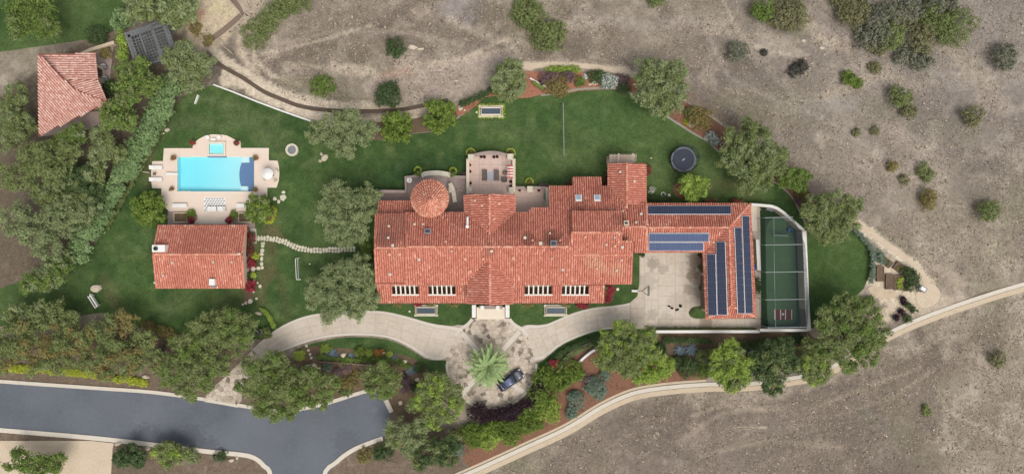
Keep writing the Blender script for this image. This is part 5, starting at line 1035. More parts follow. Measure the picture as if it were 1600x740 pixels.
# --- planted shrubs
for a in [('pale green shrub at the corner of the neighbour lawn', 190, 32, 16, 'hedge', dict(z=1.2, leaf=.3)), ('dark shrub on the neighbour lawn edge', 152, 54, 14, 'dark', {}), ('dark spiky shrub on the neighbour patio', 172, 138, 12, 'dark', dict(leaf=.3)), ('brownish shrub against the neighbour path', 166, 84, 9, 'flax', {}), ('low shrub between neighbour patio and tree', 160, 160, 12, 'dark', {}),
    ('mauve flowering shrub row in the red mulch bed, nearer the olive', 860, 121, 9, 'mauve', dict(sx=1.7, ang=0)), ('mauve flowering shrub row in the red mulch bed, nearer the orange flowers', 889, 120, 8, 'mauve', dict(sx=1.5, ang=0)), ('olive-brown spreading shrub in front of the mauve rows', 870, 135, 13, 'flax', dict(sx=1.3, ang=.1, z=.4)), ('bright green grass strip shrub behind the mauve rows', 880, 108.5, 6, 'bright', dict(sx=4.2, ang=.0, z=.25)), ('orange flowering clump at the end of the mauve rows', 903, 122, 5, 'orange', {}), ('half-round clipped green shrub under the orange clump', 906, 127, 8, 'green', dict(z=.4)), ('white flowering clump beside the orange clump', 914, 120, 4, 'white', {}),
    ('square dark hedge shrub behind the white boulder', 932, 119, 9, 'dark', dict(sx=1.4, ang=.1, z=.7)), ('grey flowering shrub beyond the white boulder', 951, 127, 11, 'blue', dict(extra='white', sx=1.3)), ('dark clipped shrub at the end of the red mulch bed', 975, 138, 8, 'dark', dict(sx=1.3, ang=-.3)), ('reddish shrub beside the big lawn corner tree', 972, 124, 8, 'mauve', dict(sx=1.4, ang=-.3)), ('small purple plant on the red mulch by the log', 848, 128, 5, 'purple', {}),
    ('olive-brown shrub behind the boulder near the trampoline', 1093, 183, 14, 'flax', dict(sx=1.3, ang=-.6)), ('green shrub under the big lawn corner tree', 1078, 176, 9, 'mid', {}), ('white daisy patch beside the path edging near the trampoline', 1113, 217, 8, 'blue', dict(extra='white', sx=1.5, ang=-.7, z=.2)), ('yellow flower clump by the boulder near the trampoline', 1072, 190, 5, 'yellow', dict(z=.2)),
    ('brown twiggy shrub between the two hillside edge trees', 1256, 306, 10, 'flax', dict(sx=1.3, ang=-.3, z=.3)), ('dark red shrub between the two hillside edge trees', 1247, 312, 6, 'mauve', {}),
    ('green rounded shrub beside the pot on the pool steps', 298, 336, 8, 'citrus', {}), ('trailing green shrub by the second red pot at the pool steps', 366, 336, 7, 'citrus', {}), ('crimson bougainvillea beside the pool house gable, top clump', 391, 371, 9, 'dark', dict(extra='red', z=.9)), ('crimson bougainvillea along the pool house gable, middle clump', 387, 392, 9, 'dark', dict(extra='red', z=.9)), ('crimson bougainvillea by the pool house gable, near the white stepping stones', 391, 412, 8, 'red', dict(z=.7)), ('crimson bougainvillea clump at the bottom corner of the pool house', 392, 446, 9, 'red', dict(z=.7)), ('yellow-green shrub between the flagstone pads by the pool house', 399, 399, 6, 'yellow', dict(z=.3)), ('small lime plant at the pool house bed end', 396, 430, 5, 'lime', dict(z=.25)), ('dark green shrub filling the pool house bed', 384, 430, 8, 'dark', {}),
    ('red leafy shrub against the villa front below the basin on the pool house side', 653, 474.5, 5, 'red', dict(sx=1.3, z=.3)), ('red flowering shrub at the villa front beyond the garage side basin', 911, 476, 6, 'red', dict(sx=1.4, ang=0, z=.4)), ('tall crimson shrub at the end wall of the villa front', 952, 459, 6, 'red', dict(sx=2.2, ang=1.3, z=.7)), ('green leafy shrub behind the crimson end wall shrub', 947, 452, 4, 'mid', dict(sx=1.8, ang=1.4, z=.6)), ('pale dry shrub at the villa front by the first roof opening', 622, 474, 5, 'flax', dict(sx=1.5, ang=0, z=.3)), ('pale dry shrub at the villa front by the entrance', 709, 474, 5, 'flax', dict(sx=1.5, ang=0, z=.3)), ('pale dry shrub at the villa front on the garage side of the entrance', 826, 474, 5, 'flax', dict(sx=1.6, ang=0, z=.3)), ('flowering dry shrub beside the garage side basin', 884, 475, 5, 'flax', dict(sx=1.4, z=.3)), ('thin ochre shrub row behind the pool side basin', 672, 474, 4, 'flax', dict(sx=1.9, ang=0, z=.3)),
    ('dark red shrub in the angle of the skylight wing', 946, 283, 6, 'dark', dict(extra='red', sx=1.5, ang=1.5, z=.8)), ('dark shrub tucked beside the wing eave', 889, 287, 4, 'dark', dict(extra='red', z=.5)), ('red shrub at the far side of the gabled wing', 1012, 266, 5, 'dark', dict(extra='red', sx=1.6, ang=1.5, z=.6)), ('low flowering shrub beside the gabled wing lawn', 1018, 297, 6, 'mid', dict(extra='white', z=.3)), ('red ground plant near the lounge terrace corner', 727, 274, 5, 'mauve', dict(sx=1.4, z=.4)), ('red plant on the terrace edge by the counter wall', 849, 291, 5, 'mauve', dict(sx=1.5, ang=0, z=.4)),
    ('dark shrub against the garage wall beside the parking court, upper', 1097, 398, 5, 'dark', dict(z=.4)), ('dark shrub against the garage wall beside the parking court, middle', 1098, 418, 5, 'dark', dict(sx=1.3, ang=1.5, z=.4)), ('dark shrub against the garage wall beside the parking court, lower', 1098, 450, 5, 'dark', dict(z=.4)), ('dark vine plant on the wall strip beside the batting cage', 1182, 446, 7, 'dark', dict(sx=1.6, ang=1.5, z=.5)), ('small dark plant in the corner of villa and parking court', 1003, 398, 4, 'dark', dict(z=.4)), ('low plant strip along the garage eave nearest the hip', 1150, 314, 4, 'dark', dict(extra='red', sx=2.2, ang=0, z=.3)), ('leafy strip plant along the lawn eave of the garage', 1110, 314, 4, 'mid', dict(extra='red', sx=2.4, ang=0, z=.3)),
    ('yellow-green shrub beside the agave at the bed start', 508, 545, 7, 'bright', dict(sx=1.4, z=.3)), ('bright round shrub in the middle of the agave bed', 562, 550, 9, 'citrus', dict(z=.4)), ('lime shrub beside the orange flowers of the agave bed', 576, 551, 6, 'bright', {}), ('orange flowering strip in the agave bed', 592, 550, 5, 'orange', dict(sx=1.7, ang=0, z=.25)), ('yellow rimmed shrub at the driveway end of the agave bed', 468, 554, 9, 'lime', dict(z=.4)), ('green ground shrub between two agaves', 540, 562, 7, 'green', dict(z=.3)), ('red-leaved ground plant below the agave bed wall', 543, 574, 6, 'mauve', dict(z=.2)), ('lime shrub at the far end of the agave bed', 608, 552, 5, 'lime', dict(z=.3)), ('dusty ground plant below the agave bed wall', 512, 572, 8, 'blue', dict(z=.25)), ('dark low plant near the foot of the agave bed', 556, 585, 8, 'flax', dict(z=.25)), ('maroon ground shrub on the slope below the corner agave', 634, 600, 8, 'mauve', dict(sx=1.6, ang=1.3, z=.2)), ('dark ground shrub beside the corner agave', 655, 574, 8, 'dark', dict(z=.3)),
    ('pink flowering shrub at the court end of the driveway hedge', 866, 568, 7, 'red', dict(z=1.2)), ('green shrub under the pink flowers beside the court', 850, 590, 17, 'citrus', dict(z=1.0)), ('broad citrus-green shrub on the upper lower bed', 872, 590, 20, 'citrus', dict(z=1.1)), ('yellow-green shrub beside the red mulch patch', 896, 580, 16, 'citrus', dict(z=1.0)), ('green shrub behind the burgundy hedge, court side', 848, 618, 20, 'citrus', dict(z=1.1)), ('lime shrub in the middle of the lower bed bank', 856, 640, 19, 'bright', dict(z=1.0)), ('citrus-green shrub under the white garden wall piece', 828, 658, 19, 'citrus', dict(z=1.1)), ('yellow-green shrub in the lower bank below the burgundy hedge', 798, 674, 19, 'citrus', dict(z=1.1)), ('lime shrub of the lower bank nearest the hollow', 766, 682, 19, 'bright', dict(z=1.1)), ('green shrub at the low end of the bank by the hollow', 738, 682, 16, 'citrus', dict(z=1.0)),
    ('blue-grey shrub in the middle of the lower mulch', 900, 625, 14, 'blue', dict(z=.6)), ('larger blue-grey shrub towards the pepper tree', 932, 606, 17, 'blue', dict(z=.6)), ('blue-grey shrub at the mulch edge near the swale', 893, 645, 10, 'blue', dict(z=.5)), ('small grey shrub under the pepper tree', 945, 585, 9, 'blue', dict(z=.4)), ('dark green shrub between pepper tree and conical tree', 1074, 573, 13, 'dark', dict(z=.9, sx=1.2)), ('reddish heather patch on the lower mulch', 915, 590, 9, 'mauve', dict(z=.2)), ('spiky dry plant on the dark mulch by the hollow', 712, 676, 7, 'flax', dict(z=.2)), ('dark grey shrub in the hollow under the road trees', 715, 702, 12, 'blue', dict(z=.5)),
    ('low hedge-like shrub beneath the pool house lawn', 262, 520, 8, 'flax', dict(sx=2.2, ang=-.3, z=.4)), ('brown dry shrub on the bank at the lawn edge', 232, 508, 7, 'flax', dict(sx=1.6, ang=-.4, z=.3)), ('rusty shrub between the two road trees', 250, 548, 7, 'mauve', dict(z=.5)), ('grey shrub on the bank across the road by the stones', 300, 712, 12, 'olive', dict(z=.4)), ('low shrub on the bank across the road near the bend', 345, 712, 8, 'dark', dict(z=.3, sx=1.4)), ('green shrub by the lamp at the driveway entrance', 415, 520, 9, 'mid', dict(z=.6)), ('cut-leaf shrub under the road turn', 570, 712, 12, 'flax', dict(z=.3)), ('dark shrub under the road turn', 600, 705, 14, 'dark', dict(z=.8)),
    ('dark bush in the corner between pepper tree and white wall', 1032, 545, 9, 'dark', dict(z=.6)), ('mid green bush between the wall agaves and the conical tree', 1102, 556, 12, 'mid', dict(z=.7, sx=1.2)), ('green bush filling the bed foot near the conical tree', 1098, 580, 11, 'green', dict(z=.6)), ('dark bush behind the bright low tree on the lower bed', 1056, 566, 11, 'dark', dict(z=.6)), ('brown-green bush between conical and dark green trees', 1172, 570, 10, 'mid', dict(z=.6)), ('dull bush on the slope under the agave bed wall, driveway end', 496, 588, 10, 'mid', dict(z=.4, sx=1.3)), ('grey-brown bush in the middle of the slope under the agave bed', 545, 598, 10, 'flax', dict(z=.3, sx=1.4)), ('green bush near the road kerb under the agave bed', 540, 612, 8, 'mid', dict(z=.3, sx=1.4)), ('red-brown low bush on the slope below the blue agaves', 528, 583, 8, 'mauve', dict(z=.2)), ('dark bush between the maroon shrub and the bright pepper tree', 652, 606, 8, 'dark', dict(z=.3)), ('dark rose bush beside the vegetable path, upper', 1411, 470, 6, 'purple', dict(z=.4)), ('dark rose bush beside the vegetable path, middle', 1420, 478, 6, 'dark', dict(z=.4)), ('dark rose bush beside the vegetable path, outer', 1428, 484, 6, 'dark', dict(z=.4)), ('dark rose bush by the lower swale, upper', 1410, 488, 6, 'purple', dict(z=.4)), ('dark rose bush by the lower swale, lower', 1418, 497, 6, 'dark', dict(z=.4)), ('dark rose bush by the lower swale, outer', 1400, 496, 5, 'purple', dict(z=.4)), ('dark climber bush behind the vegetable beds', 1426, 440, 9, 'dark', dict(sx=1.7, ang=1.5, z=.9)), ('dark hedge bush at the top end of the vegetable beds', 1420, 426, 8, 'dark', dict(sx=1.5, ang=-.8, z=.7)), ('green shrub near the play lawn and the path', 1352, 472, 8, 'green', dict(sx=1.6, ang=.3, z=.4)), ('grey ground shrub behind the first vegetable bed', 1374, 402, 8, 'blue', dict(sx=1.5, ang=-.7, z=.3))]:
    kw = dict(a[5]); a = (a[0], a[1], a[2], a[3]*(1.18 if a[3] > 12 else 1.1), a[4]); kw.setdefault('leaf', .17); kw.setdefault('clump', .24); shrub(a[0], a[1], a[2], a[3], a[4], **kw)
# --- columnar cypress shrubs inside their yellow rings on the terraces
RG = 'ring-planted shrubs on the villa terraces'
def ring_shrub(px, py, r, label, top=True, z0=0.0, dx=0, dy=5):
    p = W(px, py, .2); root = thing('ring_shrub', label, 'shrub', p, RG); L_ = [(p.x+r*.088*math.cos(a), p.y+r*.088*math.sin(a), .35, .13) for a in np.linspace(-.3, math.pi+.3, 18)]
    leaves('ring_foliage', L_, 'lime', root, .12, .1, dens=1.2); b = MB(); b.tube([(p.x, p.y, 0), (p.x, p.y-.05, 1.2)], .06, 6); b.build('stem', m_trunk, root)
    if top:
        q = W(px+dx, py+dy, 1.4); leaves('foliage', [(q.x, q.y, .9, .42), (q.x, q.y-.05, 1.4, .45), (q.x, q.y-.1, 1.8, .3)], 'green', root, .16, .24)
    else: leaves('foliage', [(p.x, p.y, .5, .4)], 'flax', root, .14, .2)
ring_shrub(653, 266, 5.6, 'cone-shaped shrub in a yellow ring at the olive tree end of the curved parapet'); ring_shrub(708, 267, 5.6, 'cone-shaped shrub in a yellow ring between the curved parapet and the lounger terrace')
ring_shrub(735.5, 239, 7.4, 'low yellow ring at the lounger terrace corner nearer the cone tower', False); ring_shrub(798, 239, 7.4, 'low yellow ring at the lounger terrace corner nearer the net', False)
ring_shrub(827, 284, 6, 'yellow ring shrub alone before the skylight wing terrace', False)
# --- agaves
def agave_mesh(n=26, R=.75):
    b = MB()
    for k in range(n):
        a = k*2.399; t = k/n; ln = R*(.55+.45*t); el = 1.25-1.0*t; c, s = math.cos(a), math.sin(a); w0 = .075
        pts = [(0, .05, w0*.7), (.45, .05+.45*math.sin(el)*.9, w0), (1, .05+math.sin(el)*.8, .006)]; vs = []
        for f, zz, ww in pts:
            r = ln*f*math.cos(el*.8); z = zz*ln*.8; vs += [(c*r-s*ww, s*r+c*ww, z+.02), (c*r, s*r, z-.02), (c*r+s*ww, s*r-c*ww, z+.02)]
        b.add(vs, [(0, 1, 4, 3), (1, 2, 5, 4), (3, 4, 7, 6), (4, 5, 8, 7)])
    return b
proto = None
for x, y, s, l in ((521, 552, 1.25, 'largest blue agave in the bed below the driveway curve'), (509, 556, .8, 'smaller agave touching the largest agave'), (549, 556, .85, 'agave beside the pale boulder in the driveway bed'), (580, 557, .6, 'small agave among the lime shrubs'), (605, 558, .8, 'agave near the orange flower strip'), (617, 560, .95, 'agave at the turn of the bed by the pink rock'), (643, 578, 1.15, 'lone agave at the corner above the maroon ground shrub'),
                   (1062, 547, 1.35, 'agave nearer the parking court below the white wall'), (1080, 546, 1.45, 'agave next to the conical tree below the white wall'), (1170, 545, 1.4, 'agave between the conical tree and the dark tree'), (947, 592, .7, 'small agave under the pepper tree')):
    if proto is None: proto = agave_mesh().build('agave', LF['agave'], origin=Vector((0, 0, 0))); o = proto
    else: o = proto.copy(); C.objects.link(o)
    p = W(x, y, .1); o.location = (p.x, p.y, .02); o.rotation_euler.z = random.uniform(0, 6); o.scale = (s*1.35, s*1.35, s*1.2); tag(o, l, 'agave', 'blue agaves in the beds')
# --- the palm in the middle of the court
pm = thing('palm_tree', 'feathery palm in the middle of the stone court beside the car', 'palm tree', W(763, 573, 0))
pc = W(763, 572, 3.2); b = MB(); b.tube([(wloc(pm).x, wloc(pm).y, -.05), (pc.x, pc.y, 1.4), (pc.x, pc.y, 2.6)], .38, 10, r2=.3); b.build('trunk', m_trunk, pm)
b = MB(); b.lathe((pc.x, pc.y, 2.5), [(.34, 0), (.3, .35), (.12, .55), (.001, .6)], 8); b.build('crownshaft', LF['flax'], pm)
def frond_mesh(Lf, el, droop):
    V = []; pts = []; x = z = 0; n = 26; a = el
    for i in range(n+1): pts.append((x, z)); x += Lf/n*math.cos(a); z += Lf/n*math.sin(a); a -= droop/n
    for i in range(2, n):
        t = i/n; ll = .36*math.sin(math.pi*min(1, .2+t*.8))+.06; px_, pz = pts[i]; ww = .075
        for s in (-1, 1):
            fw = .62; ex, ey, ez = px_+ll*fw, s*ll*.72, pz+ll*.18-.06*random.random()
            V += [(px_-ww, 0, pz), (px_+ww, 0, pz), (ex, ey, ez), (ex-.09, ey, ez)]
    for i in range(n):
        w_ = .035*(1-i/n)+.008; (xa, za), (xb, zb) = pts[i], pts[i+1]; V += [(xa, -w_, za+.01), (xb, -w_, zb+.01), (xb, w_, zb+.01), (xa, w_, za+.01)]
    return np.array(V)
FM = []
for k, (Lf, el, dr) in enumerate(((2.9, 1.2, .9), (3.4, .9, 1.1), (3.6, .55, 1.0), (3.5, .25, .9))):
    FM.append(frond_mesh(Lf, el, dr))
first = {}
for k in range(60):
    t = k/60; v = min(3, int(t*4)); a = k*2.39996+random.uniform(-.1, .1)
    if v not in first: o = np_mesh('frond', FM[v], 4, LF['palm'], None, Vector((0, 0, 0))); first[v] = o
    else: o = first[v].copy(); C.objects.link(o)
    o.parent = pm; o.location = Vector((pc.x+.12*math.cos(a), pc.y+.12*math.sin(a), 2.95-.3*t))-wloc(pm); o.rotation_euler = (random.uniform(-.15, .15), 0, a); s = random.uniform(.88, 1.05); o.scale = (s, s, s)
print('leaves', NL)
# ================================================================ pool and its terrace
dk_top = [(236.5, 270), (238.8, 251.7), (254.6, 251.7), (256, 231.6), (300.8, 231.6), (301.5, 225), (311, 217), (321.5, 211.5), (331, 210), (343, 210), (353.7, 211.5), (365, 217), (375.5, 221), (376, 231.2), (420, 231.2), (419.7, 250.5), (433.5, 251), (435.6, 260), (436.3, 270)]
dk_bot = [(435.4, 282), (432, 293), (417.5, 293), (417, 330), (372, 330), (361, 336), (358, 348), (310, 348), (308, 336), (300, 330), (264, 330), (252.5, 318), (252, 294), (238, 294), (236.2, 282)]
pdk = MB(); z0 = .13
pdk.prism(PX(dk_top+[(436.3, 272), (397.8, 272), (397.8, 244), (276.2, 244), (276.2, 272), (236.4, 272)], z0), -.02, z0); pdk.prism(PX(dk_bot+[(236.4, 272), (276.2, 272), (276.2, 300.3), (397.8, 300.3), (397.8, 272), (436.3, 272)], z0), -.02, z0)
deck = tag(pdk.build('pool_terrace', m_deckstone), kind='structure')
for seg in ([(238.5, 252.5), (237, 270), (237, 282), (238.7, 293.3)], [(256.7, 250), (256.7, 232.3), (300, 232.3)], [(302, 225), (311, 218), (321.5, 212.3), (331, 210.8), (343, 210.8), (353.7, 212.3), (365, 218), (374.8, 222)], [(377, 232), (419.2, 232), (419, 250)], [(433, 252), (435, 260), (435.6, 270), (434.6, 282), (431.5, 292)], [(416.7, 294), (416.5, 318)], [(253, 295), (253, 318)]):
    q = MB(); q.ribbon(PX(seg, .15), .16, .1, .16); q.build('coping', m_coping, deck)
pool = thing('swimming_pool', 'bright turquoise rectangular swimming pool with a dark blue end', 'pool', W(337, 272))
x0, y0 = W2(276.6, 300, .1); x1, y1 = W2(397.4, 244.4, .1)
def blue_end(py):    # x of the edge of the dark blue floor
    return None
b = MB(); zf = -1.0
b.add([(x0, y0, zf), (x1, y0, zf), (x1, y1, zf), (x0, y1, zf), (x0, y0, .1), (x1, y0, .1), (x1, y1, .1), (x0, y1, .1)], [(0, 1, 2, 3), (0, 4, 5, 1), (1, 5, 6, 2), (2, 6, 7, 3), (3, 7, 4, 0)]); b.build('basin', m_plaster, pool)
be = [(397.2, 244.6), (389.8, 244.6), (389.8, 254), (377.5, 254), (375, 262), (373.8, 272), (374.4, 282), (376.4, 290.5), (388, 290.5), (388, 299.8), (397.2, 299.8)]
zb = -.5
b = MB(); b.prism(PX(be, zb), zf, zb); b.build('blue_floor', m_bluetile, pool)
for pts, zz in (([(377.5, 244.6), (389.6, 244.6), (389.6, 253.8), (377.5, 253.8)], -.3), ([(376.4, 290.7), (387.8, 290.7), (387.8, 299.8), (376.4, 299.8)], -.3), ([(277, 297.5), (296, 297.5), (300, 299.8), (277, 299.8)], -.25)):
    b = MB(); b.prism(PX(pts, zz), zf, zz); b.build('step', m_plaster, pool)
b = MB(); b.add([(*W2(305, 299.8, -.9), -1.001), (*W2(378, 299.8, -.9), -1.001), (*W2(378, 244.6, -.9), -1.001), (*W2(305, 244.6, -.9), -1.001), (*W2(378, 299.8, -.5), -.56), (*W2(378, 244.6, -.5), -.56)], [(0, 4, 5, 3), (0, 1, 4), (3, 5, 2), (1, 2, 5, 4)]); b.build('sloping_floor', m_plaster, pool)
for seg in ([(276.4, 300.2), (276.4, 244.2), (397.6, 244.2), (397.6, 300.2)],):
    q = MB(); q.ribbon(PX(seg, .15), .28, .08, .155, closed=True); q.build('coping', m_coping, pool)
def watermat(name, dens, colr):
    m = bpy.data.materials.new(name); m.use_nodes = True; t = m.node_tree; t.nodes.clear(); N = t.nodes; L = t.links
    o = N.new('ShaderNodeOutputMaterial'); tp = N.new('ShaderNodeBsdfTransparent'); gl = N.new('ShaderNodeBsdfGlossy'); gl.inputs['Roughness'].default_value = .05
    fr = N.new('ShaderNodeFresnel'); fr.inputs['IOR'].default_value = 1.33; mx = N.new('ShaderNodeMixShader'); L.new(fr.outputs[0], mx.inputs[0]); L.new(tp.outputs[0], mx.inputs[1]); L.new(gl.outputs[0], mx.inputs[2]); L.new(mx.outputs[0], o.inputs['Surface'])
    nz = N.new('ShaderNodeTexNoise'); nz.inputs['Scale'].default_value = 6; bp = N.new('ShaderNodeBump'); bp.inputs['Strength'].default_value = .15; L.new(nz.outputs[0], bp.inputs['Height']); L.new(bp.outputs[0], gl.inputs['Normal'])
    va = N.new('ShaderNodeVolumeAbsorption'); va.inputs['Color'].default_value = (*colr, 1); va.inputs['Density'].default_value = dens; L.new(va.outputs[0], o.inputs['Volume']); return m
m_water = watermat('pool_water', .62, (.08, .91, 1.0))
b = MB(); b.box(((x0+x1)/2, (y0+y1)/2, (-.08+zf-.2)/2), (x1-x0+.1, y1-y0+.1, -.08-zf+.2)); b.build('water', m_water, pool)
spa = thing('spa', 'small square raised spa against the lawn side of the swimming pool', 'spa', W(338, 232))
b = MB(); a, c = W2(323.5, 244, .5), W2(352.5, 221, .5); b.ribbon([(a[0]+.18, a[1]+.18), (c[0]-.18, a[1]+.18), (c[0]-.18, c[1]-.18), (a[0]+.18, c[1]-.18)], .36, 0, .5, closed=True); b.build('rim', m_coping, spa)
b = MB(); b.box(((a[0]+c[0])/2, (a[1]+c[1])/2, .1), (c[0]-a[0]-.5, c[1]-a[1]-.5, .1)); b.build('basin', m_plaster, spa); b = MB(); b.ribbon([(a[0]+.5, a[1]+.45), (c[0]-.5, a[1]+.45), (c[0]-.5, c[1]-.45), (a[0]+.5, c[1]-.45)], .3, .1, .28, closed=True); b.build('seat', m_plaster, spa)
b = MB(); b.box(((a[0]+c[0])/2, (a[1]+c[1])/2, .23), (c[0]-a[0]-.6, c[1]-a[1]-.6, .36)); b.build('water', watermat('spa_water', 2.2, (.25, .97, 1.0)), spa); b = MB(); b.box(((a[0]+c[0])/2, a[1]-.09, .2), (c[0]-a[0], .14, .4)); b.build('spillway_tile', m_bluetile, spa)
db = thing('diving_board', 'white diving board reaching over the pool edge', 'diving board', W(268, 272)); b = MB(); p = W(268.5, 271.8, .5); b.box((p.x, p.y, .52), (1.85, .36, .06)); b.build('board', m_white, db); b = MB(); b.box((p.x-.5, p.y, .33), (.5, .42, .4)); b.build('stand', m_white, db)
# curved steps below the pool
stp = MB()
for k, r in enumerate((2.7, 2.35, 2.0)):
    c = W(334, 349); pts = [(c.x+r*1.12*math.cos(math.radians(t)), c.y+r*.5*math.sin(math.radians(t))-.1) for t in range(0, 181, 12)]; s = MB(); s.prism(pts, .1, .2+.09*k, 0); s.build('step', m_coping if k % 2 == 0 else m_deckstone, deck)
block('terrace', [(262, 329), (300, 331), (312, 342), (357, 342), (366, 331), (396, 329), (398, 351), (400, 378), (391, 378), (389, 354), (262, 354)], .1, m_terrgrey)
b = MB(); b.ribbon(PX([(396, 357), (397.5, 368), (397, 380)]), .9, .0, .3); tag(b.build('terrace', m_cream), kind='structure')
for x, y in ((282, 339), (383, 339)):
    pl = thing('planter_bed', 'square concrete planter of bare soil %s' % ('beside the citrus globe' if x < 300 else 'under the shaggy citrus tree'), 'planter', W(x, y), 'square planters by the pool steps')
    b = MB(); a, c = W2(x-11.5, y+9, .5), W2(x+11.5, y-8, .5); b.ribbon([(a[0]+.12, a[1]+.12), (c[0]-.12, a[1]+.12), (c[0]-.12, c[1]-.12), (a[0]+.12, c[1]-.12)], .24, 0, .55, closed=True); b.build('rim', m_tan, pl); b = MB(); b.box(((a[0]+c[0])/2, (a[1]+c[1])/2, .2), (c[0]-a[0]-.3, c[1]-a[1]-.3, .4)); b.build('soil', m_soil, pl)
# pots
def pot(px, py, r, label, bloom, zz=.13, group='pots round the pool'):
    p = W(px, py, zz+.5); root = thing('potted_plant', label, 'potted plant', (p.x, p.y, zz), group); b = MB(); b.lathe((p.x, p.y, zz), [(r*.55, 0), (r*.85, .4), (r*.95, .55), (r*.8, .5)], 12); b.build('pot', m_terracotta, root)
    leaves('foliage', [(p.x, p.y, zz+.65, r*.9)], bloom[0], root, .15, .2); 
    if len(bloom) > 1: leaves('blossom', [(p.x, p.y, zz+.75, r*.95)], bloom[1], root, .13, .2, dens=1.0)
pot(301.5, 223, .42, 'red flowering pot where the pool terrace steps in, hedge side', ('dark', 'red')); pot(369.5, 223.5, .45, 'red flowering pot where the pool terrace steps in, fire pit side', ('dark', 'red'))
pot(271, 246.5, .42, 'brown plant pot at the pool corner nearest the loungers and spa', ('flax',)); pot(399.5, 246.5, .42, 'brown plant pot at the dark blue pool corner nearest the fire pit', ('flax',)); pot(268, 295, .34, 'brown plant pot at the pool corner nearest the citrus globe', ('flax',)); pot(399, 296, .4, 'brown plant pot at the dark blue corner nearest the citrus tree', ('flax', ))
pot(299, 344, .58, 'large crimson pot at the foot of the pool steps beside the planter', ('purple', 'red')); pot(358.5, 344, .58, 'large crimson pot at the foot of the pool steps towards the citrus tree', ('purple', 'red'))
# loungers
def lounger(px, py, ang, label, m_=m_white, ln=1.95, wd=.62, group='white sun loungers by the pool', zz=.13, back=.55):
    p = W(px, py, zz); root = thing('sun_lounger', label, 'sun lounger', (p.x, p.y, zz), group); R = Matrix.Rotation(ang, 3, 'Z'); o = Vector((p.x, p.y, zz))
    b = MB(); 
    for s in (-1, 1): b.box(o+R @ Vector((0, s*wd*.47, .26)), (ln, .05, .07), ang)
    b.build('frame', m_, root)
    for sx in (-.42, .42):
        for sy in (-1, 1): q = MB(); q.box(o+R @ Vector((sx*ln, sy*wd*.42, .12)), (.06, .06, .24), ang); q.build('leg', m_, root)
    q = MB(); q.box(o+R @ Vector((ln*.16, 0, .34)), (ln*.66, wd, .1), ang); q.build('cushion', m_, root, bevel=.03)
    q = MB(); e = o+R @ Vector((-ln*.33, 0, .46)); q.box(e, (ln*.34, wd, .1), ang, tilt=.55); q.build('backrest', m_, root, bevel=.03); return root
lounger(245.5, 261.8, 0, 'white sun lounger on the bulging end of the pool terrace, nearer the spa'); lounger(245.5, 280.4, 0, 'white sun lounger on the bulging end of the pool terrace, nearer the citrus globe')
sd = thing('side_table', 'small grey table between the two white sun loungers', 'table', W(241, 271.5, .13)); b = MB(); p = W(241, 271.5, .5); b.box((p.x, p.y, .5), (.45, .45, .05)); b.build('tabletop', m_wood, sd); b = MB(); b.box((p.x, p.y, .3), (.1, .1, .36)); b.build('leg', m_wood, sd)
b = MB(); p = W(229, 269); b.box((p.x, p.y, .12), (1.1, .12, .25), -.15); tag(b.build('low_kerb_stone', m_cream), 'short pale edging stone on the grass beside the loungers', 'edging stone')
lounger(334, 326, 0, 'white day bed on the striped rug, hedge side', ln=1.5, wd=.75, group='white day beds on the patterned rug'); lounger(347, 326, math.pi, 'white day bed on the striped rug, citrus tree side', ln=1.5, wd=.75, group='white day beds on the patterned rug')
rug = thing('patterned_rug', 'white and grey zigzag rug on the deck below the pool', 'rug', W(336, 319, .135)); a, c = W2(318.5, 330.5, .14), W2(352.5, 308.5, .14)
b = MB(); b.prism([(a[0], a[1]), (c[0], a[1]), (c[0], c[1]), (a[0], c[1])], .13, .142); b.build('rug_base', m_white, rug); b = MB(); rg = random.Random(3)
for j in range(6):
    for i in range(8):
        x = a[0]+.2+(i+.5*(j % 2))*.42; y = a[1]+.2+j*.36
        if x < c[0]-.25: b.add([(x-.2, y-.13, .146), (x+.08, y-.05, .146), (x+.2, y+.13, .146), (x-.06, y+.06, .146)], [(0, 1, 2, 3)])
b.build('zigzag_pattern', mat('slate_weave', [(84, 96, 116), (100, 110, 130)], scale=3), rug)
for x, l in ((280.5, 'long white bench by the square planter'), (377.5, 'white bench half under the shaggy citrus tree')):
    be_ = thing('bench', l, 'bench', W(x, 321, .13), 'white benches below the pool'); p = W(x, 321, .5); b = MB(); b.box((p.x, p.y, .52), (2.3 if x < 300 else 1.6, .62, .1)); b.build('seat', m_white, be_, bevel=.03)
    for s in (-.8, .8): q = MB(); q.box((p.x+s*(1 if x < 300 else .7), p.y, .3), (.1, .5, .36)); q.build('leg', m_white, be_)
um = thing('parasol', 'round white parasol on the bulging pool terrace nearest the fire pit', 'parasol', W(417.5, 272, .13)); p = W(417, 271.3, 2.2); b = MB(); b.lathe((p.x, p.y, 2.0), [(.9, 0), (.88, .05), (.45, .28), (.06, .42), (.001, .44)], 16); b.build('canopy', m_white, um); b = MB(); b.tube([(p.x, p.y, .13), (p.x, p.y, 2.42)], .03, 6); b.lathe((p.x, p.y, .13), [(.3, 0), (.28, .08), (.05, .1)], 12); b.build('pole', m_iron, um)
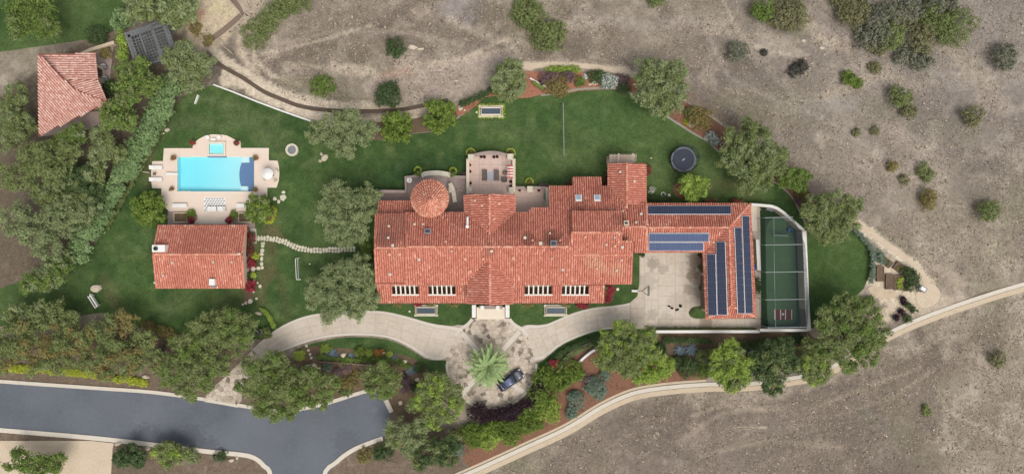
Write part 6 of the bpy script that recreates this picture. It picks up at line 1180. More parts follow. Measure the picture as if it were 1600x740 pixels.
for k in range(4):
    a = k*math.pi/2+.6; q = Vector((p.x+1.05*math.cos(a), p.y+1.05*math.sin(a), .13)); ch = thing('garden_chair', 'pale garden chair under the white parasol, facing the ' + ('hedge', 'citrus tree', 'fire pit', 'back lawn')[k], 'chair', q, 'chairs round the parasol'); b = MB(); b.box(q+Vector((0, 0, .42)), (.42, .42, .05), a); b.build('seat', m_coping, ch); b = MB(); b.box(q+Vector((.2*math.cos(a), .2*math.sin(a), .68)), (.05, .42, .45), a); b.build('backrest', m_coping, ch)
    for sx, sy in ((-1, -1), (-1, 1), (1, -1), (1, 1)): b = MB(); v = Matrix.Rotation(a, 3, 'Z') @ Vector((sx*.18, sy*.18, .2)); b.box(q+v, (.04, .04, .4), a); b.build('leg', m_coping, ch)
for x, y, l, r in ((324.5, 214.5, 'white round seat at the hedge end of the terrace above the spa', .34), (342.5, 214, 'white round seat at the fire pit end of the terrace above the spa', .34)):
    p = W(x, y, .4); b = MB(); b.lathe((p.x, p.y, .13), [(r*.7, 0), (r, .12), (r, .34), (r*.9, .42), (.001, .44)], 14); tag(b.build('pouffe', m_white), l, 'seat', 'white round seats above the spa')
tb = thing('low_table', 'small white table between the round seats above the spa', 'table', W(333.5, 218, .13)); p = W(333.5, 218, .4); b = MB(); b.box((p.x, p.y, .42), (.7, .4, .05)); b.build('tabletop', m_white, tb); b = MB(); b.box((p.x, p.y, .27), (.12, .12, .26)); b.build('leg', m_white, tb)
# fire pit
fp = thing('fire_pit', 'round stone fire pit with dark centre on the lawn', 'fire pit', W(456, 234)); p = W(456, 234, .35); b = MB(); b.lathe((p.x, p.y, 0), [(.98, 0), (.98, .42), (.66, .42), (.66, .1)], 28); b.build('stone_rim', m_cream, fp); b = MB(); b.lathe((p.x, p.y, .02), [(.66, .2), (.3, .24), (.001, .25)], 14); b.build('ash_bed', m_grey, fp)
# boulders and flagstones
def rock(px, py, w_, d, h, label, ang=0, m=None, name='boulder', cat='boulder', group='pale boulders in the garden'):
    p = G(px, py); bm = MB(); n = 9; prof = [(1, 0), (1.02, .35), (.8, .8), (.35, 1)]; vs = []
    jit = [random.uniform(.8, 1.15) for _ in range(n)]
    for r, z in prof:
        for j in range(n):
            a = 2*math.pi*j/n; x, y = r*w_/20*jit[j]*math.cos(a), r*d/20*jit[j]*math.sin(a); vs.append((p.x+x*math.cos(ang)-y*math.sin(ang), p.y+x*math.sin(ang)+y*math.cos(ang), p.z-.02+z*h*random.uniform(.9, 1.1)))
    fs = [(i*n+j, i*n+(j+1) % n, (i+1)*n+(j+1) % n, (i+1)*n+j) for i in range(3) for j in range(n)]+[[3*n+j for j in range(n)]]
    bm.add(vs, fs); return tag(bm.build(name, m or m_rock), label, cat, group)
for a in [(508, 247, 10, 13, .5, 'largest boulder of the trio below the pale olive tree', -.5), (502.5, 241, 5, 6, .3, 'small boulder of the trio touching the olive tree', 0), (500, 251.5, 5, 6, .3, 'small boulder of the trio furthest into the lawn', 0), (261.5, 203, 9, 6, .4, 'pale boulder by the foot of the sage hedge', .6), (255.5, 208.5, 4, 3, .2, 'little stone beside the hedge boulder', 0), (929, 130, 11, 8, .6, 'big white boulder in the red mulch bed', .2), (922, 132, 6, 4, .3, 'small stone touching the big white boulder', 0),
          (1079, 196, 11, 7, .5, 'pale boulder in the bed beside the trampoline lawn', -.4), (1073.5, 185, 5, 5, .3, 'round pale stone by the yellow flowers', 0), (719.5, 169, 9, 9, .5, 'pinkish boulder beside the citrus pair', .4), (726, 172, 3.5, 3.5, .25, 'white stone beside the pinkish boulder', 0), (537, 554, 10, 9, .5, 'pale boulder between agaves in the driveway bed', 0), (467, 557, 12, 6, .5, 'cream boulder in the lime shrub at the bed start', -.3), (599, 551, 6, 5, .3, 'pale boulder at the orange flower strip', 0), (633, 564, 8, 7, .4, 'pink boulder at the turn of the driveway bed', -.3), (652.5, 592, 8, 7, .5, 'pale boulder under the bright pepper tree', 0),
          (626, 628, 7, 9, .5, 'tan boulder near the road end kerb', 0), (492, 573, 9, 14, .4, 'flat tan boulder below the agave bed wall', .2), (151, 450, 17, 14, .6, 'broad tan boulder on the pool house lawn edge', 0), (228, 588, 12, 7, .4, 'tan boulder above the yellow verge', -.3), (404, 489, 12, 5, .4, 'pale slab-like boulder near the driveway lamp', -.3), (645, 74, 16, 7, .35, 'larger flat pale rock beside the compact dark bush', -.1), (657, 77, 13, 4, .3, 'thinner flat pale rock beside the compact dark bush', .1), (1284, 75, 9, 5, .3, 'pale rock among the slope scrub', -.2), (1255, 64, 8, 5, .3, 'pale rock pile under the brown brush mound', -.2), (185, 692, 14, 7, .4, 'pale stone by the forecourt across the road', .3), (231, 699, 8, 8, .35, 'round pale stone between the two bank trees', 0), (302, 707, 8, 4, .3, 'pale stone on the bank near the bend', 0), (339, 713, 7, 6, .35, 'pale rounded stone on the bank beside the drain block', 0), (362, 718, 9, 6, .35, 'pale flat stone at the bend of the road', 0), (371, 714, 4, 8, .3, 'narrow drain block at the bend of the road', 0), (211, 508, 5, 3, .25, 'small pale stone at the lawn bank', 0), (226, 512, 12, 7, .4, 'tan stone on the lawn bank', -.4), (270, 524, 5, 4, .25, 'white stone at the end of the lawn bank', 0), (573, 715, 5, 8, .4, 'tan stone under the road turn', 0)]:
    rock(*a)
def flag(px, py, w_, d, parent, ang=0, z=.05, name='stepping_stone', m=None):
    p = W(px, py); n = random.choice((5, 6, 7)); pts = []
    for j in range(n):
        a = 2*math.pi*j/n+random.uniform(-.2, .2); x, y = w_/20*math.cos(a)*random.uniform(.88, 1.12), d/20*math.sin(a)*random.uniform(.88, 1.12); s = 1.08
        pts.append((p.x+s*(x*math.cos(ang)-y*math.sin(ang)), p.y+s*(x*math.sin(ang)+y*math.cos(ang))))
    b = MB(); b.prism(pts, 0, z, 0); return b.build(name, m or m_cream, parent)
for x, y, w_, d, l in ((442.5, 308.5, 10, 10, 'largest flagstone of the set by the shaggy citrus tree'), (429.5, 310.5, 6.5, 6, 'flagstone of the set nearest the citrus tree'), (435.5, 315, 5, 7, 'narrow flagstone in the middle of the set'), (443, 300.5, 6, 4.5, 'small flagstone of the set nearest the pool terrace')): tag(flag(x, y, w_, d, None, name='flagstone'), l, 'flagstone', 'flagstones beside the pool terrace')
sb = MB(); sb.ribbon(PX(cr([(402, 371), (414, 372), (430, 374), (445, 377), (458, 384), (472, 389), (490, 391), (510, 390), (530, 389), (552, 389)], 4, False)), 1.05, -.02, .016); sp = tag(sb.build('stepping_stone_path', mat('path_turf', [(70, 88, 50), (92, 96, 62)], scale=2, rough=.95)), kind='structure')
cen = resample(cr([(404, 372), (414, 372.5), (430, 374), (445, 378), (458, 384), (472, 389), (490, 391), (510, 390.5), (530, 390), (553, 389)], 5, False), 33)
for k, (x, y) in enumerate(cen):
    nx_, ny_ = cen[min(k+1, 32)]; pxv, pyv = cen[max(k-1, 0)]; a = math.atan2(-(ny_-pyv), nx_-pxv)
    if random.random() < .3 or k < 3: flag(x, y, 4.4, 8.5, sp, a)
    else:
        o = random.uniform(1.9, 2.8)*random.choice((1, 1, -1)); hx, hy = -math.sin(a), -math.cos(a); flag(x+hx*o, y+hy*o, 4.6, 5.4, sp, a); flag(x-hx*(4.6-abs(o))*(1 if o > 0 else -1), y-hy*(4.6-abs(o))*(1 if o > 0 else -1), 4.2, 3.8, sp, a)
for x, y, w_, d in ((411, 380, 7, 5), (410.5, 384, 6, 4.5), (410, 391, 6, 6.5), (408.5, 397, 7, 5), (409, 404, 5.5, 7), (409, 412, 5, 6.5), (410, 418, 5, 5), (404, 419, 7, 5.5), (396, 420, 8, 8), (398, 400, 10, 9)): flag(x, y, w_, d, sp)
for x, y, w_, d in ((397, 438, 4, 4), (402, 441.5, 4, 3.5), (406.5, 447, 5, 6), (396, 455, 4, 4), (401, 466, 4, 4), (391, 470.5, 7, 7), (384, 473, 4.5, 4.5), (379.5, 475, 4, 4)): flag(x, y, w_, d, sp)
for k, (x, y) in enumerate(((479, 540), (482, 546.7), (484.6, 553), (486.5, 558.5))): tag(flag(x, y, 4.2, 4.2, None, name='stepping_stone'), ('stepping stone at the driveway edge of the four by the agave bed', 'second of the four stepping stones from the driveway edge', 'third of the four stepping stones from the driveway edge', 'stepping stone nearest the bed wall of the four')[k], 'stepping stone', 'four round stepping stones beside the agave bed')
# ---- raised water basins
def basin(px, py, wpx, dpx, label, z=.5, green=False):
    root = thing('water_basin', label, 'water basin', W(px, py), 'rectangular stone water basins'); a, c = W2(px-wpx/2, py+dpx/2, z), W2(px+wpx/2, py-dpx/2, z); t = .24
    def ring(o, wd, z0_, z1_, nm, m):
        b = MB(); b.ribbon([(a[0]+o, a[1]+o), (c[0]-o, a[1]+o), (c[0]-o, c[1]-o), (a[0]+o, c[1]-o)], wd, z0_, z1_, closed=True); return b.build(nm, m, root)
    ring(.16, .32, 0, z*.5, 'plinth', m_cream); ring(.4, .2, 0, z, 'rim', m_coping if green else m_cream); b = MB(); b.box(((a[0]+c[0])/2, (a[1]+c[1])/2, z*.4), (c[0]-a[0]-.9, c[1]-a[1]-.9, .2)); b.build('water', m_dkwater, root)
    for sx, sy in ((0, 0), (1, 0), (0, 1), (1, 1)): b = MB(); b.box((a[0]+.17+sx*(c[0]-a[0]-.34), a[1]+.17+sy*(c[1]-a[1]-.34), z*.4), (.36, .36, z*.6)); b.build('corner_block', m_cream, root)
    return root
basin(665.5, 485, 37, 18.5, 'stone water basin on the front lawn towards the curved driveway end'); basin(868.5, 485, 37, 18.5, 'stone water basin on the front lawn towards the garage'); basin(767, 173.5, 38, 19, 'stone water basin with planted edge on the back lawn', green=True)
leaves_root = thing('border_plants', 'low green planting edging the back lawn water basin', 'border plants', W(767, 173.5)); leaves('foliage', [(*W2(x, y), .1, .28) for x, y in [(749+i*4, 164.5) for i in range(10)]+[(749+i*4, 182.5) for i in range(10)]+[(748.5, 166+i*4) for i in range(5)]+[(786, 166+i*4) for i in range(5)]], 'lime', leaves_root, .13, .16)
# ---- small round lights, ball and covers on the lawns
for x, y, r, l, c in ((640, 486, .16, 'small white square cover on the front lawn by the pool side basin', 'cover'), (484.5, 412, .12, 'white ball on the grass beside the small goal', 'ball'), (1017, 292-45, .13, 'pale ball lying on the lawn beside the gabled wing', 'ball'), (745, 175.5, .18, 'round white light at the end of the back basin', 'lamp'), (956, 452, .12, 'tiny white light by the garage side lawn', 'lamp'), (965, 451.5, .24, 'pale round cover on the lawn near the hoop', 'cover'), (1045.5, 305, .24, 'pale round cover by the clipped hedge strip near the trampoline', 'cover'), (1188, 327, .08, 'tiny white ball on the turf at the cage top', 'ball')):
    p = W(x, y); b = MB(); 
    if c == 'ball': b.lathe((p.x, p.y, .0), [(r*.5, .02), (r*.9, r*.5), (r, r), (r*.85, r*1.55), (r*.4, r*1.9), (.001, 2*r)], 12)
    else: b.lathe((p.x, p.y, 0), [(r, 0), (r, .07), (r*.8, .1), (r*.3, .12), (.001, .121)], 14)
    tag(b.build('lawn_light' if c == 'lamp' else ('ball' if c == 'ball' else 'drain_cover'), m_coping), l, c)
rp = thing('garden_hoop', 'white ring standing on the grass by the clipped hedge strip', 'ring', W(1036, 303.5)); p = W(1036, 303.5); b = MB(); b.tube([(p.x+.33*math.cos(t), p.y+.33*math.sin(t), .08) for t in np.linspace(0, 6.28, 20)], .05, 6); b.build('ring', m_white, rp)
rp = thing('garden_hoop', 'pale ring in the daisy bed under the largest green tree', 'ring', W(1128, 226.5)); p = W(1128, 226.5); b = MB(); b.tube([(p.x+.3*math.cos(t), p.y+.3*math.sin(t), .12) for t in np.linspace(0, 6.28, 20)], .06, 6); b.build('ring', m_cream, rp)
# ---- red mulch ring with a grey bird bath under the yellow-green tree
sheet('mulch_bed', circ(1066, 296, 14, 20)[:-1], .022, m_redmulch)
bb = thing('bird_bath', 'small grey bird bath on the red mulch beside the yellow-green tree', 'bird bath', W(1072, 296)); p = W(1072, 296, .7); b = MB(); b.lathe((p.x, p.y, 0), [(.22, 0), (.1, .1), (.09, .55), (.36, .75), (.34, .8), (.1, .72)], 12); b.build('bowl', m_grey, bb)
# ---- small goal
gl = thing('small_goal', 'small white-framed goal on the lawn by the stone path', 'goal', W(465, 420)); b = MB(); q = lambda x, y, z: tuple(W(x, y, z)); 
b.tube([q(462, 403, .05), q(461.5, 404, 1.0), q(463, 436, 1.0), q(464, 437, .05)], .05, 6); b.tube([q(462, 403, .05), q(468, 402.5, .05)], .045, 6); b.tube([q(464, 437, .05), q(470, 436.5, .05)], .045, 6); b.tube([q(461.5, 404, 1.0), q(465, 405, .5), q(468, 402.5, .05)], .04, 6); b.tube([q(463, 436, 1.0), q(466.5, 435, .5), q(470, 436.5, .05)], .04, 6); b.tube([q(465, 404, .5), q(466.3, 436, .5)], .035, 6); b.build('frame', m_white, gl)
b = MB(); b.add([q(461.5, 404, 1.0), q(463, 436, 1.0), q(470, 436.5, .05), q(468, 402.5, .05)], [(0, 1, 2, 3)]); b.build('net', mat('goal_net', [(200, 206, 200), (220, 224, 220)], rough=.9, alpha=.12), gl)
# ---- net across the back lawn
bn = thing('badminton_net', 'long pale net strung across the back lawn', 'net', W(880, 202)); tpz = 1.5
b = MB(); A_, B_ = W(880, 161, tpz), W(881.5, 243, tpz); b.add([A_+Vector((-.05, 0, 0)), B_+Vector((-.05, 0, 0)), B_+Vector((.07, 0, -.75)), A_+Vector((.07, 0, -.75))], [(0, 1, 2, 3)]); b.build('net', m_whitenet, bn)
b = MB(); b.tube([A_, (A_+B_)/2-Vector((0, 0, .05)), B_], .06, 5); b.build('top_tape', m_galv, bn)
for P_, sy in ((A_, 1), (B_, -1)):
    b = MB(); b.tube([(P_.x, P_.y, 0), (P_.x, P_.y, tpz+.05)], .035, 6); b.build('pole', m_galv, bn)
    for sx in (-.55, .55): b = MB(); b.tube([(P_.x, P_.y, tpz), (P_.x+sx*1.1, P_.y+sy*.85, .02)], .015, 4); b.build('guy_rope', m_galv, bn)
# ---- trampoline
tr = thing('trampoline', 'round black trampoline with safety net on the back lawn', 'trampoline', W(1068, 248)); p = W(1068, 249, .9); R = 1.95
b = MB(); b.lathe((p.x, p.y, .86), [(R-.26, .02), (.001, .0)][::-1], 32); b.build('jumping_mat', m_mat, tr)
b = MB(); b.lathe((p.x, p.y, .86), [(R-.28, .03), (R-.2, .08), (R, .06), (R+.02, -.04)], 36); b.build('spring_pad', m_pad, tr)
b = MB(); b.tube([(p.x+R*math.cos(t), p.y+R*math.sin(t), .82) for t in np.linspace(0, 6.2832, 37)], .05, 6); b.build('frame', m_iron, tr)
b = MB(); b.lathe((p.x, p.y, .9), [(R, 0), (R+.04, .6), (R+.04, 1.75)], 36); b.build('safety_net', m_tnet, tr); b = MB(); b.tube([(p.x+(R+.04)*math.cos(t), p.y+(R+.04)*math.sin(t), 2.65) for t in np.linspace(0, 6.2832, 37)], .045, 6); b.build('net_rim', m_iron, tr)
for k in range(8):
    a = k*math.pi/4+.2; b = MB(); x, y = p.x+(R+.07)*math.cos(a), p.y+(R+.07)*math.sin(a); b.tube([(x, y, 0), (x, y, 2.75)], .05, 6); b.build('pole', m_iron, tr)
b = MB(); b.box((p.x, p.y-.02, .895), (.45, .12, .02), .7); b.build('printed_label', m_white, tr)
# ---- basketball hoop
bh = thing('basketball_hoop', 'basketball hoop with white-edged backboard at the parking court edge', 'basketball hoop', W(995, 454)); b = MB(); q0 = W(995, 454, .0); b.tube([q0, W(994.5, 454, 2.6)], .09, 8); b.build('pole', m_white, bh)
for s in (-1, 1): b = MB(); b.tube([W(996, 454, 2.5), W(1003.5, 454, 2.9), W(1012, 454+s*7, 3.1)], .05, 6); b.build('arm', m_iron, bh)
b = MB(); a, c = W(1013.3, 445.5, 3.2), W(1013.3, 461.8, 3.2); b.box(((a.x+c.x)/2, (a.y+c.y)/2, 3.2), (.08, a.y-c.y, 1.05)); b.build('backboard', m_white, bh); b = MB(); b.box(((a.x+c.x)/2, (a.y+c.y)/2, 3.74), (.07, a.y-c.y-.1, .06)); b.build('backboard_trim', m_iron, bh)
rc = Vector((a.x+.32, (a.y+c.y)/2, 2.85)); b = MB(); b.tube([(rc.x+.23*math.cos(t), rc.y+.23*math.sin(t), rc.z) for t in np.linspace(0, 6.283, 18)], .018, 5); b.build('rim', mat('hoop_orange', [(170, 90, 50)], rough=.5), bh)
b = MB(); b.box((q0.x-.3, q0.y, .1), (1.0, .35, .2)); b.build('base', m_white, bh)
# ---- four dark lumps of unknown kind on the court
for k, (x, y, w_, d, a, l) in enumerate(((1045, 478, 5, 2.6, -.2, 'thin dark bag on the parking court, furthest from the garage'), (1049.5, 481, 5, 3.6, 0, 'dark bag on the parking court beside the thin one'), (1058, 483.5, 7, 4, .4, 'largest dark bag lying on the parking court'), (1063, 477, 5, 5.5, 0, 'dark bag on the parking court nearest the garage'))): rock(x, y, w_, d, .35, l, a, m_black, 'dark_blob', 'blob', 'four dark blobs on the parking court')
# ---- car
car = thing('parked_car', 'dark blue two-door car parked on the stone court beside the palm', 'car', (0, 0, 0))
ca = W(778.5, 606.5, .7); cb2 = W(816.8, 580.5, .7); cm = (ca+cb2)/2; ang = math.atan2(cb2.y-ca.y, cb2.x-ca.x); LN = (cb2-ca).length
def cpt(x, y, z): return (x, y, z)
def loft(st, mi=0, n=12, yflat=2.6):
    """stations: (x, half width, z bottom, z top)"""
    b = MB(); vs = []
    for x, hw, zb_, zt in st:
        for j in range(n):
            t = 2*math.pi*(j+.5)/n; c, s = math.cos(t), math.sin(t); e = 2/yflat; vs.append((x, hw*abs(c)**e*(1 if c > 0 else -1), (zb_+zt)/2+(zt-zb_)/2*abs(s)**e*(1 if s > 0 else -1)))
    fs = [(i*n+j, i*n+(j+1) % n, (i+1)*n+(j+1) % n, (i+1)*n+j) for i in range(len(st)-1) for j in range(n)]+[list(range(n))[::-1], [(len(st)-1)*n+j for j in range(n)]]
    return b.add(vs, fs, mi)
h = LN/2
WL[car.name] = Vector((0, 0, 0))
loft([(-h, .62, .42, .72), (-h+.15, .82, .28, .86), (-h+.6, .9, .24, .93), (-h+1.3, .92, .22, .93), (0, .91, .2, .9), (h-1.5, .91, .2, .92), (h-.7, .88, .22, .86), (h-.22, .78, .26, .72), (h, .56, .34, .6)], n=16, yflat=3.4).build('body', m_paint, car, smooth=True)
loft([(-h+.55, .58, .8, .9), (-h+1.1, .66, .8, 1.14), (-h+1.7, .7, .8, 1.3), (-.2, .7, .8, 1.34), (.25, .7, .8, 1.3), (.95, .72, .78, .95)], n=16, yflat=3.2).build('cabin', m_glass, car, smooth=True)
loft([(-h+1.25, .52, 1.17, 1.23), (-h+1.7, .58, 1.25, 1.335), (-.2, .6, 1.3, 1.375), (.22, .58, 1.26, 1.33)], n=12, yflat=3).build('roof', m_roofreflect, car, smooth=True)
loft([(.98, .68, .85, .935), (1.5, .7, .85, .93), (h-.55, .6, .76, .865), (h-.3, .5, .7, .76)], n=12, yflat=3.6).build('hood', mat('hood_reflection_tint', [(84, 84, 92), (98, 97, 104)], rough=.25, spec=.5, coat=.8), car, smooth=True)  # paler grey than the body: reflection painted into the hood colour
loft([(-h+.2, .6, .8, .885), (-h+.5, .66, .84, .95), (-h+.8, .6, .86, .99)], n=12, yflat=3.6).build('boot_lid', m_paint, car, smooth=True)
for sx in (-h+.85, h-.9):
    for sy in (-1, 1):
        w_ = MB(); w_.lathe((0, 0, 0), [(.2, -.1), (.33, -.1), (.34, 0), (.33, .1), (.2, .1)], 18); w_.v = [(v[0]+sx, v[2]+sy*.83, v[1]+.34) for v in w_.v]; t_ = w_.build('wheel', m_black, car); r_ = MB(); r_.lathe((0, 0, 0), [(.21, -.09), (.21, .09), (.05, .1), (.001, .1)], 12); r_.v = [(v[0]+sx, v[2]*sy+sy*.83, v[1]+.34) for v in r_.v]; r_.build('rim', m_galv, t_)
for sy in (-1, 1):
    b = MB(); b.box((h-.24, sy*.56, .64), (.3, .26, .1), -sy*.5); b.build('headlight', m_white, car); b = MB(); b.box((-h+.08, sy*.58, .72), (.12, .3, .1), sy*.35); b.build('tail_light', m_redcloth, car); b = MB(); b.box((.62, sy*1.0, .95), (.14, .2, .12)); b.build('mirror', m_paint, car); b = MB(); b.box((-.1, sy*.925, .8), (.16, .02, .03)); b.build('door_handle', m_galv, car)
car.scale = (.96, .96, .96); car.location = (cm.x, cm.y, .05); car.rotation_euler = (0, 0, ang)
# ---- batting cage
tf = sheet('turf', [(1186, 322), (1203, 324), (1222, 334), (1255, 364), (1260, 512), (1188, 512)], .03, m_turfdark)
sheet('turf', cr([(1203, 345), (1215, 340), (1230, 348), (1240, 362), (1243, 400), (1244, 480), (1240, 505), (1220, 508), (1202, 505), (1198, 480), (1197, 400), (1197, 360)], 3), .036, m_turf)
lowwall([(1174, 319.5), (1190, 320.5), (1205, 322), (1214, 325), (1224, 332), (1256.5, 360.5)], .3, 0, 2.0, 'boundary_wall', 'white wall curving round the top of the batting cage', 'wall', m_stucco, capm=m_cap)
lowwall([(1256.5, 360.5), (1259, 420), (1261, 480), (1264, 516)], .5, 0, 2.2, 'boundary_wall', 'thick white wall between batting cage and play lawn', 'wall', m_stucco, capm=m_cap)
lowwall([(1187.5, 515.5), (1225, 515.5), (1262, 515.5)], .3, 0, 2.0, 'boundary_wall', 'white wall closing the foot of the batting cage', 'wall', m_stucco, capm=m_cap)
lowwall([(1020, 517.8), (1100, 517.5), (1187, 517.5)], .3, 0, 1.5, 'boundary_wall', 'long thin white wall below the parking court', 'wall', m_stucco, capm=m_cap)
lowwall([(1183.5, 374), (1186, 422)], .42, 0, 1.5, 'boundary_wall', 'short white wall screening the garage strip', 'wall', m_stucco, capm=m_cap)
cage = thing('batting_cage', 'netted batting cage beside the garage', 'batting cage', W(1222, 424)); zc = 3.2
for y, xa, xb in ((339, 1195, 1239), (381.5, 1195, 1258), (424, 1196, 1261), (467, 1196, 1264), (510.5, 1200, 1262)):
    A_, B_ = W(xa, y+1, zc), W(xb, y, zc); b = MB(); b.tube([(A_.x, A_.y, 0), A_, B_, (B_.x, B_.y, 0)], .055, 6); b.build('hoop_pole', m_galv, cage)
b = MB(); A_ = [W(x, y, zc-.05) for x, y in ((1195.5, 340), (1239, 339), (1258, 381), (1261, 424), (1264, 467), (1262, 510), (1200, 510.5), (1196, 424))]; n = len(A_); b.add(A_+[Vector((q.x, q.y, .05)) for q in A_], [list(range(n))]+[(i, n+i, n+(i+1) % n, (i+1) % n) for i in range(n)]); b.build('netting', m_net, cage)
for x in (1209,): b = MB(); b.tube([W(x, 340, zc+.02), W(x+.5, 381, zc-.1), W(x+1, 424, zc+.02), W(x+2, 467, zc-.1), W(x+3, 510, zc+.02)], .02, 4); b.build('net_cable', m_galv, cage)
pl = thing('home_plate_mat', 'dark red batting mat with white lines and home plate', 'batting mat', W(1223, 491)); a, c = W2(1209.5, 499, .06), W2(1238, 483.5, .06); b = MB(); b.prism([(a[0], a[1]), (c[0], a[1]), (c[0], c[1]), (a[0], c[1])], .036, .06); b.build('mat', m_redmat, pl)
for x in (1210.5, 1219.7, 1227.3, 1237): b = MB(); q = W(x, 491.2, .065); b.box((q.x, q.y, .066), (.13, 1.55, .012)); b.build('line', m_white, pl)
b = MB(); q = W(1223.5, 490.6, .07); b.prism([(q.x-.17, q.y+.15), (q.x+.17, q.y+.15), (q.x+.17, q.y-.02), (q.x, q.y-.19), (q.x-.17, q.y-.02)], .06, .075); b.build('home_plate', m_white, pl)
rk = thing('pitching_screen', 'pale framed screen lying near the top of the batting cage', 'screen', W(1218, 369)); b = MB(); b.tube([W(1209, 368, .1), W(1210, 366.5, 1.2), W(1231, 367.5, 1.2), W(1232, 370, .1)], .05, 6); b.build('frame', m_galv, rk); b = MB(); b.add([W(1209, 368, .1), W(1210, 366.5, 1.2), W(1231, 367.5, 1.2), W(1232, 370, .1)], [(0, 1, 2, 3)]); b.build('net', m_whitenet, rk)
b = MB(); p = W(1234.5, 360, .5); b.lathe((p.x, p.y, .03), [(.28, 0), (.34, .55), (.36, .58), (.3, .58), (.28, .3), (.001, .3)], 16); tag(b.build('ball_bucket', m_blue), 'blue bucket near the top of the batting cage', 'bucket')
b = MB(); p = W(1179, 417, .4); b.box((p.x, p.y, .45), (.55, .75, .85)); bx = tag(b.build('storage_bin', m_blue), 'blue bin squeezed between garage and short white wall', 'bin'); b = MB(); b.box((p.x, p.y, .9), (.6, .8, .06)); b.build('lid', m_blue, bx)
b = MB(); p = W(1203, 326.5, .8); b.box((p.x, p.y, .45), (1.1, .5, .9), -.3); tag(b.build('tool_chest', m_grey), 'grey chest tucked inside the curve of the white wall', 'chest')
tag(block('wall_strip', [(1173, 320), (1182.5, 321), (1183.5, 361), (1175, 361)], .1, m_coping), kind='structure')
# ---- vegetable beds
VG = 'raised vegetable beds by the round lawn'
def veg(px, py, w_, d, ang, label, plants=None):
    root = thing('raised_bed', label, 'raised bed', W(px, py), VG); p = W(px, py, .4); hx, hy = w_/20, d/20; R = Matrix.Rotation(ang, 3, 'Z'); 
    for s in (-1, 1):
        b = MB(); b.box(p+R @ Vector((0, s*hy, -.2)), (2*hx+.1, .09, .42), ang); b.build('plank', m_wood, root); b = MB(); b.box(p+R @ Vector((s*hx, 0, -.2)), (.09, 2*hy-.1, .42), ang); b.build('plank', m_wood, root)
    b = MB(); b.box(p+R @ Vector((0, 0, -.2)), (2*hx-.09, 2*hy-.09, .32), ang); b.build('soil', m_soil, root)
    if plants:
        L_ = [tuple(p+R @ Vector((random.uniform(-.8, .8)*hx, random.uniform(-.8, .8)*hy, .05)))+(.24,) for _ in range(14)]; leaves('foliage', L_, plants, root, .14, .16)
veg(1383.5, 407.5, 22, 10, -.62, 'slanting raised bed nearest the hillside path and the round lawn', 'brush'); veg(1411, 421, 27, 12.5, -.62, 'slanting raised bed beside the dark climber hedge', 'flax'); veg(1376, 427.5, 10.5, 23, 0, 'upright raised bed nearest the round lawn'); veg(1391, 440, 12, 22.5, 0, 'upright bare raised bed in the middle of the row'); veg(1405, 441.5, 13, 22, 0, 'raised bed full of yellow-green plants', 'lime'); veg(1416, 443, 6, 22, 0, 'narrow raised bed beside the dark climber', 'mauve')
ut = thing('garden_cart', 'grey garden cart on the sandy pad beyond the vegetable beds', 'cart', W(1442, 451)); p = W(1442, 451, .6); b = MB(); b.box((p.x, p.y, .55), (1.15, .8, .3), -.55); b.build('tray', m_grey, ut)
for s in (-1, 1): b = MB(); v = Matrix.Rotation(-.55, 3, 'Z') @ Vector((0, s*.42, 0)); b.lathe((0, 0, 0), [(.2, -.05), (.2, .05)], 12); b.v = [(q[0], q[2], q[1]) for q in b.v]; R = Matrix.Rotation(-.55, 3, 'Z'); b.v = [tuple(R @ Vector(q)+Vector((p.x+v.x, p.y+v.y, .2))) for q in b.v]; b.build('wheel', m_black, ut)
b = MB(); v = Matrix.Rotation(-.55, 3, 'Z') @ Vector((.0, 0, 0)); b.box((p.x, p.y, .72), (.8, .55, .06), -.55); b.build('load_cover', m_white, ut); b = MB(); R = Matrix.Rotation(-.55, 3, 'Z'); b.tube([p+R @ Vector((-.6, 0, 0)), p+R @ Vector((-1.0, 0, .25))], .03, 5); b.build('handle', m_iron, ut); b = MB(); b.box(p+R @ Vector((.5, 0, -.4)), (.08, .3, .4), -.55); b.build('leg', m_iron, ut)
# ---- walls and logs in the beds
lowwall([(333, 132), (365, 144), (402, 159), (445, 175), (495, 192.5)], .22, 0, .35, 'garden_wall', 'low white kerb wall between pool lawn and sandy strip', 'wall', m_white)
lowwall([(304, 162), (309, 148)], .18, 0, .4, 'garden_wall', 'short white wall piece at the top of the pool lawn', 'wall', m_white)
lowwall([(905, 566), (912, 559), (922, 551), (930, 546)], .35, 0, .6, 'garden_wall', 'curved white wall piece over the mulch near the pepper tree', 'wall', m_white, curve=True)
lowwall([(880, 571), (875, 577), (869, 582)], .25, 0, .7, 'garden_wall', 'short tan wall piece under the pink flowering shrub', 'wall', m_tan)
lowwall([(886, 555), (896, 548), (910, 541), (924, 535)], .18, 0, .4, 'garden_wall', 'thin pale wall line along the clipped driveway hedge', 'wall', m_cream, curve=True)
lowwall([(848, 608), (840, 620), (834, 634), (828, 641)], .3, 0, 1.2, 'garden_wall', 'pale curved wall behind the lime shrubs below the court', 'wall', m_tan, curve=True)
lowwall([(497, 565), (530, 566.5), (575, 570), (605, 573)], .2, -.1, .5, 'garden_wall', 'low dark retaining wall under the agave bed', 'wall', m_wood)
lowwall([(630, 580), (640, 598), (652, 617)], .18, -.1, .5, 'garden_wall', 'dark retaining edge beside the maroon ground shrub', 'wall', m_black)
lowwall([(466, 578), (478, 572), (487, 567)], .2, -.1, .4, 'garden_wall', 'pale wooden edging at the start of the agave bed', 'wall', m_greywood)
b = MB(); b.tube([W(828, 122, .3), W(844, 131.5, .3)], .14, 8); tag(b.build('timber_beam', m_white), 'white timber beam lying in the red mulch bed', 'beam'); rock(850, 135, 10, 6, .35, 'white stone at the end of the timber beam', -.2)
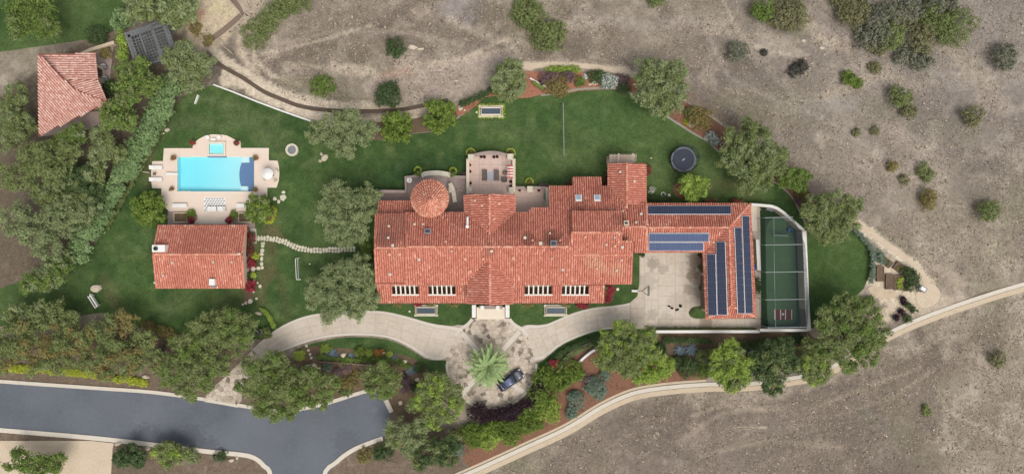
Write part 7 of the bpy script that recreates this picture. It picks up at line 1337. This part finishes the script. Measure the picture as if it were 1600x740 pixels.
b = MB(); b.box((W(841, 134.5).x, W(0, 134.5).y, .3), (2.0, .5, .55), -.6); tag(b.build('clipped_box', LF['green']), 'green clipped box hedge under the white timber beam', 'hedge')
for x0_, y0_, x1_, y1_, l in ((757, 143.5, 762, 140.5, 'pale log piece by the hillside hedge nearest the olive'), (738, 152.5, 743, 149.5, 'pale log piece by the hillside hedge in the middle'), (728, 155.5, 733, 153.5, 'pale log piece by the hillside hedge nearest the citrus pair')):
    b = MB(); b.tube([W(x0_, y0_, .25), W(x1_, y1_, .25)], .11, 7); tag(b.build('log', m_paleWood), l, 'log', 'pale logs along the hillside hedge')
# ---- lamp post, pillars at the driveway
lp = thing('entry_pillar', 'dark capped pillar at the upper side of the driveway', 'pillar', W(408.5, 517)); p = W(408.5, 517); b = MB(); b.box((p.x, p.y, .6), (.62, .62, 1.2)); b.build('post', m_stucco, lp); b = MB(); b.lathe((p.x, p.y, 1.2), [(.42, 0), (.42, .1), (.2, .3), (.001, .36)], 14); b.build('cap', m_iron, lp)
lp = thing('entry_pillar', 'dark capped pillar at the agave side of the driveway', 'pillar', W(433, 557)); p = W(433, 557); b = MB(); b.box((p.x, p.y, .6), (.62, .62, 1.2)); b.build('post', m_stucco, lp); b = MB(); b.lathe((p.x, p.y, 1.2), [(.42, 0), (.42, .1), (.2, .3), (.001, .36)], 14); b.build('cap', m_iron, lp)
# ---- terrace furniture
def tz_(px, py, z): return W(px, py, z)
lounger(757.5, 274, -math.pi/2, 'grey cushioned lounger on the upper terrace, cone tower side of the blue rug', m_cush, 1.65, .75, 'grey loungers on the lounger terrace', 1.09); lounger(776, 274, -math.pi/2, 'grey cushioned lounger on the upper terrace, parasol side of the blue rug', m_cush, 1.65, .75, 'grey loungers on the lounger terrace', 1.09)
b = MB(); p = W(766.8, 275, 1.1); b.box((p.x, p.y, 1.1), (.85, 1.35, .012)); tag(b.build('terrace_rug', m_rugblue), 'pale blue-grey rug between the two grey loungers', 'rug')
b = MB(); p = W(789, 270, 1.3); b.lathe((p.x, p.y, 1.09), [(.3, 0), (.38, .12), (.38, .3), (.3, .4), (.001, .42)], 14); tag(b.build('pouffe', m_wood), 'round brown pouffe beside the red umbrella', 'pouffe')
sq = thing('armchair', 'square brown armchair beside the red umbrella', 'armchair', W(788, 280, 1.09)); p = W(788, 280, 1.3); b = MB(); b.box((p.x, p.y, 1.3), (.7, .7, .4)); b.build('seat', m_cush, sq, bevel=.05); b = MB(); b.box((p.x, p.y-.38, 1.55), (.74, .14, .7)); b.build('backrest', m_cush, sq, bevel=.04)
for s in (-.4, .4): b = MB(); b.box((p.x+s, p.y, 1.46), (.1, .6, .5)); b.build('armrest', m_cush, sq, bevel=.03)
rs = thing('striped_parasol', 'red and white striped square parasol at the terrace edge', 'parasol', W(797, 268, 1.09)); a, c = W(793, 278, 3.0), W(801.5, 258, 3.0); b = MB(); b.tube([((a.x+c.x)/2, (a.y+c.y)/2, 1.09), ((a.x+c.x)/2, (a.y+c.y)/2, 3.1)], .03, 6); b.build('pole', m_white, rs)
nst = 9
for k in range(nst):
    y0_ = a.y+(c.y-a.y)*k/nst; y1_ = a.y+(c.y-a.y)*(k+1)/nst; xm = (a.x+c.x)/2; b = MB(); b.add([(a.x, y0_, 2.85), (xm, y0_, 3.08), (c.x, y0_, 2.85), (c.x, y1_, 2.85), (xm, y1_, 3.08), (a.x, y1_, 2.85)], [(0, 1, 4, 5), (1, 2, 3, 4)]); b.build('canopy_stripe', m_redcloth if k % 2 == 0 else m_white, rs)
b = MB(); p = W(640, 281.5, 1.3); b.lathe((p.x, p.y, .85), [(.1, 0), (.08, .55), (.42, .6), (.42, .66), (.001, .66)], 18); t_ = tag(b.build('round_table', m_white), 'round white table in the corner of the grey terrace', 'table'); b = MB(); b.lathe((p.x, p.y, 1.51), [(.1, 0), (.08, .02), (.001, .02)], 10); b.build('centre_hole', m_iron, t_)
for x, l in ((716, 'small pale lantern on the grey stair terrace nearer the tower'), (721, 'small pale lantern on the grey stair terrace nearer the lounger wall')): b = MB(); p = W(x, 297.5, .9); b.lathe((p.x, p.y, .85), [(.12, 0), (.14, .25), (.05, .35), (.001, .36)], 8); tag(b.build('lantern', m_cream), l, 'lantern', 'lanterns on the grey stair terrace')
gr = thing('barbecue', 'metal barbecue set in the pale counter wall', 'barbecue', W(853, 307, .95)); p = W(853, 307, 1.5); b = MB(); b.box((p.x, p.y, 1.4), (.55, 1.0, .9)); b.build('body', m_grey, gr); b = MB(); b.box((p.x, p.y+.1, 1.9), (.42, .6, .12)); b.build('hood', m_iron, gr)
# ---- pergola over the gabled wing and the grey lattice pergola
pg = thing('pergola', 'pale timber pergola against the lawn end of the gabled wing', 'pergola', W(973, 247)); zt = 2.7; a, c = W(952, 253.5, zt), W(994.5, 241.5, zt)
for x in (a.x+.15, c.x-.15, (a.x+c.x)/2): 
    b = MB(); b.box((x, c.y-.25, 1.3), (.2, .2, 2.6)); b.build('post', m_paleWood, pg)
for y in (c.y-.2, a.y+.2): b = MB(); b.box(((a.x+c.x)/2, y, zt-.08), (c.x-a.x, .16, .2)); b.build('beam', m_paleWood, pg)
for k in range(19): b = MB(); x = a.x+.1+(c.x-a.x-.2)*k/18; b.box((x, (a.y+c.y)/2, zt+.06), (.1 if k not in (6, 16) else .22, a.y*0+(c.y-a.y)+(.35 if k in (6, 16) else .1), .12)); b.build('slat', m_paleWood, pg)
b = MB(); b.box(((a.x+c.x)/2, (a.y+c.y)/2, .06), (c.x-a.x, c.y-a.y, .1)); b.build('floor', m_terr, pg)
lt = thing('lattice_pergola', 'grey timber lattice pergola under the feathery tree', 'pergola', W(236, 70)); zt = 3.0; cA = W(237, 70, zt); an = math.radians(19); R = Matrix.Rotation(an, 3, 'Z')
def lb(x, y, z, dx, dy, dz, nm): b = MB(); b.box(cA+R @ Vector((x*1.14, y*1.14, z)), (dx*(1.14 if dx > 1 else 1), dy*(1.14 if dy > 1 else 1), dz), an); b.build(nm, m_greywood, lt)
for y in (-2.3, 2.5): lb(0, y, 0, 5.9, .22, .2, 'beam')
for x in (-2.8, -1.0, .75, 2.75): lb(x, .1, .02, .28 if x != .75 else .5, 5.0, .22, 'beam')
lb(-2.45, .0, .12, .55, 4.6, .05, 'panel'); lb(-.9, 2.2, .12, 3.3, .75, .05, 'panel'); lb(2.45, .4, .12, .42, 3.6, .05, 'panel'); lb(.8, -1.9, .12, .8, 1.8, .05, 'panel'); lb(-1.9, -2.0, .13, 1.2, .7, .05, 'panel')
for k in range(14): lb(-2.6+k*.4, .1, .16, .07, 4.7, .07, 'slat')
for k in range(11): lb(0, -2.0+k*.42, .23, 5.6, .07, .06, 'slat')
for k in range(3): lb(1.6, .9+k*.5, .27, 1.4, .1, .05, 'slat')
lb(1.6, 2.0, .3, 1.7, .16, .06, 'slat'); lb(-.9, 1.25, .3, 1.6, .14, .06, 'slat')
for x in (-2.7, 2.6):
    for y in (-2.2, 2.4): b = MB(); q = cA+R @ Vector((x, y, 0)); b.box((q.x, q.y, 1.45), (.22, .22, 2.9), an); b.build('post', m_greywood, lt)
sheet('terrace', [(205, 48), (262, 34), (282, 92), (225, 106)], .02, mat('shaded_paving', [(96, 98, 92), (120, 120, 112)], scale=1, rough=.95))
lowwall([(100, 96), (143, 77), (178, 66)], .5, 0, .9, 'garden_wall', 'pale wall along the neighbour lawn', 'wall', m_tan)
# ---- pen rails and boards
RG2 = 'pale rails round the dirt pen'
def rail(pts, label, z=.9, r=.05):
    root = thing('fence_rail', label, 'fence', W(*pts[0]), RG2)
    for a, c in zip(pts, pts[1:]):
        A_, B_ = W(*a, z), W(*c, z); b = MB(); b.tube([A_, B_], r, 5); b.build('rail', m_paleWood, root); n = max(1, int((A_-B_).length/2.5))
        for k in range(n+1): q = A_+(B_-A_)*k/n; b = MB(); b.box((q.x, q.y, z/2), (.1, .1, z)); b.build('post', m_paleWood, root)
rail([(296, 30), (304, 41)], 'short pale rail at the rusty side of the pen'); rail([(319, 46), (325, 53.5)], 'short pale rail beside the lower pen corner'); rail([(312, 52), (318, 63.5)], 'pale rail at the lower pen corner by the pergola'); rail([(358, 0), (376, 23)], 'long pale rail inside the upper pen side'); rail([(371, -2), (383, 22), (365, 43)], 'pale rail outside the upper pen corner')
rail([(340, 60), (348, 69)], 'pale board rail below the pen, nearer the ditch'); rail([(370, 50), (388, 67)], 'pale board rail below the pen, nearer the olive-coloured bush'); rail([(350, 73), (362, 83)], 'pale board rail by the start of the ditch'); rail([(413, 95), (419, 102)], 'loose pale board on the slope above the ditch', .12); rail([(456, 139), (470, 149)], 'pale board beside the ditch bend', .12); rail([(342, 60), (358, 49), (372, 38), (380, 30)], 'long pale rail along the lower pen side', .5, .04)
for x0_, y0_, x1_, y1_, l in ((1154, 670.5, 1180, 671, 'pale stick lying on the lower field'), (1378, 622, 1390, 614, 'pale stick on the lower field near the edge'), (1266, 253, 1278, 260, 'pale stick on the slope above the olive-green tree'), (1331, 242, 1343, 252, 'pale stick on the bare slope patch'), (1310, 229, 1317, 233, 'short pale stick on the slope')):
    A_, B_ = G(x0_, y0_, .1), G(x1_, y1_, .1); b = MB(); b.tube([A_, (A_+B_)/2+Vector((0, .12, 0)), B_], .05, 5); tag(b.build('fallen_stick', m_paleWood), l, 'stick', 'pale sticks on the dry slope')
# ---- white bench frame at the pool house lawn edge, chairs on the neighbour terrace
wb = thing('white_bench', 'white framed bench near the broad tan boulder', 'bench', W(146, 470)); b = MB(); p = W(146, 470, .5); an = -1.0; R = Matrix.Rotation(an, 3, 'Z')
for s in (-.35, 0, .35): b.box(p+R @ Vector((0, s, 0)), (2.2, .14, .05), an)
b.build('seat', m_white, wb)
for s in (-.9, .9): b = MB(); b.box(p+R @ Vector((s, 0, -.25)), (.08, .7, .48), an); b.build('leg', m_white, wb)
b = MB(); b.box(p+R @ Vector((0, .42, .3)), (2.2, .07, .5), an); b.build('backrest', m_white, wb)
for x, y, a, l in ((164, 105, .4, 'pale patio chair on the neighbour terrace, upper'), (166, 124, .2, 'pale patio chair on the neighbour terrace, lower')):
    ch = thing('patio_chair', l, 'chair', W(x, y, .06), 'chairs on the neighbour terrace'); p = W(x, y, .4); R = Matrix.Rotation(a, 3, 'Z'); b = MB(); b.box((p.x, p.y, .45), (.6, .6, .08), a); b.build('seat', m_grey, ch); b = MB(); b.box(p+R @ Vector((0, .3, .35)), (.6, .07, .55), a); b.build('backrest', m_white, ch)
    for sx in (-1, 1):
        for sy in (-1, 1): b = MB(); b.box(Vector((p.x, p.y, .23))+R @ Vector((sx*.26, sy*.26, 0)), (.05, .05, .36), a); b.build('leg', m_iron, ch)
# yellow planted ring beside the citrus tree at the pool house
yr = thing('ring_planting', 'yellow flowered ring planting under the shaggy citrus tree', 'flower bed', W(425, 333)); leaves('foliage', [(*W2(419+12*math.cos(t), 333+14*math.sin(t)), .15, .3) for t in np.linspace(-.8, 1.9, 12)], 'yellow', yr, .15, .2); leaves('blossom', [(*W2(421+6*math.cos(t), 333+8*math.sin(t)), .15, .38) for t in np.linspace(-1, 1.8, 6)], 'flax', yr, .15, .2)

# ---- fallen leaves on the road, the drive and under the trees
n = 2600; lx = RNG.uniform(-66, 45, n); ly = RNG.uniform(-35, -8, n); keep = (pip(lx, ly, PX(ROAD)) & (dpoly(lx, ly, PX(ROAD), True) < RNG.exponential(1.0, n))) | (pip(lx, ly, PX(COURT)) & (RNG.random(n) < .35)); lx, ly = lx[keep], ly[keep]; n = len(lx)
a = RNG.uniform(0, 6.28, n); s = RNG.uniform(.06, .16, n); V = np.zeros((n, 4, 3))
for k, (u, v) in enumerate(((-1, 0), (0, .5), (1, 0), (0, -.5))): V[:, k] = np.c_[lx+(u*np.cos(a)-v*np.sin(a))*s, ly+(u*np.sin(a)+v*np.cos(a))*s, .1+.02*RNG.random(n)]
tag(np_mesh('leaf_litter', V.reshape(-1, 3), 4, mat('fallen_leaf', [(96, 84, 52), (140, 118, 76), (168, 150, 104)], isl=.9, scale=1)), 'small fallen leaves strewn over road edges and court', 'leaf litter', kind='stuff')
